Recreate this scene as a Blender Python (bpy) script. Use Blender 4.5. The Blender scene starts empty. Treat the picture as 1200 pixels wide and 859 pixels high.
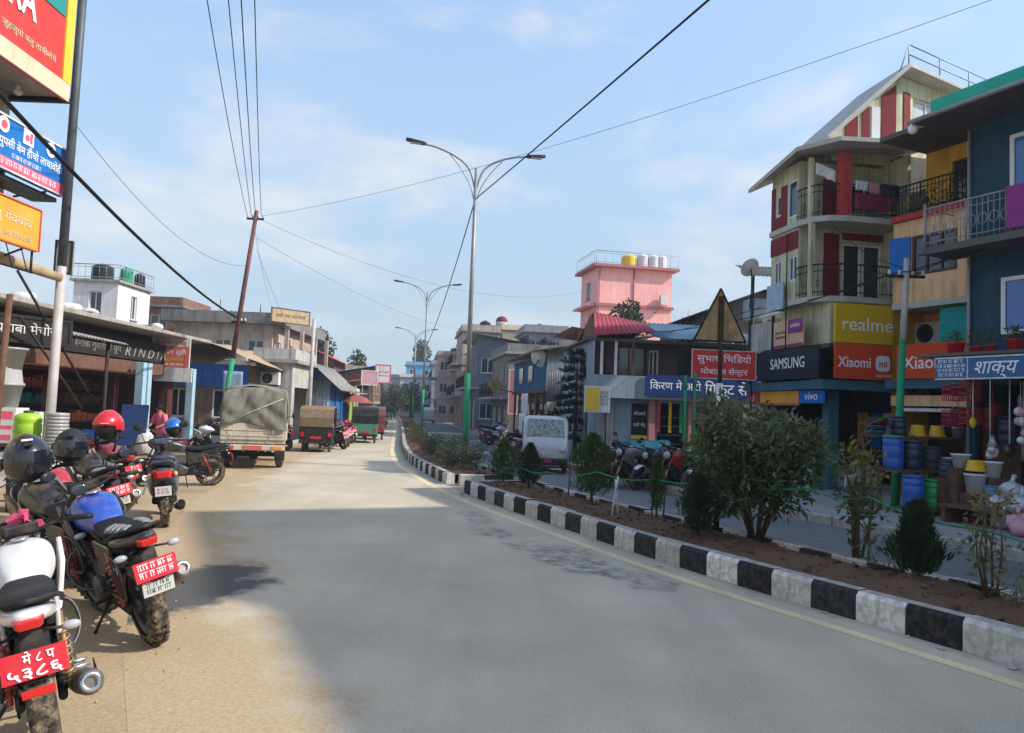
import bpy, math, random, re
from mathutils import Matrix, Vector
random.seed(7)
SC = bpy.context.scene
COL = SC.collection
R = math.radians

# ------------------------------------------------------------------ camera
cam = bpy.data.cameras.new('camera')
cam.sensor_width = 36.0
cam.lens = 27.0
cam.clip_end = 6000
cam.clip_start = 0.05
cam_o = bpy.data.objects.new('camera', cam)
COL.objects.link(cam_o)
PITCH, ROLL = math.atan(50 / 900), R(2.2)
cam_o.matrix_world = (Matrix.Translation((0, 0, 1.9)) @ Matrix.Rotation(math.pi / 2 + PITCH, 4, 'X')
                      @ Matrix.Rotation(ROLL, 4, 'Z'))
SC.camera = cam_o

# ------------------------------------------------------------------ sky, sun, exposure
SUN_EL = R(38)
SUN_H = Vector((0.985, -0.17)).normalized()          # horizontal direction towards the sun
world = bpy.data.worlds.new('World')
SC.world = world
world.use_nodes = True
nt = world.node_tree
nt.nodes.clear()
def N(t, kind, **kw):
    n = t.nodes.new(kind)
    for k, v in kw.items():
        if k.startswith('i_'):
            n.inputs[k[2:].replace('_', ' ')].default_value = v
        else:
            setattr(n, k, v)
    return n
sky = N(nt, 'ShaderNodeTexSky', sky_type='NISHITA', sun_disc=False)
sky.sun_elevation = SUN_EL
sky.sun_rotation = math.atan2(SUN_H.x, SUN_H.y)
sky.altitude = 300
sky.air_density = 1.0
sky.dust_density = 1.2
sky.ozone_density = 1.2
tc = N(nt, 'ShaderNodeTexCoord')
mp = N(nt, 'ShaderNodeMapping')
mp.inputs['Scale'].default_value = (1.5, 1.5, 3.6)
mp.inputs['Location'].default_value = (0.9, 0.3, 0.1)
n1 = N(nt, 'ShaderNodeTexNoise')
n1.inputs['Scale'].default_value = 2.6
n1.inputs['Detail'].default_value = 7
n1.inputs['Roughness'].default_value = 0.56
n1.inputs['Distortion'].default_value = 0.25
mr = N(nt, 'ShaderNodeMapRange')
mr.inputs['From Min'].default_value = 0.45
mr.inputs['From Max'].default_value = 0.76
mr.inputs['To Min'].default_value = 0.0
mr.inputs['To Max'].default_value = 0.78
mr.interpolation_type = 'SMOOTHSTEP'
cm = N(nt, 'ShaderNodeMix', data_type='RGBA')
cm.inputs[7].default_value = (2.35, 2.42, 2.5, 1)       # sunlit cloud, in the sky's own units
bg = N(nt, 'ShaderNodeBackground')
bg.inputs['Strength'].default_value = 0.15
out = N(nt, 'ShaderNodeOutputWorld')
L = nt.links.new
L(tc.outputs['Generated'], mp.inputs['Vector'])
L(mp.outputs['Vector'], n1.inputs['Vector'])
L(n1.outputs['Fac'], mr.inputs['Value'])
L(mr.outputs['Result'], cm.inputs[0])
# milky air low over the horizon, the same all the way round
sxyz = N(nt, 'ShaderNodeSeparateXYZ')
L(tc.outputs['Generated'], sxyz.inputs[0])
mh = N(nt, 'ShaderNodeMapRange', interpolation_type='SMOOTHSTEP')
mh.inputs['From Min'].default_value = 0.0
mh.inputs['From Max'].default_value = 0.85
mh.inputs['To Min'].default_value = 0.9
mh.inputs['To Max'].default_value = 0.0
L(sxyz.outputs[2], mh.inputs['Value'])
hz_mix = N(nt, 'ShaderNodeMix', data_type='RGBA')
hz_mix.inputs[7].default_value = (1.10, 1.44, 1.74, 1)
L(mh.outputs['Result'], hz_mix.inputs[0])
L(sky.outputs['Color'], hz_mix.inputs[6])
L(hz_mix.outputs[2], cm.inputs[6])
L(cm.outputs[2], bg.inputs['Color'])
L(bg.outputs['Background'], out.inputs['Surface'])

sl = bpy.data.lights.new('sun', 'SUN')
sl.energy = 2.15
sl.angle = R(0.8)
sl.color = (1.0, 0.93, 0.83)
so = bpy.data.objects.new('sun', sl)
COL.objects.link(so)
sd = Vector((SUN_H.x * math.cos(SUN_EL), SUN_H.y * math.cos(SUN_EL), math.sin(SUN_EL)))
so.rotation_euler = sd.to_track_quat('Z', 'Y').to_euler()
so.location = (30, 0, 40)
SC.view_settings.view_transform = 'Standard'
SC.view_settings.look = 'None'
SC.view_settings.gamma = 1.0
SC.view_settings.exposure = 1.3
SC.view_settings.use_curve_mapping = False

# ------------------------------------------------------------------ materials
MATS = {}
def mat(name, col, rough=0.7, metal=0.0, var=0.16, scale=5.0, bump=0.0, streak=0.0, dust=0.0, spec=0.4, coat=0.0,
        trans=0.0, bscale=None, rand=0.0):
    """procedural material: base colour broken up by noise, optional vertical weather streaks, dust and fine relief"""
    if name in MATS:
        return MATS[name]
    m = bpy.data.materials.new(name)
    m.use_nodes = True
    t = m.node_tree
    b = t.nodes['Principled BSDF']
    lk = t.links.new
    c = (col[0], col[1], col[2], 1)
    b.inputs['Roughness'].default_value = rough
    b.inputs['Metallic'].default_value = metal
    b.inputs['Specular IOR Level'].default_value = spec if spec != 0.4 or rough < .5 else .12
    b.inputs['Coat Weight'].default_value = coat
    co = N(t, 'ShaderNodeTexCoord')
    nz = N(t, 'ShaderNodeTexNoise')
    nz.inputs['Scale'].default_value = scale
    nz.inputs['Detail'].default_value = 6
    nz.inputs['Roughness'].default_value = 0.6
    lk(co.outputs['Object'], nz.inputs['Vector'])
    r = N(t, 'ShaderNodeMapRange')
    r.inputs['From Min'].default_value = 0.3
    r.inputs['From Max'].default_value = 0.7
    r.inputs['To Min'].default_value = 1 - var
    r.inputs['To Max'].default_value = 1 + var * 0.6
    lk(nz.outputs['Fac'], r.inputs['Value'])
    mx = N(t, 'ShaderNodeMix', data_type='RGBA', blend_type='MULTIPLY')
    mx.inputs[0].default_value = 1
    mx.inputs[6].default_value = c
    lk(r.outputs['Result'], mx.inputs[7])
    last = mx.outputs[2]
    if rand:                                  # each object of a kind a little lighter or darker than the next
        oi = N(t, 'ShaderNodeObjectInfo')
        rr_ = N(t, 'ShaderNodeMapRange')
        rr_.inputs['To Min'].default_value = 1 - rand
        rr_.inputs['To Max'].default_value = 1 + rand * .5
        lk(oi.outputs['Random'], rr_.inputs['Value'])
        mr_ = N(t, 'ShaderNodeMix', data_type='RGBA', blend_type='MULTIPLY')
        mr_.inputs[0].default_value = 1
        lk(last, mr_.inputs[6])
        lk(rr_.outputs['Result'], mr_.inputs[7])
        last = mr_.outputs[2]
    if streak:
        mpg = N(t, 'ShaderNodeMapping')
        mpg.inputs['Scale'].default_value = (3.5, 3.5, 0.28)
        lk(co.outputs['Object'], mpg.inputs['Vector'])
        n2 = N(t, 'ShaderNodeTexNoise')
        n2.inputs['Scale'].default_value = 1.6
        n2.inputs['Detail'].default_value = 8
        n2.inputs['Roughness'].default_value = 0.66
        lk(mpg.outputs['Vector'], n2.inputs['Vector'])
        r2 = N(t, 'ShaderNodeMapRange')
        r2.inputs['From Min'].default_value = 0.48
        r2.inputs['From Max'].default_value = 0.68
        r2.inputs['To Max'].default_value = streak
        lk(n2.outputs['Fac'], r2.inputs['Value'])
        m2 = N(t, 'ShaderNodeMix', data_type='RGBA')
        m2.inputs[7].default_value = (col[0] * .32 + .02, col[1] * .31 + .018, col[2] * .3 + .015, 1)
        lk(r2.outputs['Result'], m2.inputs[0])
        lk(last, m2.inputs[6])
        last = m2.outputs[2]
    if dust:
        n3 = N(t, 'ShaderNodeTexNoise')
        n3.inputs['Scale'].default_value = scale * 2.3
        n3.inputs['Detail'].default_value = 9
        lk(co.outputs['Object'], n3.inputs['Vector'])
        r3 = N(t, 'ShaderNodeMapRange')
        r3.inputs['From Min'].default_value = 0.42
        r3.inputs['From Max'].default_value = 0.7
        r3.inputs['To Max'].default_value = dust
        lk(n3.outputs['Fac'], r3.inputs['Value'])
        m3 = N(t, 'ShaderNodeMix', data_type='RGBA')
        m3.inputs[7].default_value = (0.33, 0.26, 0.17, 1)
        lk(r3.outputs['Result'], m3.inputs[0])
        lk(last, m3.inputs[6])
        last = m3.outputs[2]
    lk(last, b.inputs['Base Color'])
    if bump:
        nb = N(t, 'ShaderNodeTexNoise')
        nb.inputs['Scale'].default_value = bscale or scale * 6
        nb.inputs['Detail'].default_value = 5
        lk(co.outputs['Object'], nb.inputs['Vector'])
        bp = N(t, 'ShaderNodeBump')
        bp.inputs['Strength'].default_value = bump
        bp.inputs['Distance'].default_value = 0.02
        lk(nb.outputs['Fac'], bp.inputs['Height'])
        lk(bp.outputs['Normal'], b.inputs['Normal'])
    if trans:
        tr = N(t, 'ShaderNodeBsdfTranslucent')
        lk(last, tr.inputs['Color'])
        ms = N(t, 'ShaderNodeMixShader')
        ms.inputs[0].default_value = trans
        lk(b.outputs[0], ms.inputs[1])
        lk(tr.outputs[0], ms.inputs[2])
        lk(ms.outputs[0], t.nodes['Material Output'].inputs['Surface'])
    MATS[name] = m
    return m

# ------------------------------------------------------------------ mesh builder
class MB:
    def __init__(s):
        s.v, s.f, s.sm = [], [], []
    def add(s, vs, fs, M=None, smooth=False):
        b = len(s.v)
        s.v += [tuple(M @ Vector(p)) for p in vs] if M else [tuple(p) for p in vs]
        s.f += [tuple(b + i for i in f) for f in fs]
        s.sm += [smooth] * len(fs)
        return s
    def box(s, x0, x1, y0, y1, z0, z1, M=None):
        vs = [(x, y, z) for z in (z0, z1) for y in (y0, y1) for x in (x0, x1)]
        return s.add(vs, [(0, 2, 3, 1), (4, 5, 7, 6), (0, 1, 5, 4), (2, 6, 7, 3), (0, 4, 6, 2), (1, 3, 7, 5)], M)
    def cbox(s, c, d, M=None):
        return s.box(c[0] - d[0] / 2, c[0] + d[0] / 2, c[1] - d[1] / 2, c[1] + d[1] / 2, c[2] - d[2] / 2, c[2] + d[2] / 2, M)
    def quad(s, a, b, c, d):
        return s.add([a, b, c, d], [(0, 1, 2, 3)])
    def rings(s, rs, cap=True, smooth=True, M=None, closed=True):
        n = len(rs[0])
        vs = [p for r_ in rs for p in r_]
        fs = []
        for i in range(len(rs) - 1):
            for j in range(n if closed else n - 1):
                k = (j + 1) % n
                fs.append((i * n + j, i * n + k, (i + 1) * n + k, (i + 1) * n + j))
        s.add(vs, fs, M, smooth)
        if cap:
            b = len(s.v) - len(vs)
            s.f += [tuple(b + j for j in reversed(range(n))), tuple(b + (len(rs) - 1) * n + j for j in range(n))]
            s.sm += [False, False]
        return s
    def tube(s, pts, r, n=8, cap=True, M=None):
        pts = [Vector(p) for p in pts]
        rr = r if isinstance(r, (list, tuple)) else [r] * len(pts)
        rs, ref = [], None
        for i, p in enumerate(pts):
            d = (pts[min(i + 1, len(pts) - 1)] - pts[max(i - 1, 0)])
            if d.length < 1e-9:
                d = Vector((0, 0, 1))
            d.normalize()
            if ref is None:
                ref = Vector((0, 0, 1)) if abs(d.z) < .9 else Vector((1, 0, 0))
            a = ref - d * ref.dot(d)
            a.normalize()
            b = d.cross(a)
            ref = a
            rs.append([p + (a * math.cos(2 * math.pi * j / n) + b * math.sin(2 * math.pi * j / n)) * rr[i] for j in range(n)])
        return s.rings(rs, cap, True, M)
    def lathe(s, prof, n=16, M=None, cap=True, smooth=True):
        rs = [[(r_ * math.cos(2 * math.pi * j / n), r_ * math.sin(2 * math.pi * j / n), z) for j in range(n)] for r_, z in prof]
        return s.rings(rs, cap, smooth, M)
    def ell(s, c, rad, nu=14, nv=8, M=None, a0=-90, a1=90):
        rs = []
        for i in range(nv + 1):
            a = R(a0 + (a1 - a0) * i / nv)
            rr = max(math.cos(a), .02)
            rs.append([(c[0] + rad[0] * rr * math.cos(2 * math.pi * j / nu), c[1] + rad[1] * rr * math.sin(2 * math.pi * j / nu),
                        c[2] + rad[2] * math.sin(a)) for j in range(nu)])
        return s.rings(rs, True, True, M)
    def ext(s, poly, axis, a, b, M=None):
        def P(p, t):
            return {'x': (t, p[0], p[1]), 'y': (p[0], t, p[1]), 'z': (p[0], p[1], t)}[axis]
        n = len(poly)
        vs = [P(p, a) for p in poly] + [P(p, b) for p in poly]
        fs = [tuple(range(n)), tuple(reversed(range(n, 2 * n)))] + [(j, n + j, n + (j + 1) % n, (j + 1) % n) for j in range(n)]
        return s.add(vs, fs, M)
    def mesh(s, name, m=None):
        me = bpy.data.meshes.new(name)
        me.from_pydata(s.v, [], s.f)
        me.polygons.foreach_set('use_smooth', s.sm)
        if m:
            me.materials.append(m)
        me.update()
        return me
    def build(s, name, m, parent=None, bev=0.0, sub=0, loc=None, fix=True):
        me = s.mesh(name, m)
        if fix:
            import bmesh
            bm = bmesh.new()
            bm.from_mesh(me)
            bmesh.ops.recalc_face_normals(bm, faces=bm.faces)
            bm.to_mesh(me)
            bm.free()
        o = bpy.data.objects.new(name, me)
        COL.objects.link(o)
        o.parent = parent
        if loc:
            o.location = loc
        if bev:
            q = o.modifiers.new('bevel', 'BEVEL')
            q.width = bev
            q.segments = 2
            q.limit_method = 'ANGLE'
            q.angle_limit = R(40)
        if sub:
            q = o.modifiers.new('subdivision', 'SUBSURF')
            q.levels = q.render_levels = sub
        return o

def tag(o, label=None, cat=None, group=None, kind=None):
    for k, v in (('label', label), ('category', cat), ('group', group), ('kind', kind)):
        if v:
            o[k] = v
    return o
def thing(name, label, cat, loc=(0, 0, 0), rz=0.0, group=None):
    o = bpy.data.objects.new(name, None)
    o.empty_display_size = 0.2
    COL.objects.link(o)
    o.location = loc if len(loc) == 3 else (loc[0], loc[1], 0)
    o.rotation_euler = (0, 0, R(rz))
    return tag(o, label, cat, group)
def piece(name, me, parent, loc=(0, 0, 0), rot=(0, 0, 0), scale=(1, 1, 1)):
    o = bpy.data.objects.new(name, me)
    COL.objects.link(o)
    o.parent = parent
    o.location, o.rotation_euler, o.scale = loc, rot, scale
    return o
def kids(o):
    return [c for c in bpy.data.objects if c.parent == o]
def copy_tree(root, loc, rz, label, group=None):
    """a copy of a thing with copies of its parts and their sub-parts (mesh data shared)"""
    r_ = root.copy()
    COL.objects.link(r_)
    r_.location = loc if len(loc) == 3 else (loc[0], loc[1], 0)
    r_.rotation_euler = (root.rotation_euler[0], root.rotation_euler[1], R(rz))
    r_['label'] = label
    if group:
        r_['group'] = group
    for ch in kids(root):
        c = ch.copy()
        COL.objects.link(c)
        c.parent = r_
        for g in kids(ch):
            d = g.copy()
            COL.objects.link(d)
            d.parent = c
    return r_
def text_mesh(s, size, width=None, bold=0.0, shear=0.0, space=1.0, align='CENTER'):
    c = bpy.data.curves.new('lettering', 'FONT')
    c.body = re.sub('([\u0915-\u0939])\u093f', '\u093f\\1', s)      # no shaping: put the short i before its consonant
    c.size = 1
    c.extrude = 0.004 / size
    c.offset = bold
    c.shear = shear
    c.space_character = space
    c.resolution_u = 3
    c.align_x = align
    o = bpy.data.objects.new('lettering', c)
    COL.objects.link(o)
    dg = bpy.context.evaluated_depsgraph_get()
    dg.update()
    me = bpy.data.meshes.new_from_object(o.evaluated_get(dg))
    bpy.data.objects.remove(o)
    xs = [v.co.x for v in me.vertices]
    w = max(xs) - min(xs) if xs else 1
    sx = size if width is None else width / w
    cx = (max(xs) + min(xs)) / 2 if xs else 0
    for v in me.vertices:
        v.co.x = (v.co.x - (cx if align == 'CENTER' else 0)) * sx
        v.co.y *= size
        v.co.z *= size
    me.name = 'lettering'
    return me
def lettering(s, parent, M, size, m, width=None, bold=0.0, shear=0.0, name='lettering', align='CENTER'):
    me = text_mesh(s, size, width, bold, shear, align=align)
    me.materials.clear()
    me.materials.append(m)
    me.transform(M)
    o = bpy.data.objects.new(name, me)
    COL.objects.link(o)
    o.parent = parent
    return o

def scribble_mesh(w, h, rows=1, latin=False):
    """print too small or blurred to read in the photograph: strokes and loops, no letters"""
    mb = MB()
    rh = h / rows
    for r_ in range(rows):
        z = h - (r_ + 1) * rh + rh * .16
        hh = rh * .68
        x = random.uniform(0, .06) * w
        while x < w * .95:
            n = random.randint(2, 4)
            x0 = x
            for k in range(n):
                t = hh * .13
                if x + hh * .3 > w:
                    break
                mb.box(x, x + t, z, z + hh * random.choice((1, 1, .8)), 0, .004)
                if random.random() < .6:
                    mb.box(x + t, x + hh * .32, z + hh * random.choice((.1, .35, .5)), z + hh * random.choice((.22, .6, .75)), 0.0004, .0036)
                x += hh * random.uniform(.38, .6)
            if not latin and x > x0:
                mb.box(x0 - hh * .1, x, z + hh * .98, z + hh * 1.1, .0002, .0042)
            x += hh * .4
    return mb
class Face:
    """one wall plane of a building in the building's own frame: a runs left to right as seen from outside"""
    def __init__(s, root, x, y, ux, uy):
        s.root, s.o, s.u = root, Vector((x, y, 0)), Vector((ux, uy, 0)).normalized()
        s.n = Vector((s.u.y, -s.u.x, 0))
    def p(s, a, z, out=0.0):
        q = s.o + s.u * a + s.n * out
        return (q.x, q.y, z)
    def M(s, a, z, out=0.0):
        m = Matrix.Identity(4)
        m.col[0][:3], m.col[1][:3], m.col[2][:3] = s.u, (0, 0, 1), s.n
        m.col[3][:3] = s.p(a, z, out)
        return m
    def box(s, mb, a0, a1, z0, z1, o0, o1):
        return mb.box(a0, a1, z0, z1, o0, o1, s.M(0, 0, 0))
    def wall(s, mb, W, z0, z1, op=(), a_start=0.0, depth=0.16):
        As = sorted(set([a_start, W] + [x for o in op for x in o[:2]]))
        Zs = sorted(set([z0, z1] + [x for o in op for x in o[2:4]]))
        for i in range(len(As) - 1):
            for j in range(len(Zs) - 1):
                ca, cz = (As[i] + As[i + 1]) / 2, (Zs[j] + Zs[j + 1]) / 2
                if ca < a_start or ca > W or cz < z0 or cz > z1:
                    continue
                if any(o[0] < ca < o[1] and o[2] < cz < o[3] for o in op):
                    continue
                mb.quad(s.p(As[i], Zs[j]), s.p(As[i + 1], Zs[j]), s.p(As[i + 1], Zs[j + 1]), s.p(As[i], Zs[j + 1]))
        for a0, a1, b0, b1 in [o[:4] for o in op]:
            for (p, q) in (((a0, b0), (a1, b0)), ((a1, b0), (a1, b1)), ((a1, b1), (a0, b1)), ((a0, b1), (a0, b0))):
                mb.quad(s.p(*p), s.p(*q), s.p(*q, -depth), s.p(*p, -depth))
    def window(s, a0, a1, z0, z1, fm, pm, nx=2, ny=1, rec=0.10, fw=0.05, name='window', sill=None):
        mb = MB()
        for (p0, p1, q0, q1) in ((a0, a1, z0, z0 + fw), (a0, a1, z1 - fw, z1), (a0, a0 + fw, z0 + fw, z1 - fw), (a1 - fw, a1, z0 + fw, z1 - fw)):
            s.box(mb, p0, p1, q0, q1, -rec - .04, -rec + .03)
        for i in range(1, nx):
            a = a0 + (a1 - a0) * i / nx
            s.box(mb, a - fw * .4, a + fw * .4, z0 + fw, z1 - fw, -rec - .035, -rec + .025)
        for j in range(1, ny):
            z = z0 + (z1 - z0) * j / ny
            s.box(mb, a0 + fw, a1 - fw, z - fw * .3, z + fw * .3, -rec - .03, -rec + .02)
        w = mb.build(name, fm, s.root)
        for i in range(nx):
            pa = a0 + (a1 - a0) * i / nx
            pb = a0 + (a1 - a0) * (i + 1) / nx
            g = MB()
            s.box(g, pa + .012, pb - .012, z0 + .012, z1 - .012, -rec - .012, -rec - .006)
            g.build('pane', pm, w)
        if sill:
            g = MB()
            s.box(g, a0 - .06, a1 + .06, z0 - .06, z0 - .002, -.05, .07)
            g.build('sill', sill, w)
        return w
    def board(s, name, a0, a1, z0, z1, out, m, th=0.05, parent=None, bev=0.0):
        mb = MB()
        s.box(mb, a0, a1, z0, z1, out, out + th)
        return mb.build(name, m, parent or s.root, bev)
    def text(s, t, a, z, out, size, m, parent=None, **kw):
        return lettering(t, parent or s.root, s.M(a, z, out), size, m, **kw)
    def marks(s, a, z, w, h, out, m, rows=1, parent=None):
        if h / rows > .125:                       # blurred print: letter shapes in no readable order
            last = None
            for r_ in range(rows):
                rh = h / rows
                t = ''
                while len(t) * rh * .36 < w:
                    t += ''.join(random.choice('कगचजतदनपबमयरलवसह') + random.choice(('', '', 'ा', 'े', 'ो', 'ी', 'ु')) for _ in range(random.randint(2, 4))) + ' '
                last = s.text(t.strip(), a, z + h - (r_ + 1) * rh + rh * .22, out + .003, rh * .72, m, parent, width=w, name='print_marks')
            return last
        mb = scribble_mesh(w, h, rows)
        me_v = s.M(a - w / 2, z, out)
        mb.v = [tuple(me_v @ Vector(p)) for p in mb.v]
        return mb.build('print_marks', m, parent or s.root, fix=False)
    def shutter(s, a0, a1, z0, z1, m, out=-.1, pitch=.09, name='shutter'):
        mb = MB()
        n = max(3, int((z1 - z0) / pitch))
        vs, fs = [], []
        for i in range(n * 2 + 1):
            z = z0 + (z1 - z0) * i / (n * 2)
            o = out + (.018 if i % 2 else 0)
            vs += [s.p(a0, z, o), s.p(a1, z, o)]
        for i in range(n * 2):
            fs.append((2 * i, 2 * i + 1, 2 * i + 3, 2 * i + 2))
        mb.add(vs, fs)
        return mb.build(name, m, s.root)
    def rail(s, a0, a1, z, h, out, m, step=.13, ends=0.0, name='railing', r=.014, fancy=False):
        mb = MB()
        mb.tube([s.p(a0, z + h, out), s.p(a1, z + h, out)], r * 1.6, 6)
        mb.tube([s.p(a0, z + .1, out), s.p(a1, z + .1, out)], r, 6)
        mb.tube([s.p(a0, z + h * .82, out), s.p(a1, z + h * .82, out)], r * .8, 6)
        if ends:
            for a in (a0, a1):
                for zz in (z + h, z + .1):
                    mb.tube([s.p(a, zz, out), s.p(a, zz, out - ends)], r, 6)
        n = max(1, int((a1 - a0) / step))
        for i in range(n + 1):
            a = a0 + (a1 - a0) * i / n
            mb.tube([s.p(a, z, out), s.p(a, z + h, out)], r * (1.5 if i % 8 == 0 else .7), 5)
            if fancy and i < n and i % 2 == 0:
                c = [(a + (a1 - a0) / n * (1 + .8 * math.cos(t * .7854)), z + h * .46 + .12 * math.sin(t * .7854)) for t in range(9)]
                mb.tube([s.p(x, y, out) for x, y in c], r * .7, 5)
        return mb.build(name, m, s.root)

# ================================================================== STREET LAYOUT
# base line of the near face of the median kerb, from behind the camera to far down the street
KP = [(9.3, -4.0), (6.55, 1.5), (4.13, 6.18), (2.62, 8.9), (1.37, 11.6), (-0.93, 17.17), (-3.05, 24.6), (-4.25, 31.0), (-5.3, 38.0),
      (-9.6, 67.5), (-16.0, 110.0), (-23.0, 156.0), (-40.0, 260.0)]
def catmull(P, n):
    res = []
    P = [Vector(p) for p in P]
    for i in range(len(P) - 1):
        p0, p1, p2, p3 = P[max(i - 1, 0)], P[i], P[i + 1], P[min(i + 2, len(P) - 1)]
        for k in range(n):
            t = k / n
            res.append(.5 * ((2 * p1) + (p2 - p0) * t + (2 * p0 - 5 * p1 + 4 * p2 - p3) * t * t + (3 * p1 - p0 - 3 * p2 + p3) * t ** 3))
    res.append(P[-1])
    return res
KD = catmull(KP, 24)
KS = [0.0]
for i in range(1, len(KD)):
    KS.append(KS[-1] + (KD[i] - KD[i - 1]).length)
def kat(s):
    """point and forward direction of the kerb line at arc length s"""
    s = min(max(s, 0), KS[-1] - 1e-4)
    lo, hi = 0, len(KS) - 1
    while hi - lo > 1:
        mid = (lo + hi) // 2
        if KS[mid] <= s:
            lo = mid
        else:
            hi = mid
    t = (s - KS[lo]) / max(KS[hi] - KS[lo], 1e-9)
    d = (KD[hi] - KD[lo]).normalized()
    return KD[lo].lerp(KD[hi], t), d
def off(s, o):
    p, d = kat(s)
    return p + Vector((d.y, -d.x)) * o
def s_at_y(y):
    lo, hi = 0.0, KS[-1]
    for _ in range(40):
        m = (lo + hi) / 2
        if kat(m)[0].y < y:
            lo = m
        else:
            hi = m
    return lo
def strip(name, m, s0, s1, oa, ob, z, step=1.0, kind='structure', nx=1, zf=None):
    """ribbon along the street between two offsets (numbers or functions of s), with metre UVs"""
    fa = oa if callable(oa) else (lambda s: oa)
    fb = ob if callable(ob) else (lambda s: ob)
    n = max(2, int((s1 - s0) / step))
    vs, fs, uv = [], [], []
    for i in range(n + 1):
        s = s0 + (s1 - s0) * i / n
        for j in range(nx + 1):
            t = j / nx
            q = off(s, fa(s) + (fb(s) - fa(s)) * t)
            vs.append((q.x, q.y, z + (zf(q.x, q.y, t) if zf else 0)))
            uv.append((t, s))
    for i in range(n):
        for j in range(nx):
            a = i * (nx + 1) + j
            fs.append((a, a + 1, a + nx + 2, a + nx + 1))
    me = bpy.data.meshes.new(name)
    me.from_pydata(vs, [], fs)
    ul = me.uv_layers.new(name='UVMap')
    for lp in me.loops:
        ul.data[lp.index].uv = uv[lp.vertex_index]
    me.materials.append(m)
    for p in me.polygons:
        p.use_smooth = nx > 1
    o = bpy.data.objects.new(name, me)
    COL.objects.link(o)
    o['kind'] = kind
    return o

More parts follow.
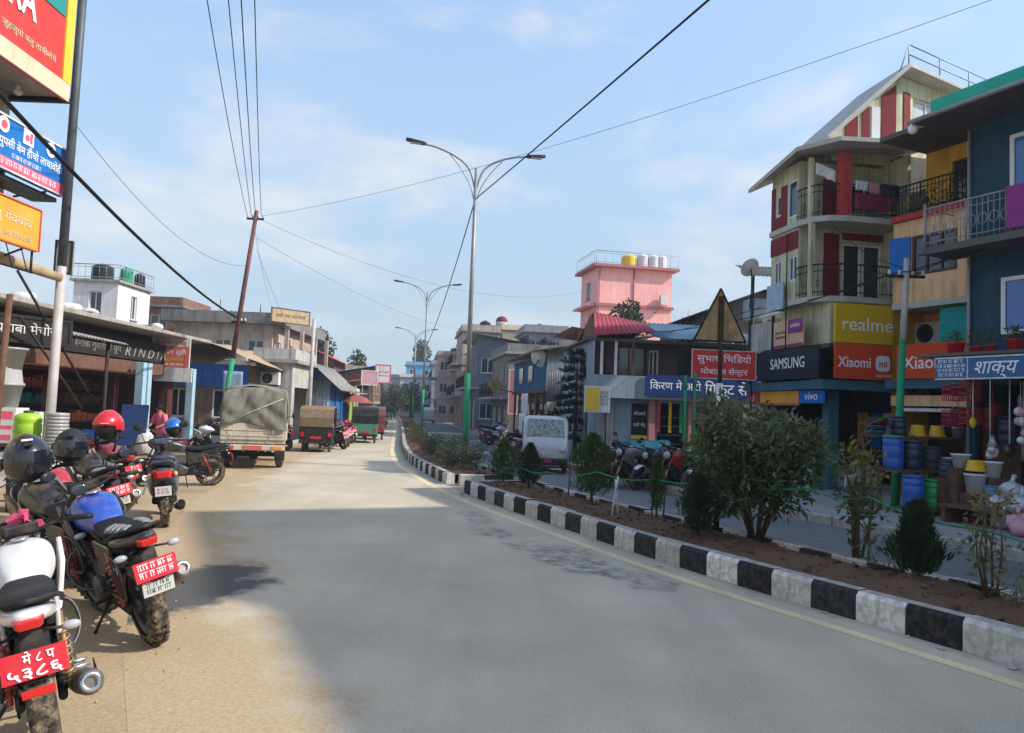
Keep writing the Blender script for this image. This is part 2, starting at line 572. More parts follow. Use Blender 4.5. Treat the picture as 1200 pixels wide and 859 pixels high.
# ------------------------------------------------------------------ ground materials
def ground_mat(name, base, dustc, spots=(), edge=None, fine=26.0, bump=.35, dust_amt=.25, cracks=False):
    m = bpy.data.materials.new(name)
    m.use_nodes = True
    t = m.node_tree
    lk = t.links.new
    b = t.nodes['Principled BSDF']
    b.inputs['Roughness'].default_value = .88
    b.inputs['Specular IOR Level'].default_value = .1
    co = N(t, 'ShaderNodeTexCoord')
    geo = N(t, 'ShaderNodeNewGeometry')
    pos = geo.outputs['Position']
    def noise(scale, det=6, rough=.6, vec=pos):
        n_ = N(t, 'ShaderNodeTexNoise')
        n_.inputs['Scale'].default_value = scale
        n_.inputs['Detail'].default_value = det
        n_.inputs['Roughness'].default_value = rough
        lk(vec, n_.inputs['Vector'])
        return n_.outputs['Fac']
    def rng(v, a, b_, c=0.0, d=1.0):
        r_ = N(t, 'ShaderNodeMapRange')
        for k, x in zip(('From Min', 'From Max', 'To Min', 'To Max'), (a, b_, c, d)):
            r_.inputs[k].default_value = x
        lk(v, r_.inputs['Value'])
        return r_.outputs['Result']
    def mix(f, a, b_, bt='MIX'):
        x = N(t, 'ShaderNodeMix', data_type='RGBA', blend_type=bt)
        if isinstance(f, float):
            x.inputs[0].default_value = f
        else:
            lk(f, x.inputs[0])
        for i, q in ((6, a), (7, b_)):
            if isinstance(q, tuple):
                x.inputs[i].default_value = (*q, 1)
            else:
                lk(q, x.inputs[i])
        return x.outputs[2]
    def math_(op, a, b_=None):
        x = N(t, 'ShaderNodeMath', operation=op)
        for i, q in enumerate((a, b_)):
            if q is None:
                continue
            if isinstance(q, (int, float)):
                x.inputs[i].default_value = q
            else:
                lk(q, x.inputs[i])
        return x.outputs[0]
    col = mix(1.0, base, rng(noise(.35, 8, .62), .3, .7, .80, 1.16), 'MULTIPLY')
    col = mix(1.0, col, rng(noise(fine * 2.2, 5, .75), .3, .7, .74, 1.2), 'MULTIPLY')
    # tyre-worn streaks along the street
    df = rng(noise(.8, 9, .68), .42, .72, 0.0, dust_amt)
    if edge:
        sx = N(t, 'ShaderNodeSeparateXYZ')
        lk(co.outputs['UV'], sx.inputs[0])
        u = math_('ADD', sx.outputs[0], rng(noise(.9, 9, .66), .3, .7, -edge[2], edge[2]))
        e = rng(u, edge[0], edge[1], 1.0, 0.0)
        df = math_('MAXIMUM', df, e)
    tt = N(t, 'ShaderNodeMapping')
    tt.inputs['Rotation'].default_value = (0, 0, R(-22))
    tt.inputs['Scale'].default_value = (1.3, .07, 1)
    lk(pos, tt.inputs['Vector'])
    col = mix(1.0, col, rng(noise(1.0, 6, .6, tt.outputs[0]), .3, .7, .88, 1.08), 'MULTIPLY')     # long tyre-worn streaks
    col = mix(df, col, mix(1.0, dustc, rng(noise(14 * 2.2, 5, .75), .3, .7, .74, 1.2), 'MULTIPLY'))
    dis = N(t, 'ShaderNodeTexNoise')
    dis.inputs['Scale'].default_value = 1.5
    dis.inputs['Detail'].default_value = 8
    dis.inputs['Roughness'].default_value = .62
    lk(pos, dis.inputs['Vector'])
    for (sx_, sy_, rx, ry, ang, amt, c_) in spots:
        v = N(t, 'ShaderNodeMapping', vector_type='TEXTURE')
        v.inputs['Location'].default_value = (sx_, sy_, 0)
        v.inputs['Rotation'].default_value = (0, 0, R(ang))
        v.inputs['Scale'].default_value = (rx, ry, 1000)
        lk(pos, v.inputs['Vector'])
        ln = N(t, 'ShaderNodeVectorMath', operation='LENGTH')
        lk(v.outputs[0], ln.inputs[0])
        q = math_('ADD', ln.outputs['Value'], rng(dis.outputs['Fac'], .25, .75, -.45, .45))
        msk = rng(q, .72, 1.0, amt, 0.0)
        if c_[0] < .1:
            msk = math_('MULTIPLY', msk, rng(noise(4.5, 9, .7), .42, .62))
        col = mix(msk, col, c_)
    if cracks:
        vo = N(t, 'ShaderNodeTexVoronoi', feature='DISTANCE_TO_EDGE')
        vo.inputs['Scale'].default_value = .55
        vm = N(t, 'ShaderNodeVectorMath', operation='ADD')
        lk(pos, vm.inputs[0])
        lk(dis.outputs['Color'], vm.inputs[1])
        lk(vm.outputs[0], vo.inputs['Vector'])
        cr = math_('MULTIPLY', rng(vo.outputs['Distance'], .0, .012, 1.0, 0.0), rng(noise(.5, 3), .52, .62))
        col = mix(math_('MULTIPLY', cr, .5), col, (.035, .035, .035))
    lk(col, b.inputs['Base Color'])
    bp = N(t, 'ShaderNodeBump')
    bp.inputs['Strength'].default_value = bump
    bp.inputs['Distance'].default_value = .012
    lk(math_('ADD', noise(fine * 2.2, 4, .7), math_('MULTIPLY', noise(3.0, 5), 1.5)), bp.inputs['Height'])
    lk(bp.outputs['Normal'], b.inputs['Normal'])
    return m

DUST = (.43, .325, .20)
m_dirt = ground_mat('dusty_earth', (.42, .315, .195), (.46, .355, .225), spots=[(-4.15, 12.7, 1.25, .62, 8, .55, (.16, .125, .085)),
                    (-6.6, 15.6, .7, .4, 10, .35, (.2, .155, .105))], fine=14, bump=.55)
OIL = (.075, .08, .085)
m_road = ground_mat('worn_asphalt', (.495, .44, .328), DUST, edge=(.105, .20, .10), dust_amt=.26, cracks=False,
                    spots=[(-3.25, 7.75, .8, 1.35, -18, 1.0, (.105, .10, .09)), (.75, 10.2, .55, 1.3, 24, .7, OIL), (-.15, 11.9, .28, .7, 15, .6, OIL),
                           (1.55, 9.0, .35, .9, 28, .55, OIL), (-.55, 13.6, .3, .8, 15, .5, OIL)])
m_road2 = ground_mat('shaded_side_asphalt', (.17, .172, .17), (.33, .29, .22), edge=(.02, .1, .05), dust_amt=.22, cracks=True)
m_pave = ground_mat('pavement_concrete', (.30, .295, .28), (.36, .31, .24), fine=18, bump=.3, dust_amt=.3)
m_soil = ground_mat('red_soil', (.13, .075, .046), (.19, .115, .07), fine=22, bump=.9, dust_amt=.5)
m_line = ground_mat('worn_line_paint', (.72, .60, .34), (.42, .36, .25), fine=20, bump=.15, dust_amt=.6)

# ------------------------------------------------------------------ ground sheets
mb = MB()
mb.quad((-1500, -300, 0), (1500, -300, 0), (1500, 2500, 0), (-1500, 2500, 0))
tag(mb.build('ground', m_dirt), kind='structure')
S_END = KS[-1] - 2
def left_edge(s):
    y = kat(s)[0].y
    t = min(max((y - 6) / 32, 0), 1)
    return -(6.3 - 3.3 * t * t * (3 - 2 * t))
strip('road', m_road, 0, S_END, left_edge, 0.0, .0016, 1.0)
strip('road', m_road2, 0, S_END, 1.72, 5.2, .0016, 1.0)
strip('road_edge_line', m_line, 0, S_END, -.50, -.355, .0045, .5)
strip('pavement', m_pave, 0, 75, 5.36, 16.0, .14, 1.0)
S_GAP0, S_GAP1 = s_at_y(17.3), s_at_y(18.9)
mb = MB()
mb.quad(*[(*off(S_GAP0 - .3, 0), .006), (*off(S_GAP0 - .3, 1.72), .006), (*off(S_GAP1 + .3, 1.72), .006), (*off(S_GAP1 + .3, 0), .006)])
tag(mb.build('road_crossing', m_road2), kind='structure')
def soil_z(x, y, t):
    from mathutils import noise as mn
    a = math.sin(math.pi * t) ** .6
    return .09 * a + a * .10 * mn.noise(Vector((x * 1.7, y * 1.7, 0))) + a * .06 * mn.noise(Vector((x * 6, y * 6, 3)))
strip('median_soil', m_soil, 0, S_GAP0 - .25, .2, 1.5, .2, .16, nx=14, zf=soil_z)
strip('median_soil', m_soil, S_GAP1 + .25, s_at_y(45), .2, 1.5, .2, .25, nx=8, zf=soil_z)
strip('median_soil', m_soil, s_at_y(45), s_at_y(150), .2, 1.5, .22, 2, nx=2)
# clods and stones lying on the red soil: too many and too small to count
mb = MB()
for i in range(1500):
    s = random.uniform(4, S_GAP0 - .5)
    o = random.uniform(.3, 1.4)
    q = off(s, o)
    r_ = random.choice([.012, .018, .025, .04]) * random.uniform(.6, 1.2)
    z = .2 + soil_z(q.x, q.y, (o - .2) / 1.3)
    M_ = Matrix.Translation((q.x, q.y, z)) @ Matrix.Rotation(random.random() * 6, 4, 'Z') @ Matrix.Rotation(random.random() * 3, 4, 'X')
    mb.add([(-r_, -r_ * .7, -r_ * .6), (r_, -r_ * .5, -r_ * .5), (r_ * .6, r_, -r_ * .4), (-r_ * .8, r_ * .8, -r_ * .6), (-r_ * .2, 0, r_ * .8), (r_ * .4, r_ * .2, r_ * .6)],
           [(0, 1, 4), (1, 5, 4), (1, 2, 5), (2, 3, 5), (3, 4, 5), (3, 0, 4), (0, 3, 2, 1)], M_)
tag(mb.build('soil_clods', m_soil, fix=False), 'loose red soil clods scattered on the median bed', 'soil', kind='stuff')
# gravel and litter on the dusty verge
mb = MB()
for i in range(500):
    y = random.uniform(2.5, 26)
    s = s_at_y(y)
    q = off(s, left_edge(s) - abs(random.gauss(.3, 1.4)) + .5)
    r_ = random.choice([.004, .005, .007, .011])
    M_ = Matrix.Translation((q.x, q.y, .006 + r_ * .3)) @ Matrix.Rotation(random.random() * 6, 4, 'Z')
    mb.add([(-r_, -r_ * .7, -r_ * .6), (r_, -r_ * .5, -r_ * .5), (r_ * .6, r_, -r_ * .4), (-r_ * .8, r_ * .8, -r_ * .6), (-r_ * .2, 0, r_ * .8), (r_ * .4, r_ * .2, r_ * .6)],
           [(0, 1, 4), (1, 5, 4), (1, 2, 5), (2, 3, 5), (3, 4, 5), (3, 0, 4), (0, 3, 2, 1)], M_)
tag(mb.build('verge_gravel', m_dirt, fix=False), 'small pale stones strewn over the dusty verge', 'gravel', kind='stuff')

# litter blown along the verge and the kerb foot
m_paper = mat('litter_paper', (.55, .53, .48), .85, var=.3, rand=.3)
mb = MB()
for i in range(110):
    s = s_at_y(random.uniform(3, 30))
    q = off(s, random.choice([left_edge(s) - random.uniform(0, 3.5), -random.uniform(.05, .3)]))
    l_ = random.uniform(.015, .05)
    M_ = Matrix.Translation((q.x, q.y, .012)) @ Matrix.Rotation(random.random() * 6, 4, 'Z') @ Matrix.Rotation(random.uniform(-.3, .3), 4, 'X')
    mb.add([(-l_, -l_ * .6, 0), (l_, -l_ * .5, .006), (l_ * .9, l_ * .6, 0), (0, l_ * .7, .012), (-l_ * .9, l_ * .5, .002)], [(0, 1, 2, 3, 4)], M_)
tag(mb.build('litter', m_paper, fix=False), 'scraps of pale litter along the verge and kerb', 'litter', kind='stuff')

# ------------------------------------------------------------------ kerbs
m_kw = mat('kerb_white', (.76, .73, .67), .8, var=.3, scale=7, bump=.4, streak=.6, dust=.6, rand=.35)
m_kb = mat('kerb_black', (.030, .031, .034), .75, var=.3, scale=7, bump=.4, dust=.14, rand=.4)
m_kt = mat('kerb_concrete', (.40, .37, .33), .85, var=.3, scale=9, bump=.5, dust=.45)
def kerb_mesh(m, name):
    b_ = MB()
    prof = [(0, 0), (.0, .245), (.035, .285), (.18, .285), (.2, .27), (.2, 0)]      # x across, z up
    b_.ext(prof, 'y', .006, .504)
    me = b_.mesh(name, m)
    me.materials.append(m_kt)
    for p in me.polygons:
        if p.normal.z > .5:
            p.material_index = 1
    import bmesh
    bm = bmesh.new()
    bm.from_mesh(me)
    bmesh.ops.recalc_face_normals(bm, faces=bm.faces)
    bm.to_mesh(me)
    bm.free()
    for p in me.polygons:
        p.material_index = 1 if abs(p.normal.z) > .9 else 0
    return me
KW, KB = kerb_mesh(m_kw, 'kerb_block'), kerb_mesh(m_kb, 'kerb_block')
def kerb_run(label, s0, s1, o, flip, first=0, y_max=46):
    root = thing('median_kerb', label, None)
    del root['label']
    root['kind'] = 'structure'
    n = int((s1 - s0) / .51)
    rest = {0: MB(), 1: MB()}
    for i in range(n):
        s = s0 + i * .51
        q, d = kat(s + (.51 if flip else 0))
        q = off(s + (.51 if flip else 0), o)
        az = math.atan2(d.y, d.x) - math.pi / 2 + (math.pi if flip else 0)
        k = (i + first) % 2
        if q.y < y_max:
            piece('kerb_block', KW if k else KB, root, (q.x, q.y, random.uniform(-.012, .008)),
                  (random.uniform(-.012, .012), random.uniform(-.02, .02), az + random.uniform(-.012, .012)))
        else:
            rest[k].add([v.co for v in KW.vertices], [tuple(p.vertices) for p in KW.polygons],
                        Matrix.Translation((q.x, q.y, 0)) @ Matrix.Rotation(az, 4, 'Z'))
    for k, m in ((0, m_kb), (1, m_kw)):
        if rest[k].v:
            rest[k].build('kerb_blocks', m, root, fix=False)['kind'] = 'stuff'
kerb_run('near', s_at_y(3.0), S_GAP0, 0, False, 0)
kerb_run('near', s_at_y(3.0), S_GAP0, 1.72, True, 1)
kerb_run('far', S_GAP1, s_at_y(120), 0, False, 1)
kerb_run('far', S_GAP1, s_at_y(70), 1.72, True, 0, 34)
# short kerb returns closing the two median ends
for (s, sgn) in ((S_GAP0 + .05, 1), (S_GAP1 - .2, -1)):
    root = thing('median_kerb', 'x', None)
    del root['label']
    root['kind'] = 'structure'
    for j in range(2):
        q, d = kat(s)
        q = off(s, .24 + j * .62)
        az = math.atan2(d.y, d.x)
        piece('kerb_block', (KW, KB)[j], root, (q.x, q.y, 0), (0, 0, az + math.pi), (1, 1.2, 1))
# plain concrete kerb of the right-hand pavement
PK = MB().ext([(0, 0), (0, .15), (.02, .17), (.15, .17), (.15, 0)], 'y', .004, .996).mesh('kerb_stone', m_kt)
root = thing('pavement_kerb', 'x', None)
del root['label']
root['kind'] = 'structure'
for i in range(74):
    q, d = kat(i + .0)
    q = off(i + .0, 5.205)
    piece('kerb_stone', PK, root, (q.x, q.y, 0), (0, 0, math.atan2(d.y, d.x) - math.pi / 2 + random.uniform(-.01, .01)))

# ================================================================== PLANTS
m_bark = mat('bark', (.12, .085, .055), .9, var=.3, scale=12, bump=.5)
def leafmat(name, c, tr=.3):
    return mat(name, c, .5, var=.55, scale=3.2, trans=tr, spec=.35)
m_leaf = leafmat('shrub_leaf', (.085, .125, .038))
m_leaf2 = leafmat('pale_shrub_leaf', (.17, .185, .085))
m_thuja = leafmat('thuja_leaf', (.075, .115, .028), .2)
m_cyp = leafmat('cypress_leaf', (.032, .055, .024), .15)
m_yel = leafmat('yellow_leaf', (.24, .20, .045), .3)
m_hedge = leafmat('hedge_leaf', (.060, .070, .025), .2)
m_treeL = leafmat('tree_leaf', (.055, .090, .035), .2)
m_pine = leafmat('pine_leaf', (.030, .055, .030), .12)
def leaf(mb, p, d, l, w, up=None):
    d = Vector(d).normalized()
    sd = d.cross(Vector(up) if up else Vector((random.gauss(0, 1), random.gauss(0, 1), random.gauss(0, 1))))
    if sd.length < 1e-4:
        sd = Vector((1, 0, 0))
    sd.normalize()
    nn = sd.cross(d) * (w * .25)
    p = Vector(p)
    b = len(mb.v)
    mid = p + d * l * .45
    mb.v += [tuple(p), tuple(mid + sd * w * .5 + nn), tuple(p + d * l), tuple(mid - sd * w * .5 + nn)]
    mb.f += [(b, b + 1, b + 2), (b, b + 2, b + 3)]
    mb.sm += [False, False]
def rdir(up=0.0):
    v = Vector((random.gauss(0, 1), random.gauss(0, 1), random.gauss(0, 1)))
    v.normalize()
    v.z += up
    return v.normalized()
def bush(name, label, loc, h, rad, stems=5, n=900, ll=.09, lw=.035, lm=None, lm2=None, bare=.3, cat='shrub', group=None, lean=.0, clump=.2):
    """many-stemmed shrub: tapered stems that fork, leaves set in rosettes at the twig ends"""
    rt = thing(name, label, cat, loc, random.uniform(0, 360), group)
    st, tips = MB(), []
    for i in range(stems):
        a = 2 * math.pi * i / stems + random.uniform(-.4, .4)
        e = Vector((math.cos(a) * rad * random.uniform(.35, .95), math.sin(a) * rad * random.uniform(.35, .95), h * random.uniform(.62, .95)))
        b0 = Vector((math.cos(a) * .04, math.sin(a) * .04, -.05))
        mid = b0.lerp(e, .5) + Vector((random.uniform(-.06, .06), random.uniform(-.06, .06), h * .08))
        st.tube([b0, mid, e], [.016 * h, .011 * h, .004 * h], 5)
        for k in range(5):
            t = random.uniform(.3, .98)
            q = b0.lerp(mid, t * 2) if t < .5 else mid.lerp(e, t * 2 - 1)
            dv = rdir(.35) * rad * random.uniform(.3, .62)
            q2 = q + dv
            q2.z = min(max(q2.z, h * bare), h)
            st.tube([q, q.lerp(q2, .5) + Vector((0, 0, .03)), q2], [.006 * h, .004 * h, .002 * h], 4)
            tips.append(q2)
        tips.append(e)
    lv = [MB(), MB()]
    for i in range(n):
        c = random.choice(tips)
        p = c + rdir() * rad * clump * random.random() ** .5 * 1.5
        if p.z < h * bare * .8:
            continue
        k = 1 if (p.z > h * .72 and random.random() < .55) or random.random() < .12 else 0  # second leaf gathers on top; its default pale tone paints in lit highlights
        dv = (p - c).normalized() * .8 + rdir(.1) * .8 if (p - c).length > 1e-4 else rdir()
        leaf(lv[k], p, dv, ll * random.uniform(.7, 1.25), lw * random.uniform(.8, 1.2))
    st.build('stem', m_bark, rt, fix=False)
    lv[0].build('foliage', lm or m_leaf, rt, fix=False)
    lv[1].build('foliage', lm2 or m_leaf2, rt, fix=False)
    return rt
def conifer(name, label, loc, h, rad, n=1500, lm=None, cat='shrub', group=None, top=.25, trunk=.12, ll=.07, droop=0.0):
    """upright dwarf cypress / thuja: a trunk and dense upswept sprays inside an egg-shaped outline"""
    rt = thing(name, label, cat, loc, random.uniform(0, 360), group)
    st = MB()
    st.tube([(0, 0, -.05), (.01, 0, h * .5), (0, 0, h * .93)], [.025 * h, .016 * h, .005], 6)
    lv = MB()
    for i in range(n):
        t = random.random() ** .8
        z = h * (trunk + (1 - trunk) * t)
        prof = (math.sin(math.pi * min(1, (t * .9 + .1)) ** .75)) ** .7 if top < .3 else (1 - t) ** .8
        a = random.random() * 6.283
        prof *= .78 + .34 * math.sin(a * 2 + z * 9 / h + rad * 40) + .22 * math.sin(a * 5 - z * 23 / h)
        r_ = rad * max(prof, .05) * random.random() ** .4 * (1.35 if random.random() < .05 else 1)
        p = Vector((math.cos(a) * r_, math.sin(a) * r_, z))
        for _ in range(2):
            leaf(lv, p + rdir() * .02, Vector((math.cos(a) * .55, math.sin(a) * .55, 1 - droop)) + rdir() * .3, ll * random.uniform(.7, 1.5), ll * .24)
    st.build('trunk', m_bark, rt, fix=False)
    lv.build('foliage', lm or m_thuja, rt, fix=False)
    return rt

PZ = .24
conifer('thuja', 'bright green thuja at the far tip of the near flower bed', (-.10, 17.0, PZ), .95, .34, 1500, m_thuja)
conifer('thuja', 'dark thuja standing second in the bed, in front of the white van', (.45, 16.1, PZ), .92, .33, 1600, m_cyp)
conifer('thuja', 'tallest pale green thuja in the bed, right of the white van', (1.56, 14.3, PZ), 1.22, .42, 2400, m_thuja)
conifer('dwarf_cypress', 'blackish green dwarf cypress left of the big leafy bush', (2.62, 10.55, PZ), .82, .26, 1900, m_cyp)
conifer('dwarf_cypress', 'dark green feathery cypress near the right edge of the bed', (4.33, 8.16, PZ), .80, .23, 2000, m_cyp, ll=.08)
bush('large_shrub', 'big spreading leafy bush with bare twisted stems in the flower bed', (3.42, 10.6, PZ), 1.76, .82, 10, 4700, .14, .05, bare=.24, clump=.24)
bush('sapling', 'slim leafy sapling tied upright with yellowing lower leaves', (4.24, 9.35, PZ), 1.36, .24, 4, 420, .11, .045, bare=.18, clump=.5, lm2=m_yel, cat='sapling')
bush('seedling', 'low pale seedling at the foot of the slim sapling', (4.22, 8.72, PZ), .36, .20, 4, 110, .07, .025, m_leaf2, m_leaf, bare=.1, cat='seedling', clump=.4)
bush('sapling', 'thin yellowish sapling with sparse leaves at the right edge', (4.72, 7.55, PZ), 1.0, .17, 4, 190, .10, .04, m_leaf2, m_yel, bare=.12, cat='sapling', clump=.6)
bush('seedling', 'white-green weedy seedling below the yellowish sapling', (4.66, 7.1, PZ), .32, .2, 5, 100, .06, .02, m_leaf2, m_leaf2, bare=.1, cat='seedling', clump=.4)
conifer('young_cypress', 'narrow young cypress between two stakes in the middle of the bed', (2.42, 12.5, PZ), .90, .13, 500, m_thuja, top=.2)
for i, (yy, o, hh, rr) in enumerate([(19.9, .95, .66, .42), (20.9, .5, .6, .42), (22.1, .95, .68, .5), (23.8, .75, .62, .5), (25.8, .7, .62, .5), (28.2, .7, .66, .5),
                                    (31, .8, .62, .5), (34, .8, .66, .5), (38, .8, .66, .55), (43, .8, .7, .6), (49, .8, .7, .6)]):
    q = off(s_at_y(yy), o)
    ords = ['first', 'second', 'third', 'fourth', 'fifth', 'sixth', 'seventh', 'eighth', 'ninth', 'tenth', 'eleventh']
    bush('hedge_shrub', 'low brownish green hedge shrub, %s along the far median' % ords[i], (q.x, q.y, PZ), hh, rr, 7, 1100 if i < 6 else 500, .06, .025,
         m_hedge, m_treeL, bare=.12, group='hedge shrubs on the far median', clump=.3)
# stakes that hold the plants
m_stake = mat('whitewashed_stake', (.55, .53, .5), .8, var=.3, scale=10)
for lab, x, y, dx, h in (('pale leaning stake left of the narrow young cypress', 1.66, 12.3, .10, .66), ('second pale stake leaning against the first', 1.80, 12.4, -.07, .60)):
    mb = MB()
    mb.tube([(0, 0, -.05), (dx, .02, h)], [.018, .016], 7)
    o = mb.build('plant_stake', m_stake)
    o.location = (x, y, PZ)
    tag(o, lab, 'stake')
for i, (x, y, h) in enumerate(((2.36, 12.6, .95), (2.52, 12.45, .8), (1.2, 15.2, .9), (4.3, 9.2, 1.15), (4.75, 7.7, 1.05))):
    mb = MB()
    mb.tube([(0, 0, -.05), (.02, 0, h * .5), (.01, .01, h)], [.013, .012, .01], 6)
    o = mb.build('plant_stake', m_bark)
    o.location = (x, y, PZ)
    tag(o, ['brown stake just left of the narrow young cypress', 'shorter brown stake right of the narrow young cypress', 'thin dark stake behind the tallest pale thuja',
            'brown stake holding the slim leafy sapling', 'brown stake holding the thin yellowish sapling'][i], 'stake')
m_rope = mat('green_rope', (.03, .25, .12), .7, var=.2, scale=30)
pts = [(-.75, 17.6, .62), (.25, 16.3, .70), (.75, 14.6, .74), (1.5, 13.0, .9), (2.4, 12.5, .86), (3.0, 11.2, 1.0), (3.75, 9.6, 1.06), (4.3, 9.2, 1.02), (4.75, 7.7, .88), (5.4, 6.3, .9)]
mb = MB()
rp = []
for a, b in zip(pts, pts[1:]):
    for k in range(5):
        t = k / 5
        rp.append((a[0] + (b[0] - a[0]) * t, a[1] + (b[1] - a[1]) * t, a[2] + (b[2] - a[2]) * t - .07 * math.sin(math.pi * t)))
rp.append(pts[-1])
mb.tube(rp, .011, 5)
tag(mb.build('rope', m_rope), 'green rope strung from plant to plant along the flower bed', 'rope')

# ================================================================== STREET FURNITURE
m_galv = mat('galvanised_steel', (.30, .31, .32), .5, .35, var=.18, scale=4, streak=.25)
m_green = mat('green_pole_paint', (.015, .27, .13), .55, var=.2, scale=6, dust=.12, streak=.2)
m_dark = mat('dark_metal', (.03, .032, .036), .5, .2, var=.2)
m_led = mat('lamp_lens', (.6, .62, .62), .3)
def lamp_tree(label, y, first=None):
    q = off(s_at_y(y), 1.28)
    az = math.degrees(math.atan2(kat(s_at_y(y))[1].y, kat(s_at_y(y))[1].x)) - 90
    if first:
        return copy_tree(first, (q.x, q.y, .2), az, label)
    rt = thing('street_lamp', label, 'street lamp', (q.x, q.y, .2), az, 'double-armed street lamps on the median')
    mb = MB()
    mb.tube([(0, 0, 2.72), (0, 0, 5.6), (0, 0, 8.95)], [.078, .066, .05], 12)
    mb.build('pole', m_galv, rt)
    mb = MB()
    mb.tube([(0, 0, .02), (0, 0, 2.72)], [.092, .082], 12)
    mb.lathe([(.11, .02), (.11, .3), (.095, .34)], 12)
    mb.build('painted_base', m_green, rt)
    mb = MB()
    mb.box(-.2, .2, -.2, .2, -.02, .02)
    for a in range(4):
        mb.tube([(.15 * (1 if a % 2 else -1), .15 * (1 if a > 1 else -1), .0), (.15 * (1 if a % 2 else -1), .15 * (1 if a > 1 else -1), .08)], .015, 6)
    mb.build('base_plate', m_galv, rt)
    for sg in (-1, 1):
        mb = MB()
        pt = [(sg * .03, 0, 8.35), (sg * .22, 0, 8.9), (sg * .62, 0, 9.22), (sg * 1.15, 0, 9.42), (sg * 1.62, 0, 9.50)]
        mb.tube(catmull3(pt, 4), .032, 8)
        a = mb.build('arm', m_galv, rt)
        mb = MB()
        mb.tube(catmull3([(sg * .05, 0, 8.0), (sg * .2, 0, 8.45), (sg * .55, 0, 8.98), (sg * .85, 0, 9.3)], 3), .016, 6)
        mb.build('brace', m_galv, a)
        mb = MB()
        mb.rings([[(sg * x, yy * w, z + zz) for (yy, zz) in ((-1, 0), (-1, .045), (-.5, .08), (.5, .08), (1, .045), (1, 0))]
                  for x, w, z in ((1.56, .05, 9.47), (1.66, .10, 9.48), (2.0, .12, 9.52), (2.16, .06, 9.54))], smooth=False)
        hd = mb.build('lamp_head', m_dark, a)
        mb = MB()
        mb.box(1.70, 2.04, -.085, .085, -.012, -.002, Matrix.Translation((0, 0, 9.49)) if sg > 0 else Matrix.Translation((0, 0, 9.49)) @ Matrix.Scale(-1, 4, (1, 0, 0)))
        mb.build('lens', m_led, a)
    return rt
def catmull3(P, n):
    P = [Vector(p) for p in P]
    res = []
    for i in range(len(P) - 1):
        p0, p1, p2, p3 = P[max(i - 1, 0)], P[i], P[i + 1], P[min(i + 2, len(P) - 1)]
        for k in range(n):
            t = k / n
            res.append(.5 * ((2 * p1) + (p2 - p0) * t + (2 * p0 - 5 * p1 + 4 * p2 - p3) * t * t + (3 * p1 - p0 - 3 * p2 + p3) * t ** 3))
    return res + [P[-1]]
lampA = lamp_tree('nearest and tallest-looking street lamp with two arms and a green base', 22.6)
lamp_tree('second street lamp down the median, seen left of the nearest one', 48.5, lampA)
lamp_tree('third and smallest street lamp, far down the median', 78, lampA)

# triangular road sign seen from its rusty back
m_rust = mat('rusty_sign_back', (.34, .235, .115), .75, .1, var=.45, scale=5, streak=.75, dust=.2)
m_rustd = mat('rusty_dark_steel', (.055, .04, .032), .8, .2, var=.4, scale=8)
m_polew = mat('white_pole_paint', (.66, .66, .64), .6, var=.2, scale=6, streak=.5)
rt = thing('road_sign', 'rusty brown back of a triangular road sign on a tall pole', 'road sign', (3.08, 11.4, .2), 6)
mb = MB()
mb.ext([(-.385, 2.84), (.385, 2.84), (0, 3.60)], 'y', -.006, .006)
mb.build('plate', m_rust, rt)
mb = MB()
for a, b in (((-.40, 2.83), (.40, 2.83)), ((.40, 2.83), (0, 3.62)), ((0, 3.62), (-.40, 2.83))):
    mb.tube([(a[0], 0, a[1]), (b[0], 0, b[1])], .017, 6)
mb.build('rim', m_rustd, rt)
mb = MB()
mb.box(-.035, .035, -.055, -.008, 2.8, 3.5)
mb.build('bracket', m_rustd, rt)
mb = MB()
mb.tube([(0, -.032, 2.2), (0, -.032, 2.84)], .034, 10)
mb.build('upper_pole', m_rustd, rt)
mb = MB()
mb.tube([(0, -.03, -.1), (0, -.03, 1.15)], .045, 10)
mb.build('pole', m_rustd, rt)
mb = MB()
mb.tube([(0, -.031, 1.15), (0, -.031, 2.2)], .05, 10)
mb.build('painted_band', m_polew, rt)

# utility poles
m_polebrown = mat('rusty_red_pole', (.17, .075, .06), .7, .1, var=.3, scale=5, streak=.5)
m_polegrey = mat('weathered_grey_pole', (.50, .46, .44), .65, .1, var=.2, scale=4, streak=.4)
m_poledk = mat('dark_grey_pole', (.10, .115, .13), .55, .3, var=.2, scale=4)
def util_pole(label, loc, h, split, r0, r1, m_lo, m_hi, lean, arms=(), name='utility_pole'):
    rt = thing(name, label, 'utility pole', loc)
    f = lambda z: (lean[0] * z / h, lean[1] * z / h, z)
    rr = lambda z: r0 + (r1 - r0) * z / h
    for nm, a, b, m in (('painted_base', -.1, split, m_lo), ('pole', split, h, m_hi)):
        mb = MB()
        mb.tube([f(a), f((a + b) / 2), f(b)], [rr(a), rr((a + b) / 2), rr(b)], 12)
        mb.build(nm, m, rt)
    for z, l in arms:
        mb = MB()
        p = f(z)
        mb.box(p[0] - l, p[0] + l, p[1] - .03, p[1] + .03, z - .03, z + .03)
        c = mb.build('crossarm', m_rustd, rt)
        for k in (-1, -.4, .4, 1):
            mb = MB()
            mb.lathe([(.02, 0), (.04, .02), (.025, .05), (.04, .07), (.02, .1)], 8, Matrix.Translation((p[0] + l * .92 * k, p[1], z + .03)))
            mb.build('insulator', m_polew, c)
    return rt
util_pole('leaning utility pole with rust-red top and green base behind the parked truck', (-10.15, 26.9), 8.6, 3.3, .10, .07, m_green, m_polebrown, (.86, .1), [(8.3, .3), (4.6, .25)])
util_pole('tall two-tone grey pole at the left edge of the photo', (-7.82, 13.1), 10.5, 4.05, .078, .068, m_polegrey, m_poledk, (.06, 0))
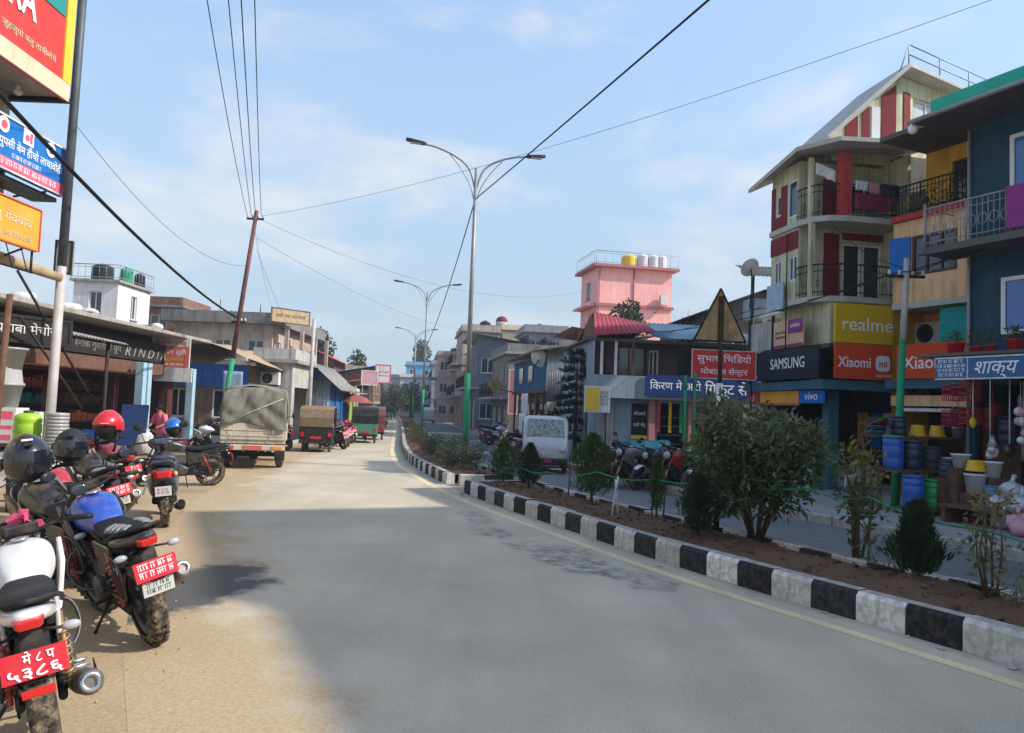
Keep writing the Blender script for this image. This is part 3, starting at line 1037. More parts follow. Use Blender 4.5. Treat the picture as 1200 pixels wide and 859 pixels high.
util_pole('pale utility pole with green base in front of the orange phone shops', (8.32, 16.6), 5.5, 3.72, .09, .06, m_green, m_polegrey, (.16, -.1), [(5.1, .4)])
util_pole('slim pale post with short green base beside the parked rickshaw', (-8.0, 30.5), 5.2, .7, .09, .07, m_green, m_polegrey, (.05, 0))
util_pole('thin green post standing before the pink shop column', (4.75, 20.9), 3.0, 2.6, .045, .04, m_green, m_green, (0, 0))
util_pole('slightly taller thin green post beside the pink shop column', (5.05, 21.1), 3.1, 2.7, .045, .04, m_green, m_green, (0, 0))

# cables
m_cable = mat('black_cable', (.012, .013, .015), .6, var=.1)
def cable(label, a, b, r, sag, n=16, name='cable'):
    mb = MB()
    a, b = Vector(a), Vector(b)
    mb.tube([a.lerp(b, t / n) - Vector((0, 0, sag * 4 * (t / n) * (1 - t / n))) for t in range(n + 1)], r, 5)
    tag(mb.build(name, m_cable), label, 'cable')
cable('thick black cable slanting down from the upper left to the leaning pole', (-6.4, 7.6, 6.0), (-9.75, 26.9, 4.75), .035, .35)
cable('outermost left of four thin wires rising from the leaning pole', (-9.6, 26.95, 8.4), (-3.7, 7.2, 8.6), .009, .3)
cable('second of four thin wires rising from the leaning pole', (-9.45, 26.95, 8.4), (-3.1, 6.8, 8.2), .009, .3)
cable('third of four thin wires rising from the leaning pole', (-9.3, 26.95, 8.4), (-2.8, 6.6, 8.0), .010, .3)
cable('rightmost of four thin wires rising from the leaning pole', (-9.1, 26.95, 8.4), (-2.6, 6.6, 8.0), .009, .25)
qa, qb = off(s_at_y(22.6), 1.28), off(s_at_y(48.5), 1.28)
cable('black wire running from the nearest street lamp up over the road', (qa.x, qa.y, 8.2), (5.23, -3.2, 5.85), .016, .05)
cable('wire dipping between the nearest and the second street lamp', (qa.x, qa.y, 8.2), (qb.x, qb.y, 5.6), .018, .5)
cable('faint wire high across the sky from the leaning pole to the upper right', (10.0, 10.0, 9.2), (-9.1, 26.95, 8.4), .005, .55)
cable('long sagging wire from the leaning pole across to the pink tower', (-9.2, 26.95, 8.3), (6.0, 55.5, 11.0), .005, 1.6)
cable('lower sagging wire from the leaning pole towards the far lamps', (-9.2, 26.95, 7.6), (-1.0, 80, 10.5), .005, 1.5)
cable('wire from the phone shop pole to the cream house balcony', (8.3, 16.5, 5.2), (7.4, 24.0, 5.3), .012, .15)
cable('second wire from the phone shop pole along the dark house', (8.6, 16.5, 5.25), (12.5, 7.0, 6.8), .012, .15)
cable('low wire from the phone shop pole to the blue-roofed shop', (8.1, 16.5, 5.15), (4.2, 25.4, 4.6), .012, .3)

cable('thin wire from the leaning pole to the concrete house roof', (-9.3, 26.95, 7.9), (-13.4, 43, 6.6), .005, .4)
cable('second thin wire from the leaning pole to the blue shed', (-9.2, 26.95, 7.2), (-10.2, 39, 3.9), .005, .5)
cable('low thin wire from the grey pole to the leaning pole', (-7.78, 13.1, 6.6), (-9.5, 26.9, 6.6), .005, .7)
cable('wire looping from the slate house balcony to the phone shop pole', (9.0, 15.3, 5.5), (8.4, 16.5, 5.2), .012, .12)
cable('wire from the phone shop pole to the cream house upper balcony', (8.4, 16.5, 5.3), (8.3, 20.0, 7.1), .010, .2)
cable('thin wire along the shops from the cream house to the timber house', (7.3, 22.5, 5.2), (2.0, 33.0, 5.0), .010, .4)
cable('second wire along the right-hand eaves into the distance', (2.0, 33.0, 5.2), (-2.2, 60, 6.0), .012, .6)

# ================================================================== BUILDINGS
m_glass = mat('dark_window_glass', (.028, .036, .048), .08, var=.2, scale=1.5, spec=.8)
m_bglass = mat('blue_mirror_glass', (.012, .11, .42), .12, .0, var=.25, scale=1.2, spec=.9)
m_wfr = mat('white_window_frame', (.70, .72, .74), .5, var=.08)
m_bfr = mat('brown_window_frame', (.10, .055, .04), .6, var=.2)
m_conc = mat('bare_concrete', (.33, .315, .295), .9, var=.22, scale=2.2, bump=.3, streak=.65)
m_concd = mat('stained_concrete', (.22, .21, .20), .9, var=.25, scale=2.2, bump=.3, streak=.8)
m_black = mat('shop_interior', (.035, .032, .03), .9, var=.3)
m_tin = mat('old_tin_roof', (.30, .29, .28), .55, .25, var=.25, scale=2, streak=.5, dust=.3)
m_white = mat('white_lettering', (.82, .83, .84), .6, var=.04)
m_iron = mat('black_railing', (.022, .024, .026), .55, .2, var=.2)
m_shut = mat('steel_shutter', (.26, .28, .30), .5, .35, var=.2, scale=3, streak=.4)

def corrugated(name, m, parent, p00, p10, p01, p11, pitch=.16, amp=.022):
    """corrugated sheet through four corners: waves run from edge 00-10 to edge 01-11"""
    a, b, c, d = Vector(p00), Vector(p10), Vector(p01), Vector(p11)
    n = max(2, int((b - a).length / pitch))
    nn = (b - a).cross(c - a).normalized()
    vs, fs = [], []
    for i in range(n * 4 + 1):
        t = i / (n * 4)
        o = nn * (amp * (0, 1, 0, -1)[i % 4])
        vs += [a.lerp(b, t) + o, c.lerp(d, t) + o]
    for i in range(n * 4):
        fs.append((2 * i, 2 * i + 2, 2 * i + 3, 2 * i + 1))
    mb = MB()
    mb.add(vs, fs, smooth=True)
    o = mb.build(name, m, parent, fix=False)
    q = o.modifiers.new('solid', 'SOLIDIFY')
    q.thickness = .008
    return o

def house(name, label, x, y, rz, W, D, H, floors, wm, fr=None, pn=None, side='x0', nf=2, ns=3, roof='flat', rm=None, ground='shutter', slab=None, cat='building',
          ww=1.0, wh=1.15, band=True, over=.5, rise=1.2, gm=None, z0=0.0, balc=False, group=None):
    """storeyed box house: front face looks to -y, the street side is x=0 or x=W; window openings are cut through the walls"""
    rt = thing(name, label, cat, (x, y, z0), rz, group)
    fr, pn, slab, rm = fr or m_wfr, pn or m_glass, slab or m_conc, rm or m_tin
    F = {'front': Face(rt, 0, 0, 1, 0), 'x0': Face(rt, 0, D, 0, -1), 'x1': Face(rt, W, 0, 0, 1), 'back': Face(rt, W, D, -1, 0)}
    ln = {'front': W, 'x0': D, 'x1': D, 'back': W}
    fh = H / floors
    walls = MB()
    for k, f in F.items():
        ops = []
        if k in ('front', side):
            nn = nf if k == 'front' else ns
            for fl in range(floors):
                for i in range(nn):
                    c = ln[k] * (i + .5) / nn
                    if fl == 0 and k == side and ground:
                        w2 = min(ln[k] / nn * .42, 1.5)
                        ops.append((c - w2, c + w2, .12, min(2.5, fh * .8), 's'))
                    else:
                        w2 = min(ww / 2, ln[k] / nn * .36)
                        ops.append((c - w2, c + w2, fl * fh + fh * .33, fl * fh + fh * .33 + min(wh, fh * .5), 'w'))
        f.wall(walls, ln[k], 0, H, ops)
        for o in ops:
            if o[4] == 'w':
                f.window(*o[:4], fr, pn, 2, 1, sill=slab)
            elif ground == 'shutter':
                f.shutter(*o[:4], gm or m_shut)
            else:
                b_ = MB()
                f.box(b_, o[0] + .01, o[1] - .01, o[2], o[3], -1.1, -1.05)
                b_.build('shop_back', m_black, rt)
    walls.build('wall', wm, rt)
    if band:
        for fl in range(1, floors):
            mb = MB()
            z = fl * fh
            e = .08
            mb.box(-e, W + e, -e, 0, z - .09, z + .09)
            if side == 'x0':
                mb.box(-e, 0, .002, D, z - .088, z + .088)
            else:
                mb.box(W, W + e, .002, D, z - .088, z + .088)
            mb.build('floor_band', slab, rt)
    if balc:
        f = F[side]
        for fl in range(1, floors):
            mb = MB()
            f.box(mb, .1, D - .1, fl * fh - .1, fl * fh + .05, .09, .9)
            mb.build('balcony', slab, rt)
            f.rail(.15, D - .15, fl * fh + .05, .85, .85, m_iron, .2)
    if roof == 'flat':
        mb = MB()
        mb.box(-.25, W + .25, -.25, D + .25, H, H + .14)
        r_ = mb.build('roof', slab, rt)
        mb = MB()
        for b_ in ((-.12, W + .12, -.12, 0, H + .14, H + .62), (-.12, W + .12, D, D + .12, H + .14, H + .62), (-.12, 0, 0, D, H + .14, H + .619), (W, W + .12, 0, D, H + .14, H + .619)):
            mb.box(*b_)
        mb.build('parapet', wm, r_)
    elif roof == 'shed':
        h1 = rise if side == 'x1' else 0
        h0 = rise if side == 'x0' else 0
        corrugated('roof', rm, rt, (-over, -over, H + h0 + .05), (-over, D + over, H + h0 + .05), (W + over, -over, H + h1 + .05), (W + over, D + over, H + h1 + .05))
        mb = MB()
        mb.ext([(0, H), (W, H), (W, H + h1), (0, H + h0)], 'y', .002, .12)
        mb.build('gable_wall', wm, rt)
    elif roof == 'gable':              # ridge along y
        for sx in (0, 1):
            e = -over if sx == 0 else W + over
            corrugated('roof', rm, rt, (e, -over, H - over * rise / (W / 2)), (e, D + over, H - over * rise / (W / 2)), (W / 2, -over, H + rise + .03), (W / 2, D + over, H + rise + .03))
        for yy in (.002, D - .12):
            mb = MB()
            mb.ext([(0, H), (W, H), (W / 2, H + rise)], 'y', yy, yy + .11)
            mb.build('gable_wall', wm, rt)
    return rt, F

# ------------------------------------------------------------------ LEFT SIDE
m_cream = mat('cream_plaster', (.62, .56, .40), .8, var=.12, scale=2, streak=.3)
m_red = mat('red_sign', (.62, .055, .05), .55, var=.08, scale=2, dust=.06)
m_redor = mat('faded_red_sign', (.60, .13, .09), .6, var=.12, scale=2, dust=.15)
m_yelb = mat('yellow_sign', (.75, .52, .06), .55, var=.08, scale=2)
m_teal = mat('teal_sign', (.03, .25, .25), .55, var=.1)
m_blue = mat('blue_sign', (.02, .16, .48), .55, var=.08, scale=2)
m_pink = mat('pink_sign', (.75, .12, .20), .55, var=.06)
m_orng = mat('orange_sign', (.80, .36, .05), .6, var=.15, scale=2, dust=.15)
m_ply = mat('plywood_soffit', (.36, .31, .25), .8, var=.2, scale=3)
# the near shop house: only its projecting floor slab and sign boards reach into the picture
rt = thing('shop_house', 'near left shop house whose cream floor slab juts out at the upper left corner', 'building', (-8.45, 12.45))
mb = MB()
Face(rt, 0, -9.5, 0, 1).wall(mb, 9.5, 0, 9.6, [(.6, 3.0, .1, 2.6), (3.6, 6.2, .1, 2.6), (6.8, 9.1, .1, 2.6), (1, 2.4, 4.2, 5.6), (4.2, 5.6, 4.2, 5.6), (7.2, 8.6, 4.2, 5.6)])
Face(rt, 0, 0, -1, 0).wall(mb, 5, 0, 9.6)
Face(rt, -5, 0, 0, -1).wall(mb, 9.5, 0, 9.6)
Face(rt, -5, -9.5, 1, 0).wall(mb, 5, 0, 9.6)
mb.build('wall', m_cream, rt)
f0 = Face(rt, 0, -9.5, 0, 1)
for a in (1, 4.2, 7.2):
    f0.window(a, a + 1.4, 4.2, 5.6, m_wfr, m_glass, 3)
for a0, a1 in ((.6, 3.0), (3.6, 6.2), (6.8, 9.1)):
    f0.shutter(a0, a1, .1, 2.6, m_shut)
mb = MB()
mb.box(-5, .92, -9.6, .0, 6.74, 6.84)
mb.build('floor_slab', m_ply, rt)
mb = MB()
mb.box(-.2, .98, -.06, .02, 6.66, 6.74)
mb.build('soffit_trim', m_dark, rt)
mb = MB()
mb.box(-5.3, .6, -9.9, .3, 9.6, 9.75)
mb.build('roof', m_conc, rt)
mb = MB()
mb.tube([(.45, -.5, 6.74), (.45, -.5, 6.64)], .04, 8)
mb.ell((.45, -.5, 6.62), (.07, .07, .05), 10, 6)
mb.build('soffit_lamp', m_wfr, rt)
def sign_thing(name, label, x, y, rz, W, H, z, m, border=None, bw=.06, th=.08, cat='sign', legs=None, side=1):
    """board facing local -y (after rz): root at its lower left corner"""
    rt = thing(name, label, cat, (x, y, z), rz)
    f = Face(rt, 0, 0, 1, 0)
    f.board('panel', 0, W, 0, H, -th, m, th)
    if border:
        mb = MB()
        for b_ in ((0, W, 0, bw), (0, W, H - bw, H), (0, bw, bw, H - bw), (W - bw, W, bw, H - bw)):
            f.box(mb, *b_, .002, .02)
        mb.build('border', border, rt)
    return rt, f
# big red board (faces the street)
rt, f = sign_thing('shop_sign', 'large red billboard with white letters and yellow border at the upper left corner', -7.48, 8.6, 90, 3.8, 2.1, 6.68, m_red)
f.board('bottom_border', 0, 3.78, -.02, .26, .003, m_cream, .03)
f.board('side_border', 3.58, 3.8, .27, 2.1, .003, m_yelb, .03)
f.board('green_corner', 2.95, 3.56, 1.30, 2.1, .003, m_teal, .012)
f.text('TRA', 2.35, .84, .012, .72, m_white, width=1.0, bold=.02)
f.marks(2.75, .42, 1.3, .18, .003, m_cream)
# blue board
rt, f = sign_thing('shop_sign', 'blue office signboard with three white emblems above the orange board', -7.92, 10.2, 90, 3.0, .84, 5.28, m_blue, m_polew, .03)
f.board('pink_strip', .03, 2.97, .03, .20, .004, m_pink, .012)
for i, a in enumerate((1.35, 1.95, 2.55)):
    mb = MB()
    if i == 1:
        f.box(mb, a - .13, a + .13, .55, .80, .004, .014)
    else:
        mb.lathe([(.125, .004), (.125, .014)], 20, f.M(a, .68))
    e = mb.build('emblem', m_white, rt)
    mb = MB()
    if i == 1:
        mb.lathe([(.055, .015), (.055, .02)], 10, f.M(a - .04, .66))
        f.box(mb, a + .03, a + .09, .6, .76, .015, .02)
    else:
        mb.lathe([(.07, .015), (.07, .02)], 6 if i else 12, f.M(a, .68))
    mb.build('emblem_mark', m_pink if i < 2 else m_blue, e)
f.marks(1.85, .31, 2.1, .26, .002, m_white)
f.marks(1.95, .225, .8, .09, .002, m_white)
f.marks(1.8, .06, 2.1, .12, .016, m_white)
mb = MB()
for a in (.4, 1.5, 2.6):
    mb.tube([f.p(a, -.02, -.06), f.p(a, -.12, -.6)], .02, 6)
    mb.tube([f.p(a, .5, -.08), f.p(a, .5, -.62)], .02, 6)
f.box(mb, .1, 2.95, -.11, -.04, -.5, -.08)
mb.build('bracket', m_dark, rt)
# orange board
rt, f = sign_thing('shop_sign', 'orange shop signboard with pale lettering under the blue board', -7.6, 8.6, 90, 3.52, .68, 4.1, m_orng, m_redor, .02)
f.marks(2.5, .26, 1.6, .26, .002, m_cream)
f.marks(2.7, .07, 1.2, .14, .002, m_cream)
mb = MB()
for a in (.5, 2.0, 3.45):
    mb.tube([f.p(a, 0, -.06), f.p(a, -.35, -.06)], .018, 6)
    mb.tube([f.p(a, .1, -.08), f.p(a, -.3, -1.0)], .018, 6)
mb.tube([f.p(.1, -.33, -.06), f.p(3.5, -.33, -.06)], .018, 6)
for k in range(9):
    mb.tube([f.p(.3 + k * .36, 0, -.06), f.p(.48 + k * .36, -.33, -.06)], .009, 5)
mb.build('frame', m_dark, rt)
# small grey board behind
rt, f = sign_thing('sign_back', 'narrow grey back of a small board beside the orange sign', -8.42, 13.9, 15, .3, .62, 4.05, m_conc, m_dark, .03)
mb = MB()
mb.tube([f.p(.15, -4.05, -.03), f.p(.15, 0, -.03)], .025, 6)
mb.build('post', m_dark, rt)
# bamboo beam and stall
m_bamboo = mat('bamboo', (.44, .33, .20), .7, var=.25, scale=6, streak=.3)
mb = MB()
mb.tube([(-7.75, 13.0, 3.84), (-8.2, 12.0, 4.0), (-8.6, 11.1, 4.10), (-9.6, 8.8, 4.3)], [.075, .10, .13, .14], 10)
tag(mb.build('awning_roll', m_bamboo), 'pale rolled-up awning on a beam ending at the grey pole', 'awning')
m_tarp = mat('grey_tarpaulin', (.25, .24, .22), .8, var=.3, scale=4, bump=.4, dust=.3)
m_wood = mat('old_timber', (.14, .075, .05), .8, var=.3, scale=8, streak=.4)
rt = thing('market_stall', 'cluttered open stall with a low tin roof behind the grey pole', 'stall', (-12.2, 14.0), 4)
mb = MB()
mb.box(-1.6, 2.3, .2, 5.4, 0, .18)
mb.build('floor', m_conc, rt)
corrugated('roof', m_tin, rt, (2.6, -.4, 3.2), (2.6, 5.8, 3.2), (-1.8, -.4, 4.0), (-1.8, 5.8, 4.0))
mb = MB()
mb.box(-1.7, -1.6, .2, 5.4, .18, 3.9)
mb.build('back_wall', m_black, rt)
for y in (.3, 2.8, 5.3):
    mb = MB()
    mb.tube([(2.3, y, .1), (2.32, y, 3.2)], .05, 8)
    mb.build('post', m_rustd, rt)
for k, z in enumerate((.8, 1.5, 2.2)):
    mb = MB()
    mb.box(-1.5, -1.0, .3, 5.2, z, z + .04)
    mb.build('shelf', m_wood, rt)
rt2, f = sign_thing('stall_sign', 'dark signboard with white letters hung under the stall roof', -9.45, 12.6, 60, 2.2, .5, 2.75, m_black, m_dark)
f.marks(1.1, .1, 1.7, .32, .002, m_polew)
for i, (a, b, lab) in enumerate((((-8.75, 13.4, 4.0), (-8.35, 15.2, 1.9), 'upper of two dark struts slanting down behind the grey pole'),
                                 ((-8.65, 13.4, 3.2), (-8.35, 15.0, 1.6), 'lower of two dark struts slanting down behind the grey pole'))):
    mb = MB()
    mb.tube([a, b], .025, 6)
    tag(mb.build('strut', m_rustd), lab, 'strut')
mb = MB()
mb.tube([(-7.75, 11.6, 0), (-7.72, 11.6, 1.6), (-7.66, 11.6, 3.35)], [.05, .055, .045], 8)
tag(mb.build('timber_post', m_wood), 'rough reddish timber post left of the grey pole', 'post')

# ---- long dark shop
m_sheet = mat('roof_slab_edge', (.36, .33, .29), .85, var=.2, scale=2, streak=.6)
m_lblue = mat('light_blue_paint', (.33, .50, .60), .6, var=.14, scale=4, streak=.35)
m_brown = mat('brown_fascia', (.16, .085, .06), .7, var=.25, scale=3, streak=.5)
m_dkred = mat('dark_red_brown', (.085, .03, .026), .75, var=.3, scale=3)
rt = thing('long_shop', 'long dark shop with a flat overhanging roof and light blue columns', 'building', (-12.0, 17.6))
f = Face(rt, -1.0, 0, 0, 1)
mb = MB()
f.wall(mb, 12.0, 0, 4.0, [(.4, 4.0, .3, 2.5), (4.3, 7.6, .3, 2.5), (7.9, 11.2, .3, 2.5)])
Face(rt, -5, 0, 1, 0).wall(mb, 4.0, 0, 4.0)
Face(rt, -1.0, 12, -1, 0).wall(mb, 4.0, 0, 4.0)
Face(rt, -5, 12, 0, -1).wall(mb, 12.0, 0, 4.0)
mb.build('wall', m_dkred, rt)
mb = MB()
mb.box(-5.4, .25, -.6, 12.3, 4.0, 4.12)
mb.build('roof', m_sheet, rt, .02)
mb = MB()
mb.box(-1.0, .0, .0, 12.0, .002, .3)
mb.build('plinth', m_conc, rt)
for a in (7.3, 7.65, 11.2):
    mb = MB()
    mb.box(-.13, .13, a - .13, a + .13, .3, 2.95)
    mb.build('column', m_lblue, rt, .012)
mb = MB()
f.box(mb, 0, 12, 2.62, 3.0, .5, .58)
mb.build('fascia_beam', m_brown, rt)
mb = MB()
f.box(mb, .2, 11.0, 3.06, 3.72, .44, .5)
bd = mb.build('fascia_board', m_black, rt)
f.text('R I N D I A', 8.6, 3.17, .504, .42, m_conc, parent=bd, shear=.3, width=2.9)
f.marks(4.6, 3.15, 4.6, .4, .502, m_concd, parent=bd)
for a0, a1 in ((.4, 4.0), (4.3, 7.6), (7.9, 11.2)):
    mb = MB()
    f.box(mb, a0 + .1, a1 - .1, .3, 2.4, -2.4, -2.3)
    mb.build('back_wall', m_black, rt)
    for z in (.9, 1.5, 2.0):
        mb = MB()
        f.box(mb, a0 + .2, a1 - .2, z, z + .03, -2.25, -1.8)
        sh = mb.build('shelf', m_wood, rt)
        mb = MB()
        a = a0 + .25
        while a < a1 - .4:
            w = random.uniform(.12, .3)
            f.box(mb, a, a + w, z + .035, z + random.uniform(.2, .42), -2.2, -1.9)
            a += w + random.uniform(.01, .08)
        mb.build('shelf_goods', random.choice([m_redor, m_teal, m_brown]), sh)['kind'] = 'stuff'
mb = MB()
for k in range(14):
    y = random.uniform(.2, 11)
    mb.cbox((random.uniform(-2, -.2), y, 4.18), (random.uniform(.2, .7), random.uniform(.2, .6), .12), Matrix.Rotation(0, 4, 'Z'))
mb.build('roof_clutter', m_conc, rt)['kind'] = 'stuff'
m_sack = mat('white_sack', (.62, .60, .57), .8, var=.2, scale=5, bump=.3)
for i, (x, y) in enumerate(((-12.4, 19.2), (-12.3, 21.2), (-12.2, 26.2), (-12.4, 22.3))):
    mb = MB()
    mb.ell((0, 0, .12), (.32, .22, .14), 10, 6)
    mb.ell((.2, .05, .14), (.16, .15, .12), 8, 5)
    o = mb.build('roof_sack', m_sack)
    o.location = (x, y, 4.12)
    o.rotation_euler = (0, 0, i)
    tag(o, ['pale sack on the long shop roof nearest the camera', 'pale sack second along the long shop roof edge', 'pale sack at the far end of the long shop roof',
            'pale sack third along the long shop roof edge'][i], 'sack', 'sacks on the long shop roof')
rt, f = sign_thing('shop_sign', 'red and white hanging signboard at the end of the long dark shop', -13.15, 27.6, 4, 1.5, 1.5, 2.52, m_polew, None)
f.board('red_field', .18, 1.48, .42, 1.18, .004, m_redor, .01)
f.marks(.83, .84, 1.1, .28, .012, m_white)
f.marks(.83, .62, .9, .18, .012, m_yelb)
f.marks(.83, .45, 1.0, .15, .012, m_white)
f.marks(.83, 1.21, 1.1, .22, .002, m_redor)
rt, f = sign_thing('shop_sign', 'plain white board hanging just below the red and white sign', -12.75, 27.4, 4, 1.3, .5, 2.42, m_polew, None)
mb = MB()
mb.tube([f.p(.3, .5, -.04), f.p(.3, 1.0, -.04)], .012, 5)
mb.tube([f.p(1.0, .5, -.04), f.p(1.0, 1.0, -.04)], .012, 5)
mb.build('hanger', m_dark, rt)
mb = MB()
mb.box(-.05, .75, -.03, .03, 0, 1.3)
o = mb.build('notice_panel', mat('navy_panel', (.03, .06, .17), .6), None, .01)
o.location, o.rotation_euler = (-12.2, 24.2, .3), (R(-8), 0, R(8))
tag(o, 'dark blue panel leaning between the light blue columns', 'panel')

# ---- white roof room with tanks, brick room
m_wht = mat('whitewash', (.68, .68, .67), .85, var=.15, scale=1.6, streak=.45)
rt, F = house('white_house', 'white roof-top house with water tanks and railings behind the long shop', -20.8, 36, 0, 2.1, 3.2, 7.15, 3, m_wht, side='x1', nf=1, ns=1, roof=None, ww=.6, band=False)
mb = MB()
mb.box(-.15, 2.25, -.15, 3.35, 7.15, 7.27)
mb.build('roof', m_conc, rt)
Face(rt, 0, 0, 1, 0).rail(-.1, 2.2, 7.27, .7, .1, m_galv, .3)
Face(rt, 2.1, 0, 0, 1).rail(-.1, 3.3, 7.27, .7, .1, m_galv, .3)
m_tankb = mat('black_tank', (.022, .03, .032), .5, var=.2)
m_tankg = mat('green_tank', (.02, .30, .18), .5, var=.15)
def tank(label, x, y, z, r, h, m, group=None):
    rt = thing('water_tank', label, 'water tank', (x, y, z), 0, group)
    mb = MB()
    pr = [(r * .97, 0)]
    for k in range(5):
        zz = h * .8 * (k + .5) / 5
        pr += [(r, zz - h * .05), (r * .955, zz), (r, zz + h * .05)]
    pr += [(r * .96, h * .82), (r * .6, h * .93), (r * .32, h * .94)]
    mb.lathe(pr, 18)
    mb.build('barrel', m, rt)
    mb = MB()
    mb.lathe([(r * .3, h * .945), (r * .32, h * .96), (r * .3, h), (.02, h * 1.01)], 14)
    mb.build('lid', m, rt)
    return rt
tank('wide black water tank on the white roof-top house', -19.85, 36.7, 7.27, .5, .85, m_tankb)
tank('green water tank on the white roof-top house', -19.05, 37.4, 7.27, .3, .85, m_tankg)
tank('small black tank right of the green one on the white house', -18.95, 38.5, 7.27, .25, .75, m_tankb)
m_brick = mat('old_brick', (.22, .125, .085), .9, var=.3, scale=4, bump=.4, streak=.5)
house('brick_house', 'bare brown brick house with a thin flat roof behind the long shop', -22.2, 45, 0, 2.6, 4, 7.1, 3, m_brick, side='x1', nf=1, ns=1, roof='flat', slab=m_concd, cat='house')

# ---- tarp roofed blue shop
m_tan = mat('tan_tarpaulin', (.40, .30, .19), .85, var=.25, scale=3, bump=.5, dust=.3)
m_bluep = mat('bright_blue_paint', (.03, .15, .42), .65, var=.2, scale=3, streak=.35)
m_paleg = mat('pale_grey_plaster', (.46, .44, .40), .85, var=.25, scale=1.6, streak=.7)
rt, F = house('tarp_roof_shop', 'blue fronted shop under a sagging tan tarpaulin roof behind the truck', -14.6, 31.5, 2, 3.8, 6.5, 3.3, 1, mat('weathered_boards', (.20, .15, .115), .85, var=.3, scale=3, streak=.7), side='x1', nf=2, ns=2, roof=None, ground='open')
for k_ in range(8):
    F['front'].board('blue_board', .1 + k_ * .46, .54 + k_ * .46, 2.35, 3.28, .01 + .004 * (k_ % 3), m_bluep, .02)
mb = MB()
nx, ny = 14, 10
vs, fs = [], []
for i in range(nx + 1):
    for j in range(ny + 1):
        a, b = i / nx, j / ny
        vs.append((-.5 + a * 5.2, -.7 + b * 7.6, 3.35 + .95 * (1 - abs(a * 2 - .9)) + .10 * math.sin(a * 9 + b * 5) * math.sin(b * 7) + .06 * random.random()))
for i in range(nx):
    for j in range(ny):
        q = i * (ny + 1) + j
        fs.append((q, q + ny + 1, q + ny + 2, q + 1))
mb.add(vs, fs, smooth=True)
mb.build('roof', m_tan, rt, fix=False)
rt, F = house('plaster_annex', 'small pale annex with an air conditioner right of the tarp roofed shop', -11.2, 33.6, 2, 1.6, 4, 3.55, 1, m_paleg, side='x1', nf=0, ns=1, roof='flat', ground='open')
rt = thing('air_conditioner', 'white outdoor air conditioner unit on the pale annex wall', 'air conditioner', (-10.45, 33.45, 2.55), 2)
mb = MB()
mb.box(-.4, .4, -.32, 0, 0, .55)
mb.build('casing', m_wht, rt, .02)
mb = MB()
mb.lathe([(.22, 0), (.22, .02), (.17, .025), (.17, 0)], 18, Face(rt, 0, 0, 1, 0).M(-.08, .28, .32))
mb.build('fan_grille', m_dark, rt)
mb = MB()
mb.box(-.3, .3, -.34, .14, -.05, -.0)
mb.build('bracket', m_dark, rt)

# ---- big concrete house
m_pinkish = mat('pinkish_plaster', (.48, .38, .32), .85, var=.25, scale=1.3, streak=.75)
rt, F = house('concrete_house', 'large weathered two-storey concrete house with a long dark parapet', -18.6, 42, 0, 5.4, 9.4, 6.0, 2, m_pinkish, side='x1', nf=3, ns=4, roof=None, ww=.9, slab=m_concd, balc=True)
mb = MB()
mb.box(-.5, 5.9, -.6, 9.8, 6.0, 6.14)
rf = mb.build('roof', m_concd, rt)
mb = MB()
for b_ in ((-.5, 5.9, -.6, -.48, 6.14, 6.62), (5.78, 5.9, -.478, 9.8, 6.14, 6.62), (-.5, -.38, -.478, 9.8, 6.14, 6.62)):
    mb.box(*b_)
mb.build('parapet', m_concd, rf)
for i, yy in enumerate((.1, 3.1, 6.2, 9.2)):
    mb = MB()
    mb.box(6.05, 6.25, yy, yy + .2, 0, 6.0)
    mb.build('pillar', m_pinkish, rt)
for k in range(5):
    mb = MB()
    x, y = random.uniform(1, 5.6), random.uniform(0, 8)
    mb.tube([(x, y, 6.14), (x, y, 7.4)], .02, 5)
    mb.build('rebar', m_rustd, rf)
sg, f = sign_thing('roof_sign', 'tan signboard on the roof corner of the concrete house', -13.0, 41.0, 48, 2.4, .8, 6.1, m_bamboo, m_brown, .05)
f.marks(1.2, .24, 1.8, .34, .002, m_brown)

# ---- far left row
m_galvs = mat('grey_tin_sheet', (.36, .38, .39), .5, .3, var=.2, scale=3, streak=.5)
rt, F = house('blue_shed', 'tin shed with bright blue side doors and a pale gable roof', -10.9, 38.3, 4, 1.9, 6.0, 3.0, 1, m_bluep, side='x1', nf=0, ns=3, roof='gable', rm=m_tin, rise=.8, over=.6, gm=m_bluep, cat='shed')
corrugated('front_sheet', m_galvs, rt, (0.02, -.03, .0), (1.88, -.03, .0), (.02, -.03, 3.0), (1.88, -.03, 3.0))
m_grn = mat('leaf_green_paint', (.30, .40, .12), .7, var=.15, scale=3, streak=.3)
m_rrust = mat('red_rusty_roof', (.30, .13, .09), .7, .1, var=.3, scale=2, streak=.5)
house('green_stall', 'small yellow-green shop with a brown roof past the blue shed', -11.3, 44.8, 6, 1.9, 5, 2.7, 1, m_grn, side='x1', nf=1, ns=2, roof='shed', rm=m_rrust, rise=.5, ground='shutter', gm=m_grn, cat='shop')
m_roofb = mat('blue_metal_roof', (.03, .16, .45), .45, .2, var=.15, scale=2)
m_roofr = mat('red_metal_roof', (.45, .08, .06), .5, .1, var=.2, scale=2)
house('blue_roof_house', 'house with a bright blue shed roof behind the left-hand stalls', -14.2, 60, 4, 3.4, 6, 4.0, 2, m_brick, side='x1', nf=2, ns=3, roof='shed', rm=m_roofb, rise=.9, cat='house')
house('red_roof_house', 'low house with a red tin roof left of the blue-roofed one', -18.2, 62, 4, 3.8, 6, 5.4, 2, m_brown, side='x1', nf=2, ns=3, roof='gable', rm=m_roofr, rise=.8, cat='house')
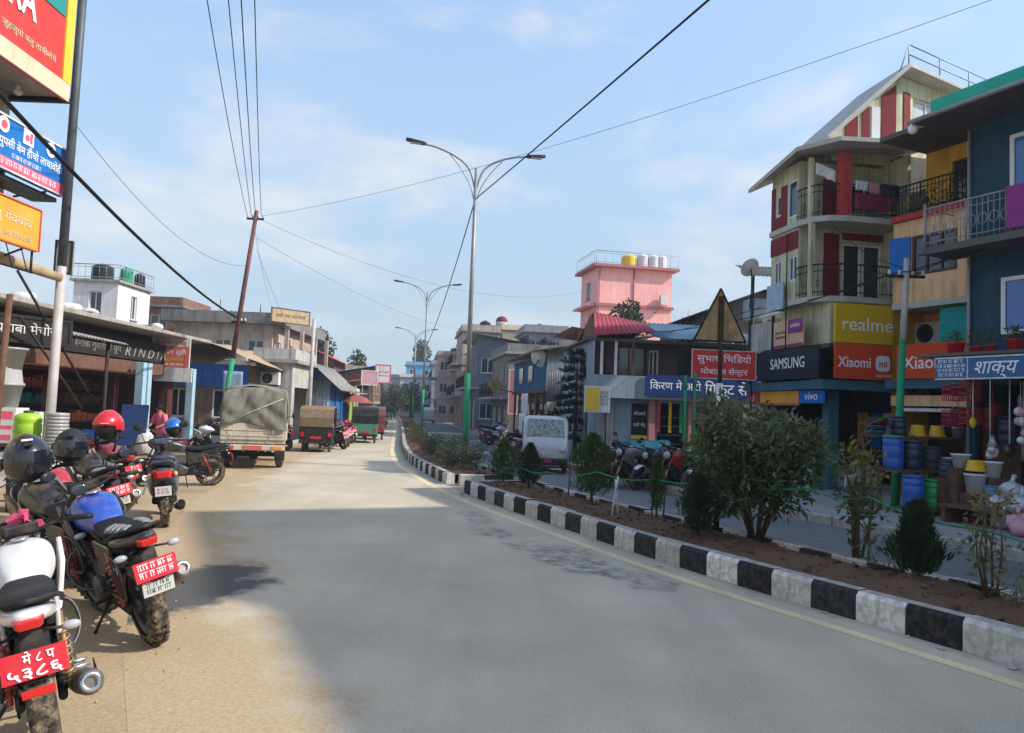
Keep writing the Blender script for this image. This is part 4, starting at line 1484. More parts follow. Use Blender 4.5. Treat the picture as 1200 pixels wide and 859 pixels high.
specs = [(-11.2, 51, 2.2, 4.2, 2.6, m_pinkish, 'shed', m_tin, 'pinkish stall with a tin roof, first past the green shop'),
         (-11.9, 56, 2.4, 5, 3.0, m_wht, 'shed', m_rrust, 'whitewashed shop with a rusty roof, second past the green shop'),
         (-13.2, 63, 2.6, 6, 3.4, m_teal, 'gable', m_tin, 'teal shop with a tin gable, third past the green shop'),
         (-14.3, 71, 3, 7, 4.4, m_cream, 'flat', m_tin, 'cream two-storey house far along the left side'),
         (-15.8, 80, 3.2, 8, 5.2, m_pinkish, 'flat', m_tin, 'pinkish house far along the left side beyond the cream one'),
         (-17.5, 91, 3.4, 8, 4.6, m_paleg, 'gable', m_rrust, 'grey house with a rusty gable near the end of the street'),
         (-19.5, 103, 4, 9, 6.0, m_wht, 'flat', m_tin, 'white house at the far left end of the street')]
for (x, y, W, D, H, wm, ro, rm, lab) in specs:
    house('roadside_house', lab, x - W + .6, y, 8, W, D, H, 1 if H < 4 else 2, wm, side='x1', nf=1, ns=2, roof=ro, rm=rm, rise=.6, cat='house')
m_fblue = mat('far_blue_wall', (.12, .36, .58), .7, var=.1, scale=1)
house('far_blue_house', 'pale blue tall house closing the view at the end of the street', -17.6, 128, 8, 4.2, 6, 8.6, 3, m_fblue, side='x0', nf=2, ns=2, cat='house')
house('far_white_house', 'low white house in front of the pale blue one at the street end', -17.4, 120, 8, 5, 6, 6.2, 2, m_wht, side='x0', nf=3, ns=2, cat='house')
house('far_grey_house', 'grey house left of the pale blue one at the street end', -24.0, 134, 8, 6.2, 6, 6.6, 2, m_paleg, side='x0', nf=3, ns=2, cat='house')

# ---- trees beyond
def tree(name, label, x, y, h, rad, n=2600, lm=None, ll=.3, trunk_h=.35, flat=1.0, blobs=11, group=None, cat='tree'):
    rt = thing(name, label, cat, (x, y), random.uniform(0, 360), group)
    tr = MB()
    tr.tube([(0, 0, -.2), (.05 * rad, 0, h * .4), (0, .04 * rad, h * .82)], [.045 * h, .03 * h, .008 * h], 8)
    cs = []
    for k in range(blobs):
        a = 2.4 * k
        t = (k + .5) / blobs
        zc = h * (trunk_h + (1 - trunk_h) * (.12 + .8 * t))
        rr = rad * math.sin(math.pi * (.18 + .75 * t)) * random.uniform(.3, .75)
        c = Vector((math.cos(a) * rr, math.sin(a) * rr, zc))
        cs.append((c, rad * random.uniform(.32, .5)))
        tr.tube([(0, 0, zc * .7), tuple(c)], [.014 * h, .004 * h], 5)
    lv = MB()
    for i in range(n):
        c, r_ = random.choice(cs)
        d = rdir()
        p = c + d * r_ * random.random() ** .35
        p.z = c.z + (p.z - c.z) * flat
        leaf(lv, p, d + rdir() * .8, ll * random.uniform(.6, 1.3), ll * .5)
    tr.build('trunk', m_bark, rt, fix=False)
    lv.build('crown', lm or m_treeL, rt, fix=False)
    return rt
tree('tree', 'rounded dark tree rising behind the concrete house on the left', -18.3, 72, 8.6, 2.1, 3000, m_pine, .32)
tree('tree', 'smaller tree just right of the rounded dark one', -16.6, 82, 7.6, 1.3, 1500, m_treeL, .3)
tree('tall_tree', 'tall pale hazy tree at the end of the street', -16.6, 140, 14.0, 2.6, 3000, m_treeL, .45, .3)
for i, (x, y, h, r_) in enumerate(((-19.5, 108, 4.6, 2.4), (-16.8, 112, 4.4, 2.2), (-15.0, 116, 5.0, 2.4), (-21.5, 118, 5.4, 2.6))):
    tree('tree', ['low bushy tree at the left end of the far row', 'low bushy tree second in the far row across the street end', 'low bushy tree at the right of the far row',
                  'bushy tree behind the far row, half hidden on the left'][i], x, y, h, r_, 1800, m_hedge, .35, .2, group='far trees at the street end')

# ------------------------------------------------------------------ RIGHT SIDE
m_dkblue = mat('slate_blue_wall', (.030, .078, .12), .8, var=.3, scale=1.3, streak=.75)
m_orange = mat('peach_orange_wall', (.78, .50, .27), .85, var=.22, scale=1.4, streak=.7)
m_ochre = mat('ochre_wall', (.74, .40, .05), .85, var=.18, scale=1.6, streak=.35)
m_lime = mat('pale_lime_wall', (.58, .56, .38), .85, var=.22, scale=1.4, streak=.75)
m_maroon = mat('maroon_paint', (.20, .022, .03), .7, var=.12, scale=3, streak=.15)
m_redpost = mat('red_pillar', (.42, .05, .045), .65, var=.12, scale=3)
m_greenroof = mat('green_roof_trim', (.03, .42, .29), .5, var=.12, scale=2)
m_soff = mat('dark_soffit', (.12, .115, .11), .85, var=.2, scale=2)
m_lightsoff = mat('light_soffit', (.45, .44, .40), .85, var=.15, scale=2)
m_purple = mat('purple_panel', (.26, .045, .21), .6, var=.1)
m_xred = mat('orange_red_sign', (.62, .075, .02), .55, var=.05)
m_ryel = mat('golden_sign', (.62, .42, .015), .55, var=.05)
m_sblk = mat('charcoal_sign', (.022, .027, .036), .5, var=.1)
m_nblue = mat('navy_sign', (.02, .05, .17), .55, var=.1, scale=2)
m_sblue = mat('shop_sign_blue', (.05, .14, .30), .55, var=.1, scale=2)
m_tealb = mat('dull_teal_blue', (.06, .15, .20), .6, var=.2, scale=3, streak=.3)
m_vblue = mat('bright_blue_sign', (.02, .16, .50), .5, var=.05)
TH = 24.5
# ================= dark slate house with the household shop
R0 = thing('slate_house', 'dark slate-blue house with green roof edge at the right edge of the photo', 'building', (9.43, 15.85), TH)
LN = 5.6
f = Face(R0, 0, 0, 0, -1)
wins = [(.68, 2.1, 3.76, 4.9), (3.4, 4.8, 3.76, 4.9), (.85, 1.9, 6.3, 7.75), (3.2, 4.4, 6.3, 7.75)]
mb = MB()
f.wall(mb, LN, .14, 8.6, [(.15, 2.7, .3, 2.75), (2.9, 5.4, .3, 2.75)] + wins)
Face(R0, 0, -LN, 1, 0).wall(mb, 7, .14, 8.6)
Face(R0, 7, 0, -1, 0).wall(mb, 7, .14, 8.6)
Face(R0, 7, -LN, 0, 1).wall(mb, LN, .14, 8.6)
mb.build('wall', m_dkblue, R0)
for w in wins:
    f.window(*w, m_wfr, m_bglass, 2, 1, rec=.03, fw=.08)
mb = MB()
f.box(mb, 1.95, 3.1, 5.62, 6.9, .003, .03)
mb.build('purple_panel', m_purple, R0)
mb = MB()                                       # balcony
f.box(mb, -.35, LN, 5.42, 5.56, .002, .95)
mb.build('balcony', m_soff, R0)
f.rail(-.33, 1.35, 5.56, .82, .9, m_galv, .11, .88, r=.013, fancy=True)
f.rail(1.45, LN, 5.56, .82, .9, m_galv, .11, 0, r=.013, fancy=True)
mb = MB()
f.box(mb, 1.4, 1.95, 5.62, 6.42, .93, .96)
mb.build('purple_cloth', m_purple, R0)
mb = MB()
mb.tube([f.p(-.33, 5.56, .9), f.p(-.33, 6.52, .9)], .03, 8)
mb.build('corner_post', m_galv, R0)
mb = MB()
mb.ell(f.p(-.33, 6.58, .9), (.09, .09, .09), 10, 8)
mb.build('post_ball', m_dark, R0)
mb = MB()                                       # roof: thick dark soffit with a green edge
mb.ext([(-1.3, 8.12), (-1.3, 8.22), (7.5, 9.3), (7.5, 8.9)], 'y', -LN - .6, .35)
mb.build('roof', m_soff, R0)
mb = MB()
mb.ext([(-.8, 8.35), (-.8, 8.7), (7.4, 9.6), (7.4, 9.2)], 'y', -LN - .5, .3)
mb.build('upper_roof', m_greenroof, R0)
mb = MB()
mb.tube([f.p(-.4, 8.16, 1.34), f.p(LN + .6, 8.16, 1.34)], .05, 8)
mb.build('gutter', m_galv, R0)
mb = MB()
mb.tube([f.p(.05, .2, .06), f.p(.05, 8.1, .06)], .035, 8)
mb.build('drainpipe', m_galv, R0)
mb = MB()
mb.ell(f.p(-.4, 8.05, 1.2), (.1, .1, .1), 10, 8)
mb.build('bulb_lamp', m_white, R0)
for a0, a1 in ((.15, 2.7), (2.9, 5.4)):
    mb = MB()
    f.box(mb, a0, a1, .14, 2.75, -3.2, -3.1)
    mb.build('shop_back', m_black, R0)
mb = MB()
f.box(mb, .0, LN, .142, .28, -3, 1.0)
mb.build('shop_floor', m_conc, R0)
mb = MB()
f.box(mb, -.5, LN, 3.3, 3.36, .0, .85)
ld = mb.build('ledge', m_soff, R0)
# name board of the household shop
rt = thing('shop_sign', 'blue shop name board with white Devanagari letters above the household goods', 'sign', (9.43, 15.85), TH)
fs_ = Face(rt, 0, 0, 0, -1)
mb = MB()
fs_.box(mb, -.1, 4.2, 2.82, 3.27, .80, .86)
mb.build('panel', m_sblue, rt)
mb = MB()
for b_ in ((-.1, 4.2, 2.82, 2.85), (-.1, 4.2, 3.24, 3.27), (.58, .60, 2.85, 3.24)):
    fs_.box(mb, *b_, .862, .872)
mb.build('border', m_polew, rt)
fs_.text('शाक्य', .70, 2.93, .864, .36, m_white, width=None, bold=.004, shear=.25, align='LEFT')
fs_.marks(.24, 2.87, .6, .36, .861, m_white, rows=4)
# flower tubs on the ledge
m_redtub = mat('red_plastic', (.52, .025, .03), .4, var=.08)
def tub_profile(r, h):
    return [(r * .75, 0), (r * .95, h * .9), (r * 1.06, h * .92), (r * 1.06, h), (r * .92, h), (r * .88, h * .85), (.02, h * .84)]
for i, (a, r_, n) in enumerate(((.12, .17, 90), (.55, .11, 30), (.85, .12, 40), (1.3, .15, 120))):
    q = Matrix.Translation(R0.location) @ Matrix.Rotation(R(TH), 4, 'Z') @ Vector(f.p(a, 3.36, .55))
    rt = thing('flower_tub', ['red flower tub with a small plant at the left end of the shop ledge', 'flat red tub second from the left on the shop ledge',
                              'flat red tub third from the left on the shop ledge', 'red tub with a leafy plant under the blue window'][i], 'flower pot', tuple(q), 0, 'tubs on the shop ledge')
    mb = MB()
    mb.lathe(tub_profile(r_, .22 if i in (0, 3) else .13), 16)
    mb.build('pot', m_redtub, rt)
    lv = MB()
    for k in range(n):
        leaf(lv, (random.gauss(0, r_ * .5), random.gauss(0, r_ * .5), .15 + random.random() * .28), rdir(.4), .1, .035)
    lv.build('foliage', m_leaf, rt, fix=False)

# ================= peach house between slate house and cream house
PB = thing('peach_house', 'peach-orange house with an open blue window shutter between slate and cream houses', 'building', (9.72, 19.6), TH)
f = Face(PB, 0, 0, 0, -1)
mb = MB()
f.wall(mb, 4.2, 4.95, 7.05, [(.55, 1.75, 5.62, 6.62)])
Face(PB, 5, 0, -1, 0).wall(mb, 5, 4.95, 7.05)
mb.build('wall', m_orange, PB)
mb = MB()
f.box(mb, -.0, 4.2, 7.05, 7.2, -1.4, .12)
mb.build('balcony_slab', m_redpost, PB)
mb = MB()
f.box(mb, .0, 4.2, 4.8, 4.95, -1.5, .04)
mb.build('soffit_slab', m_lightsoff, PB)
w = f.window(.55, 1.75, 5.62, 6.62, m_bfr, m_glass, 3, 2, rec=.02, fw=.07)
mb = MB()
mb.box(0, .50, -.02, .02, 5.62, 6.62, Matrix.Translation(Vector(f.p(.52, 0, .03))) @ Matrix.Rotation(R(-72 + 180), 4, 'Z'))
sh = mb.build('window_shutter', m_vblue, PB)
mb = MB()
mb.tube([f.p(1.3, 6.15, .04), f.p(1.42, 6.3, .22), f.p(1.6, 6.2, .24), f.p(1.62, 6.0, .05)], .018, 6)
mb.build('curled_pipe', m_dark, PB)
mb = MB()                                        # upper storey, recessed ochre wall, and lower storey
f2 = Face(PB, 1.2, 0, 0, -1)
f2.wall(mb, 4.2, 7.2, 9.1, [(.75, 1.9, 7.35, 8.7)])
f2.wall(mb, 4.2, 3.0, 4.8, [(.95, 1.45, 3.1, 4.55)])
Face(PB, 5, 0, -1, 0).wall(mb, 5, .14, 4.95)
mb.build('inner_wall', m_ochre, PB)
f2.window(.75, 1.9, 7.35, 8.7, m_bfr, m_glass, 2, 2)
f2.window(.95, 1.45, 3.1, 4.55, m_bfr, m_glass, 1, 2, name='door')
f.rail(.0, 4.2, 7.2, .75, .05, m_iron, .1)
mb = MB()
lvm = MB()
for k in range(420):
    leaf(lvm, f.p(random.uniform(.05, 3.2), 7.25 + random.random() ** 2 * .5, .02 + random.gauss(0, .08)), rdir(.3), .11, .05)
lvm.build('balcony_plants', m_leaf, PB, fix=False)['kind'] = 'stuff'
mb = MB()
mb.box(1.36, 5, -4.2, -.0, .14, 9.1)
mb.build('rear_fill', m_orange, PB)  # unseen solid block added so the sun does not leak through the house
mb = MB()
f.box(mb, 0, 4.2, 9.1, 9.22, -5, .55)
mb.build('roof', m_soff, PB)
mb = MB()
f.box(mb, .05, 4.2, .14, 3.0, -1.35, -1.3)
mb.build('shop_back', m_black, PB)
mb = MB()
f.box(mb, 0.02, 3.2, 2.78, 3.0, -1.2, .28)
mb.build('awning', m_tealb, PB)
mb = MB()
f.box(mb, .02, 3.2, 2.36, 2.62, .0, .06)
mb.build('inner_fascia', m_orange, PB)
mb = MB()
f.box(mb, .6, 1.9, 2.22, 2.3, .0, .4)
mb.build('white_shelf', m_polew, PB)
rt = thing('shop_sign', 'second orange-red phone sign, half hidden behind the utility pole', 'sign', PB.location, TH)
fs_ = Face(rt, 0, 0, 0, -1)
fs_.board('panel', .42, 2.5, 3.02, 3.86, .30, m_xred, .06)
fs_.text('Xiaomi', 1.22, 3.26, .364, .44, m_white, width=1.25, bold=.01)
rt = thing('air_conditioner', 'grey outdoor air conditioner behind the utility pole', 'air conditioner', PB.location, TH)
fs_ = Face(rt, 1.2, 0, 0, -1)
fs_.board('casing', .02, .78, 3.95, 4.55, .12, m_paleg, .3, bev=.02)
mb = MB()
mb.lathe([(.24, 0), (.24, .02), (.18, .03), (.18, 0)], 18, fs_.M(.33, 4.25, .425))
mb.build('fan_grille', m_dark, rt)
rt = thing('shop_sign', 'teal hanging banner with a white letter beside the slate house', 'sign', PB.location, TH)
fs_ = Face(rt, 0, 0, 0, -1)
fs_.board('panel', 1.2, 2.3, 3.9, 4.75, -.2, mat('teal_banner', (.02, .32, .30), .6), .05)
fs_.text('C', 2.1, 4.2, -.144, .34, m_white)

# ================= cream and maroon corner house
CB = thing('cream_house', 'tall cream house with maroon panels and laundry on curved balconies', 'building', (8.3, 20.05), 10)
fs = Face(CB, 0, 3.6, 0, -1)                  # street face, a=3.6 at the near corner
fe = Face(CB, 0, 0, 1, 0)                     # face towards the camera
E_W = 2.2
mb = MB()
mb.box(-.0, 3.2, .0, 3.6, 3.84, 3.96)
mb.build('first_floor_slab', m_soff, CB)
mb = MB()                                      # ground floor: open shop
fs.wall(mb, 3.6, .14, 2.75, [(.3, 3.3, .3, 2.6)])
Face(CB, 3.2, 0, 0, 1).wall(mb, 3.6, .14, 3.84)
Face(CB, 3.2, 3.6, -1, 0).wall(mb, 3.2, .14, 3.84)
mb.build('shop_wall', m_tealb, CB)
mb = MB()
mb.box(2.9, 3.0, .1, 3.5, .15, 3.8)
mb.box(.1, 3.0, 3.4, 3.5, .15, 3.8)
mb.build('shop_back', m_black, CB)
mb = MB()
mb.box(-.02, .28, -.02, .26, .14, 2.7)
mb.build('corner_column', m_tealb, CB, .01)
mb = MB()
mb.ext([(-.55, 2.72), (-.55, 2.95), (.0, 3.0), (.0, 2.72)], 'y', .002, 3.6)
mb.ext([(-.55, 2.72), (-.55, 2.95), (0, 3.0), (0, 2.72)], 'x', -.55, 2.15, Matrix.Identity(4))
mb.build('awning', m_tealb, CB)
# first floor behind the phone signs
mb = MB()
fs.wall(mb, 3.6, 3.96, 5.05, [(.3, 1.1, 4.1, 4.9)])
fe.wall(mb, E_W, 3.96, 5.05)
mb.build('first_floor_wall', m_lime, CB)
fs.window(.3, 1.1, 4.1, 4.9, m_wfr, m_glass, 2)
# second and third floor: overhanging towards the street (ox) with balconies on the camera side
ox = -.42
Y1 = 2.35
fu = Face(CB, ox, Y1, 0, -1)                  # upper street face
fb = Face(CB, ox + .62, .9, 1, 0)             # recessed wall behind the balconies
def panel(face, a0, a1, z0, z1, m, nm='maroon_panel', o0=.003, o1=.03):
    q = MB()
    face.box(q, a0, a1, z0, z1, o0, o1)
    return q.build(nm, m, CB)
for z0, z1, nm in ((5.2, 7.2, 'second_floor_wall'), (7.36, 9.05, 'third_floor_wall')):
    mb = MB()
    if z0 < 6:
        opw = [(.15, .55, 5.75, 6.45), (.95, 1.4, 5.75, 6.45)]
        opb = [(.72, 1.28, 5.3, 6.85), (1.34, 1.9, 5.3, 6.85)]
    else:
        opw = [(.22, .52, 7.75, 8.35), (.85, 1.35, 7.55, 8.6)]
        opb = [(.85, 1.9, 7.75, 8.55)]
    fu.wall(mb, 1.45, z0, z1, opw)
    fb.wall(mb, 2.0, z0, z1, [o_ for o_ in opb if o_[1] < 1.95])
    mb.quad(fu.p(1.45, z0), fb.p(0, z0), fb.p(0, z1), fu.p(1.45, z1))
    mb.build(nm, m_lime, CB)
    for w in opw:
        fu.window(*w, m_wfr, m_glass, 1 if z0 > 6 else 2, rec=.05, fw=.05)
    for w in [o_ for o_ in opb if o_[1] < 1.95]:
        fb.window(*w, m_wfr, m_glass, 2 if z0 > 6 else 1, rec=.05, fw=.05, name='window' if z0 > 6 else 'balcony_door')
for b_ in ((.0, .2, 7.36, 8.62), (.53, .84, 7.36, 8.55), (.22, .52, 7.36, 7.72), (.0, 1.45, 6.62, 7.12)):
    panel(fu, *b_, m_maroon)
for b_ in ((.14, .60, 5.25, 7.1), (.7, 1.95, 6.95, 7.15), (.08, .6, 7.4, 8.6)):
    panel(fb, *b_, m_maroon)
# slabs
for z in (5.05, 7.2):
    mb = MB()
    mb.ext([(ox - .08, Y1), (ox - .08, .75), (ox + .05, .28), (ox + .35, .0), (ox + .8, -.12), (2.2, -.12), (2.2, Y1)], 'z', z, z + .15)
    mb.build('floor_slab', m_lightsoff, CB)
    pr = [(ox - .02, .95), (ox - .02, .75), (ox + .10, .32), (ox + .38, .06), (ox + .8, -.06), (2.15, -.06)]
    mb = MB()
    for hh, rr in ((.86, .022), (.68, .012), (.12, .012)):
        mb.tube([(x, y, z + .15 + hh) for x, y in pr], rr, 6)
    tot = 0
    for (a, b) in zip(pr, pr[1:]):
        n = max(1, int(math.dist(a, b) / .11))
        for k in range(n):
            x, y = a[0] + (b[0] - a[0]) * k / n, a[1] + (b[1] - a[1]) * k / n
            mb.tube([(x, y, z + .15), (x, y, z + 1.01)], .009, 4)
            if k % 3 == 1:
                mb.tube([(x + .05 * math.cos(t * .7854), y, z + .5 + .1 * math.sin(t * .7854)) for t in range(9)], .008, 4)
    mb.build('railing', m_iron, CB)
mb = MB()
mb.box(.22, .52, -.10, .14, 7.35, 9.05)
mb.build('red_pillar', m_redpost, CB, .01)
mb = MB()
mb.box(ox + .02, ox + .16, .32, .46, 5.2, 7.2)
mb.box(ox + .02, ox + .14, .40, .52, 7.35, 9.0)
mb.build('pillar', m_lime, CB, .01)
mb = MB()
mb.tube([(ox - .1, 1.3, 3.3), (ox - .1, 1.3, 7.1)], .02, 6)
mb.tube([(ox - .3, Y1 + .6, 2.9), (ox - .3, Y1 + .6, 6.2)], .02, 6)
mb.build('drainpipe', m_dark, CB)
panel(fu, .05, .95, 5.0, 5.75, mat('pale_blue_poster', (.36, .48, .58), .6, var=.25, scale=2), 'balcony_banner', .12, .15)
mb = MB()
mb.box(ox + .01, 2.6, Y1 - .12, Y1, 5.2, 9.0)
mb.box(2.15, 2.25, -.1, 1.1, 7.36, 9.15)
mb.box(2.15, 2.25, -.1, 1.1, 5.21, 7.19)
mb.build('end_wall', m_lime, CB)
mb = MB()
mb.box(2.26, 3.6, .35, Y1, 3.97, 9.28)
mb.build('infill_wall', m_concd, CB)
mb = MB()
mb.box(.55, 3.15, 1.15, Y1 - .13, 3.97, 9.4)
mb.build('core_fill', m_lime, CB)  # unseen solid core added to stop sunlight leaking through the upper floors
# sloping roof over the third floor
mb = MB()
mb.add([(ox - .55, Y1 + .45, 8.72), (ox - .42, .35, 9.22), (ox + .3, -.55, 9.28), (2.7, -.75, 9.34), (2.9, Y1 + .45, 9.9), (1.2, Y1 + .45, 9.8)], [(0, 1, 2, 3, 4, 5)])
o = mb.build('lower_roof', m_lightsoff, CB)
q = o.modifiers.new('solid', 'SOLIDIFY')
q.thickness = .11
# attic storey with gable facing the camera
fa = Face(CB, .80, .75, 1, 0)
mb = MB()
mb.add([fa.p(-.35, 9.1), fa.p(1.75, 9.1), fa.p(1.75, 11.75), fa.p(1.62, 11.72), fa.p(-.35, 9.95)], [(0, 1, 2, 3, 4)])
fr_ = Face(CB, 2.55, .75, .95, .3)
fr_.wall(mb, 3.6, 9.1, 11.7, [(.55, 1.9, 10.2, 11.25)])
mb.build('attic_wall', m_lime, CB)
fr_.window(.55, 1.9, 10.2, 11.25, m_wfr, mat('pale_curtained_glass', (.42, .46, .47), .25, var=.3, scale=3), 2)
panel(fr_, .12, .40, 10.0, 11.3, m_maroon)
panel(fr_, 2.2, 2.6, 10.0, 11.3, m_maroon)
for poly in ([(.05, 9.75), (.42, 9.75), (.42, 10.45), (.05, 10.15)], [(.55, 9.75), (.78, 9.75), (.78, 10.75), (.55, 10.55)], [(1.15, 9.75), (1.6, 9.75), (1.6, 11.45), (1.15, 11.08)]):
    mb = MB()
    vs = [fa.p(a, z, .004) for a, z in poly] + [fa.p(a, z, .03) for a, z in poly]
    n = len(poly)
    mb.add(vs, [tuple(range(n)), tuple(range(n, 2 * n))] + [(j, (j + 1) % n, n + (j + 1) % n, n + j) for j in range(n)])
    mb.build('maroon_panel', m_maroon, CB)
mb = MB()
fa.box(mb, .84, 1.1, 9.8, 10.75, .003, .03)
mb.build('attic_window', m_wfr, CB)
mb = MB()
mb.add([(.05, .3, 9.62), (2.5, .3, 11.92), (6.4, 1.5, 11.72), (6.4, 4.0, 11.72), (2.5, 2.6, 11.92), (.05, 2.6, 9.62)], [(0, 1, 4, 5), (1, 2, 3, 4)])
o = mb.build('attic_roof', m_lightsoff, CB)
q = o.modifiers.new('solid', 'SOLIDIFY')
q.thickness = .12
mb = MB()
for hh in (.22, .5):
    mb.tube([(2.5, .35, 11.95 + hh), (6.35, 1.52, 11.75 + hh)], .018, 6)
for k in range(4):
    t = k / 3
    mb.tube([(2.5 + 3.85 * t, .35 + 1.17 * t, 11.9 - .2 * t), (2.5 + 3.85 * t, .35 + 1.17 * t, 12.45 - .2 * t)], .018, 6)
mb.tube([(2.2, .34, 11.6), (2.5, .35, 12.45)], .018, 6)
mb.build('roof_railing', m_galv, CB)
# satellite dish at the far corner
rt = thing('satellite_dish', 'small satellite dish at the far lower corner of the cream house', 'satellite dish', (7.02, 22.7, 6.35), 200)
mb = MB()
mb.lathe([(.02, 0), (.15, .02), (.28, .08), (.3, .09)], 16, Matrix.Rotation(R(55), 4, 'X'), cap=False)
mb.build('dish', m_wht, rt)
mb = MB()
mb.tube([(0, 0, 0), (0, .05, -.5), (.1, .1, -1.2)], .02, 6)
mb.build('mast', m_dark, rt)
# phone signs
def on_house(name, label, root, rz):
    return thing(name, label, 'sign', root.location, rz)
rt = on_house('shop_sign', 'golden yellow phone sign reading realme on the corner house', CB, 10)
g = Face(rt, 0, 0, 1, 0)
g.board('panel', -.25, 1.72, 3.92, 4.92, .55, m_ryel, .08)
g.text('realme', .66, 4.24, .634, .5, m_white, width=1.42)
rt = on_house('shop_sign', 'orange-red phone sign with a rounded white logo below the golden one', CB, 10)
g = Face(rt, 0, 0, 1, 0)
g.board('panel', -.25, 1.74, 3.0, 3.9, .57, m_xred, .08)
g.text('Xiaomi', .28, 3.30, .654, .38, m_white, width=.92, bold=.012)
mb = MB()
pl = [(1.08 + .2 * (abs(math.cos(t)) ** .5) * (1 if math.cos(t) > 0 else -1), 3.42 + .2 * (abs(math.sin(t)) ** .5) * (1 if math.sin(t) > 0 else -1)) for t in [k * math.pi / 14 for k in range(28)]]
vs = [g.p(a, z, .652) for a, z in pl] + [g.p(a, z, .662) for a, z in pl]
mb.add(vs, [tuple(range(28)), tuple(range(28, 56))] + [(j, (j + 1) % 28, 28 + (j + 1) % 28, 28 + j) for j in range(28)])
lg = mb.build('logo', m_white, rt)
g.text('mi', 1.08, 3.335, .666, .24, m_xred, parent=lg, bold=.02)
g.marks(1.25, 3.06, .8, .08, .652, m_white)
rt = on_house('shop_sign', 'long charcoal phone sign reading SAMSUNG beside the orange-red one', CB, 10)
g = Face(rt, 0, 3.6, 0, -1)
g.board('panel', -.35, 4.1, 3.0, 3.82, .56, m_sblk, .08)
g.text('SAMSUNG', 2.6, 3.3, .644, .42, m_white, width=1.75)
g.marks(.6, 3.06, .9, .1, .642, m_white)
rt = on_house('shop_sign', 'small blue vivo sign under the awning of the corner phone shop', CB, 10)
g = Face(rt, 0, 3.6, 0, -1)
g.board('panel', 2.85, 4.0, 2.36, 2.70, .36, m_vblue, .06)
g.text('vivo', 3.45, 2.45, .424, .3, m_white, width=.6)
rt = on_house('shop_sign', 'yellow-orange strip sign under the awning of the corner phone shop', CB, 10)
g = Face(rt, 0, 3.6, 0, -1)
g.board('panel', .75, 2.84, 2.36, 2.70, .36, m_orng, .06)
g.board('lower_strip', .75, 2.84, 2.30, 2.355, .36, m_redor, .06)
rt = on_house('shop_sign', 'small red square sign with a pale logo under the awning', CB, 10)
g = Face(rt, 0, 3.6, 0, -1)
g.board('panel', .0, .72, 2.32, 2.70, .36, m_redpost, .06)
g.text('U', .30, 2.42, .424, .26, m_white)
rt = on_house('poster', 'orange and purple poster above the charcoal phone sign', CB, 10)
rt['category'] = 'poster'
g = Face(rt, 0, 3.6, 0, -1)
g.board('panel', 1.5, 3.05, 3.92, 4.68, .40, mat('peach_poster', (.62, .42, .24), .6, var=.15), .04)
g.board('purple_field', 2.3, 3.04, 4.28, 4.67, .442, m_purple, .008)
g.marks(2.66, 4.40, .5, .18, .451, m_white)
g.marks(1.9, 4.15, .6, .26, .441, m_purple, rows=2)
g.board('bottom_strip', 1.51, 3.04, 3.93, 3.99, .442, m_purple, .008)
rt = on_house('poster', 'blank white panel left of the orange and purple poster', CB, 10)
rt['category'] = 'panel'
g = Face(rt, 0, 3.6, 0, -1)
g.board('panel', .0, 1.35, 3.92, 4.75, .38, m_paleg, .03)
mb = MB()
for a in (-.03, 1.38):
    g.box(mb, a - .03, a + .03, 3.9, 4.9, .36, .43)
mb.build('frame', m_dark, rt)
# white counter box and notice at the shop corner
rt = thing('display_counter', 'white display counter with pale blue print at the corner column', 'counter', (7.75, 20.35, .14), 10)
mb = MB()
mb.box(-.45, .25, -.1, .35, 0, 1.35)
mb.build('cabinet', m_polew, rt, .015)
g = Face(rt, -.45, -.1, 1, 0)
g.board('print', .05, .65, .75, 1.2, .003, mat('pale_blue_print', (.35, .47, .6), .6), .006)
g.marks(.35, .82, .5, .3, .010, m_white, rows=2)
# laundry
m_cl = [mat('laundry_white', (.62, .62, .64), .9, bump=.3), mat('laundry_pink', (.55, .25, .28), .9, bump=.3), mat('laundry_dark', (.05, .04, .06), .9, bump=.3), mat('laundry_blue', (.25, .32, .45), .9, bump=.3),
        mat('laundry_maroon', (.2, .03, .06), .9, bump=.3)]
def cloth(label, a, b, drop, m, root_loc, rz):
    n, k = 10, 6
    vs, fs = [], []
    A, B = Vector(a), Vector(b)
    for i in range(n + 1):
        for j in range(k + 1):
            p = A.lerp(B, i / n)
            w = .025 * math.sin(i * 1.9 + j * .5) * (j / k)
            vs.append((p.x, p.y + w, p.z - drop * j / k * (1 + .05 * math.sin(i * 1.3))))
    for i in range(n):
        for j in range(k):
            q = i * (k + 1) + j
            fs.append((q, q + 1, q + k + 2, q + k + 1))
    mb = MB()
    mb.add(vs, fs, smooth=True)
    o = mb.build('laundry', m, fix=False)
    o.location, o.rotation_euler = root_loc, (0, 0, R(rz))
    q = o.modifiers.new('solid', 'SOLIDIFY')
    q.thickness = .006
    tag(o, label, 'laundry')
CL = CB.location
cloth('white cloth hanging aslant at the curved balcony corner', (ox + .14, .32, 8.85), (ox + .6, .12, 8.6), .32, m_cl[0], CL, 10)
cloth('white cloth over the balcony rail right of the red pillar', (.62, -.10, 8.32), (1.0, -.10, 8.30), .26, m_cl[0], CL, 10)
cloth('pink cloth over the balcony rail', (1.03, -.10, 8.30), (1.32, -.10, 8.29), .30, m_cl[1], CL, 10)
cloth('dark cloth over the balcony rail beside the pink one', (1.36, -.10, 8.29), (1.92, -.10, 8.28), .32, m_cl[2], CL, 10)
cloth('blue-grey cloth at the right end of the balcony rail', (1.98, -.10, 8.28), (2.16, -.10, 8.28), .3, m_cl[3], CL, 10)
cloth('maroon cloth spread low on the balcony railing', (.6, -.085, 7.98), (1.9, -.085, 7.98), .45, m_cl[4], CL, 10)

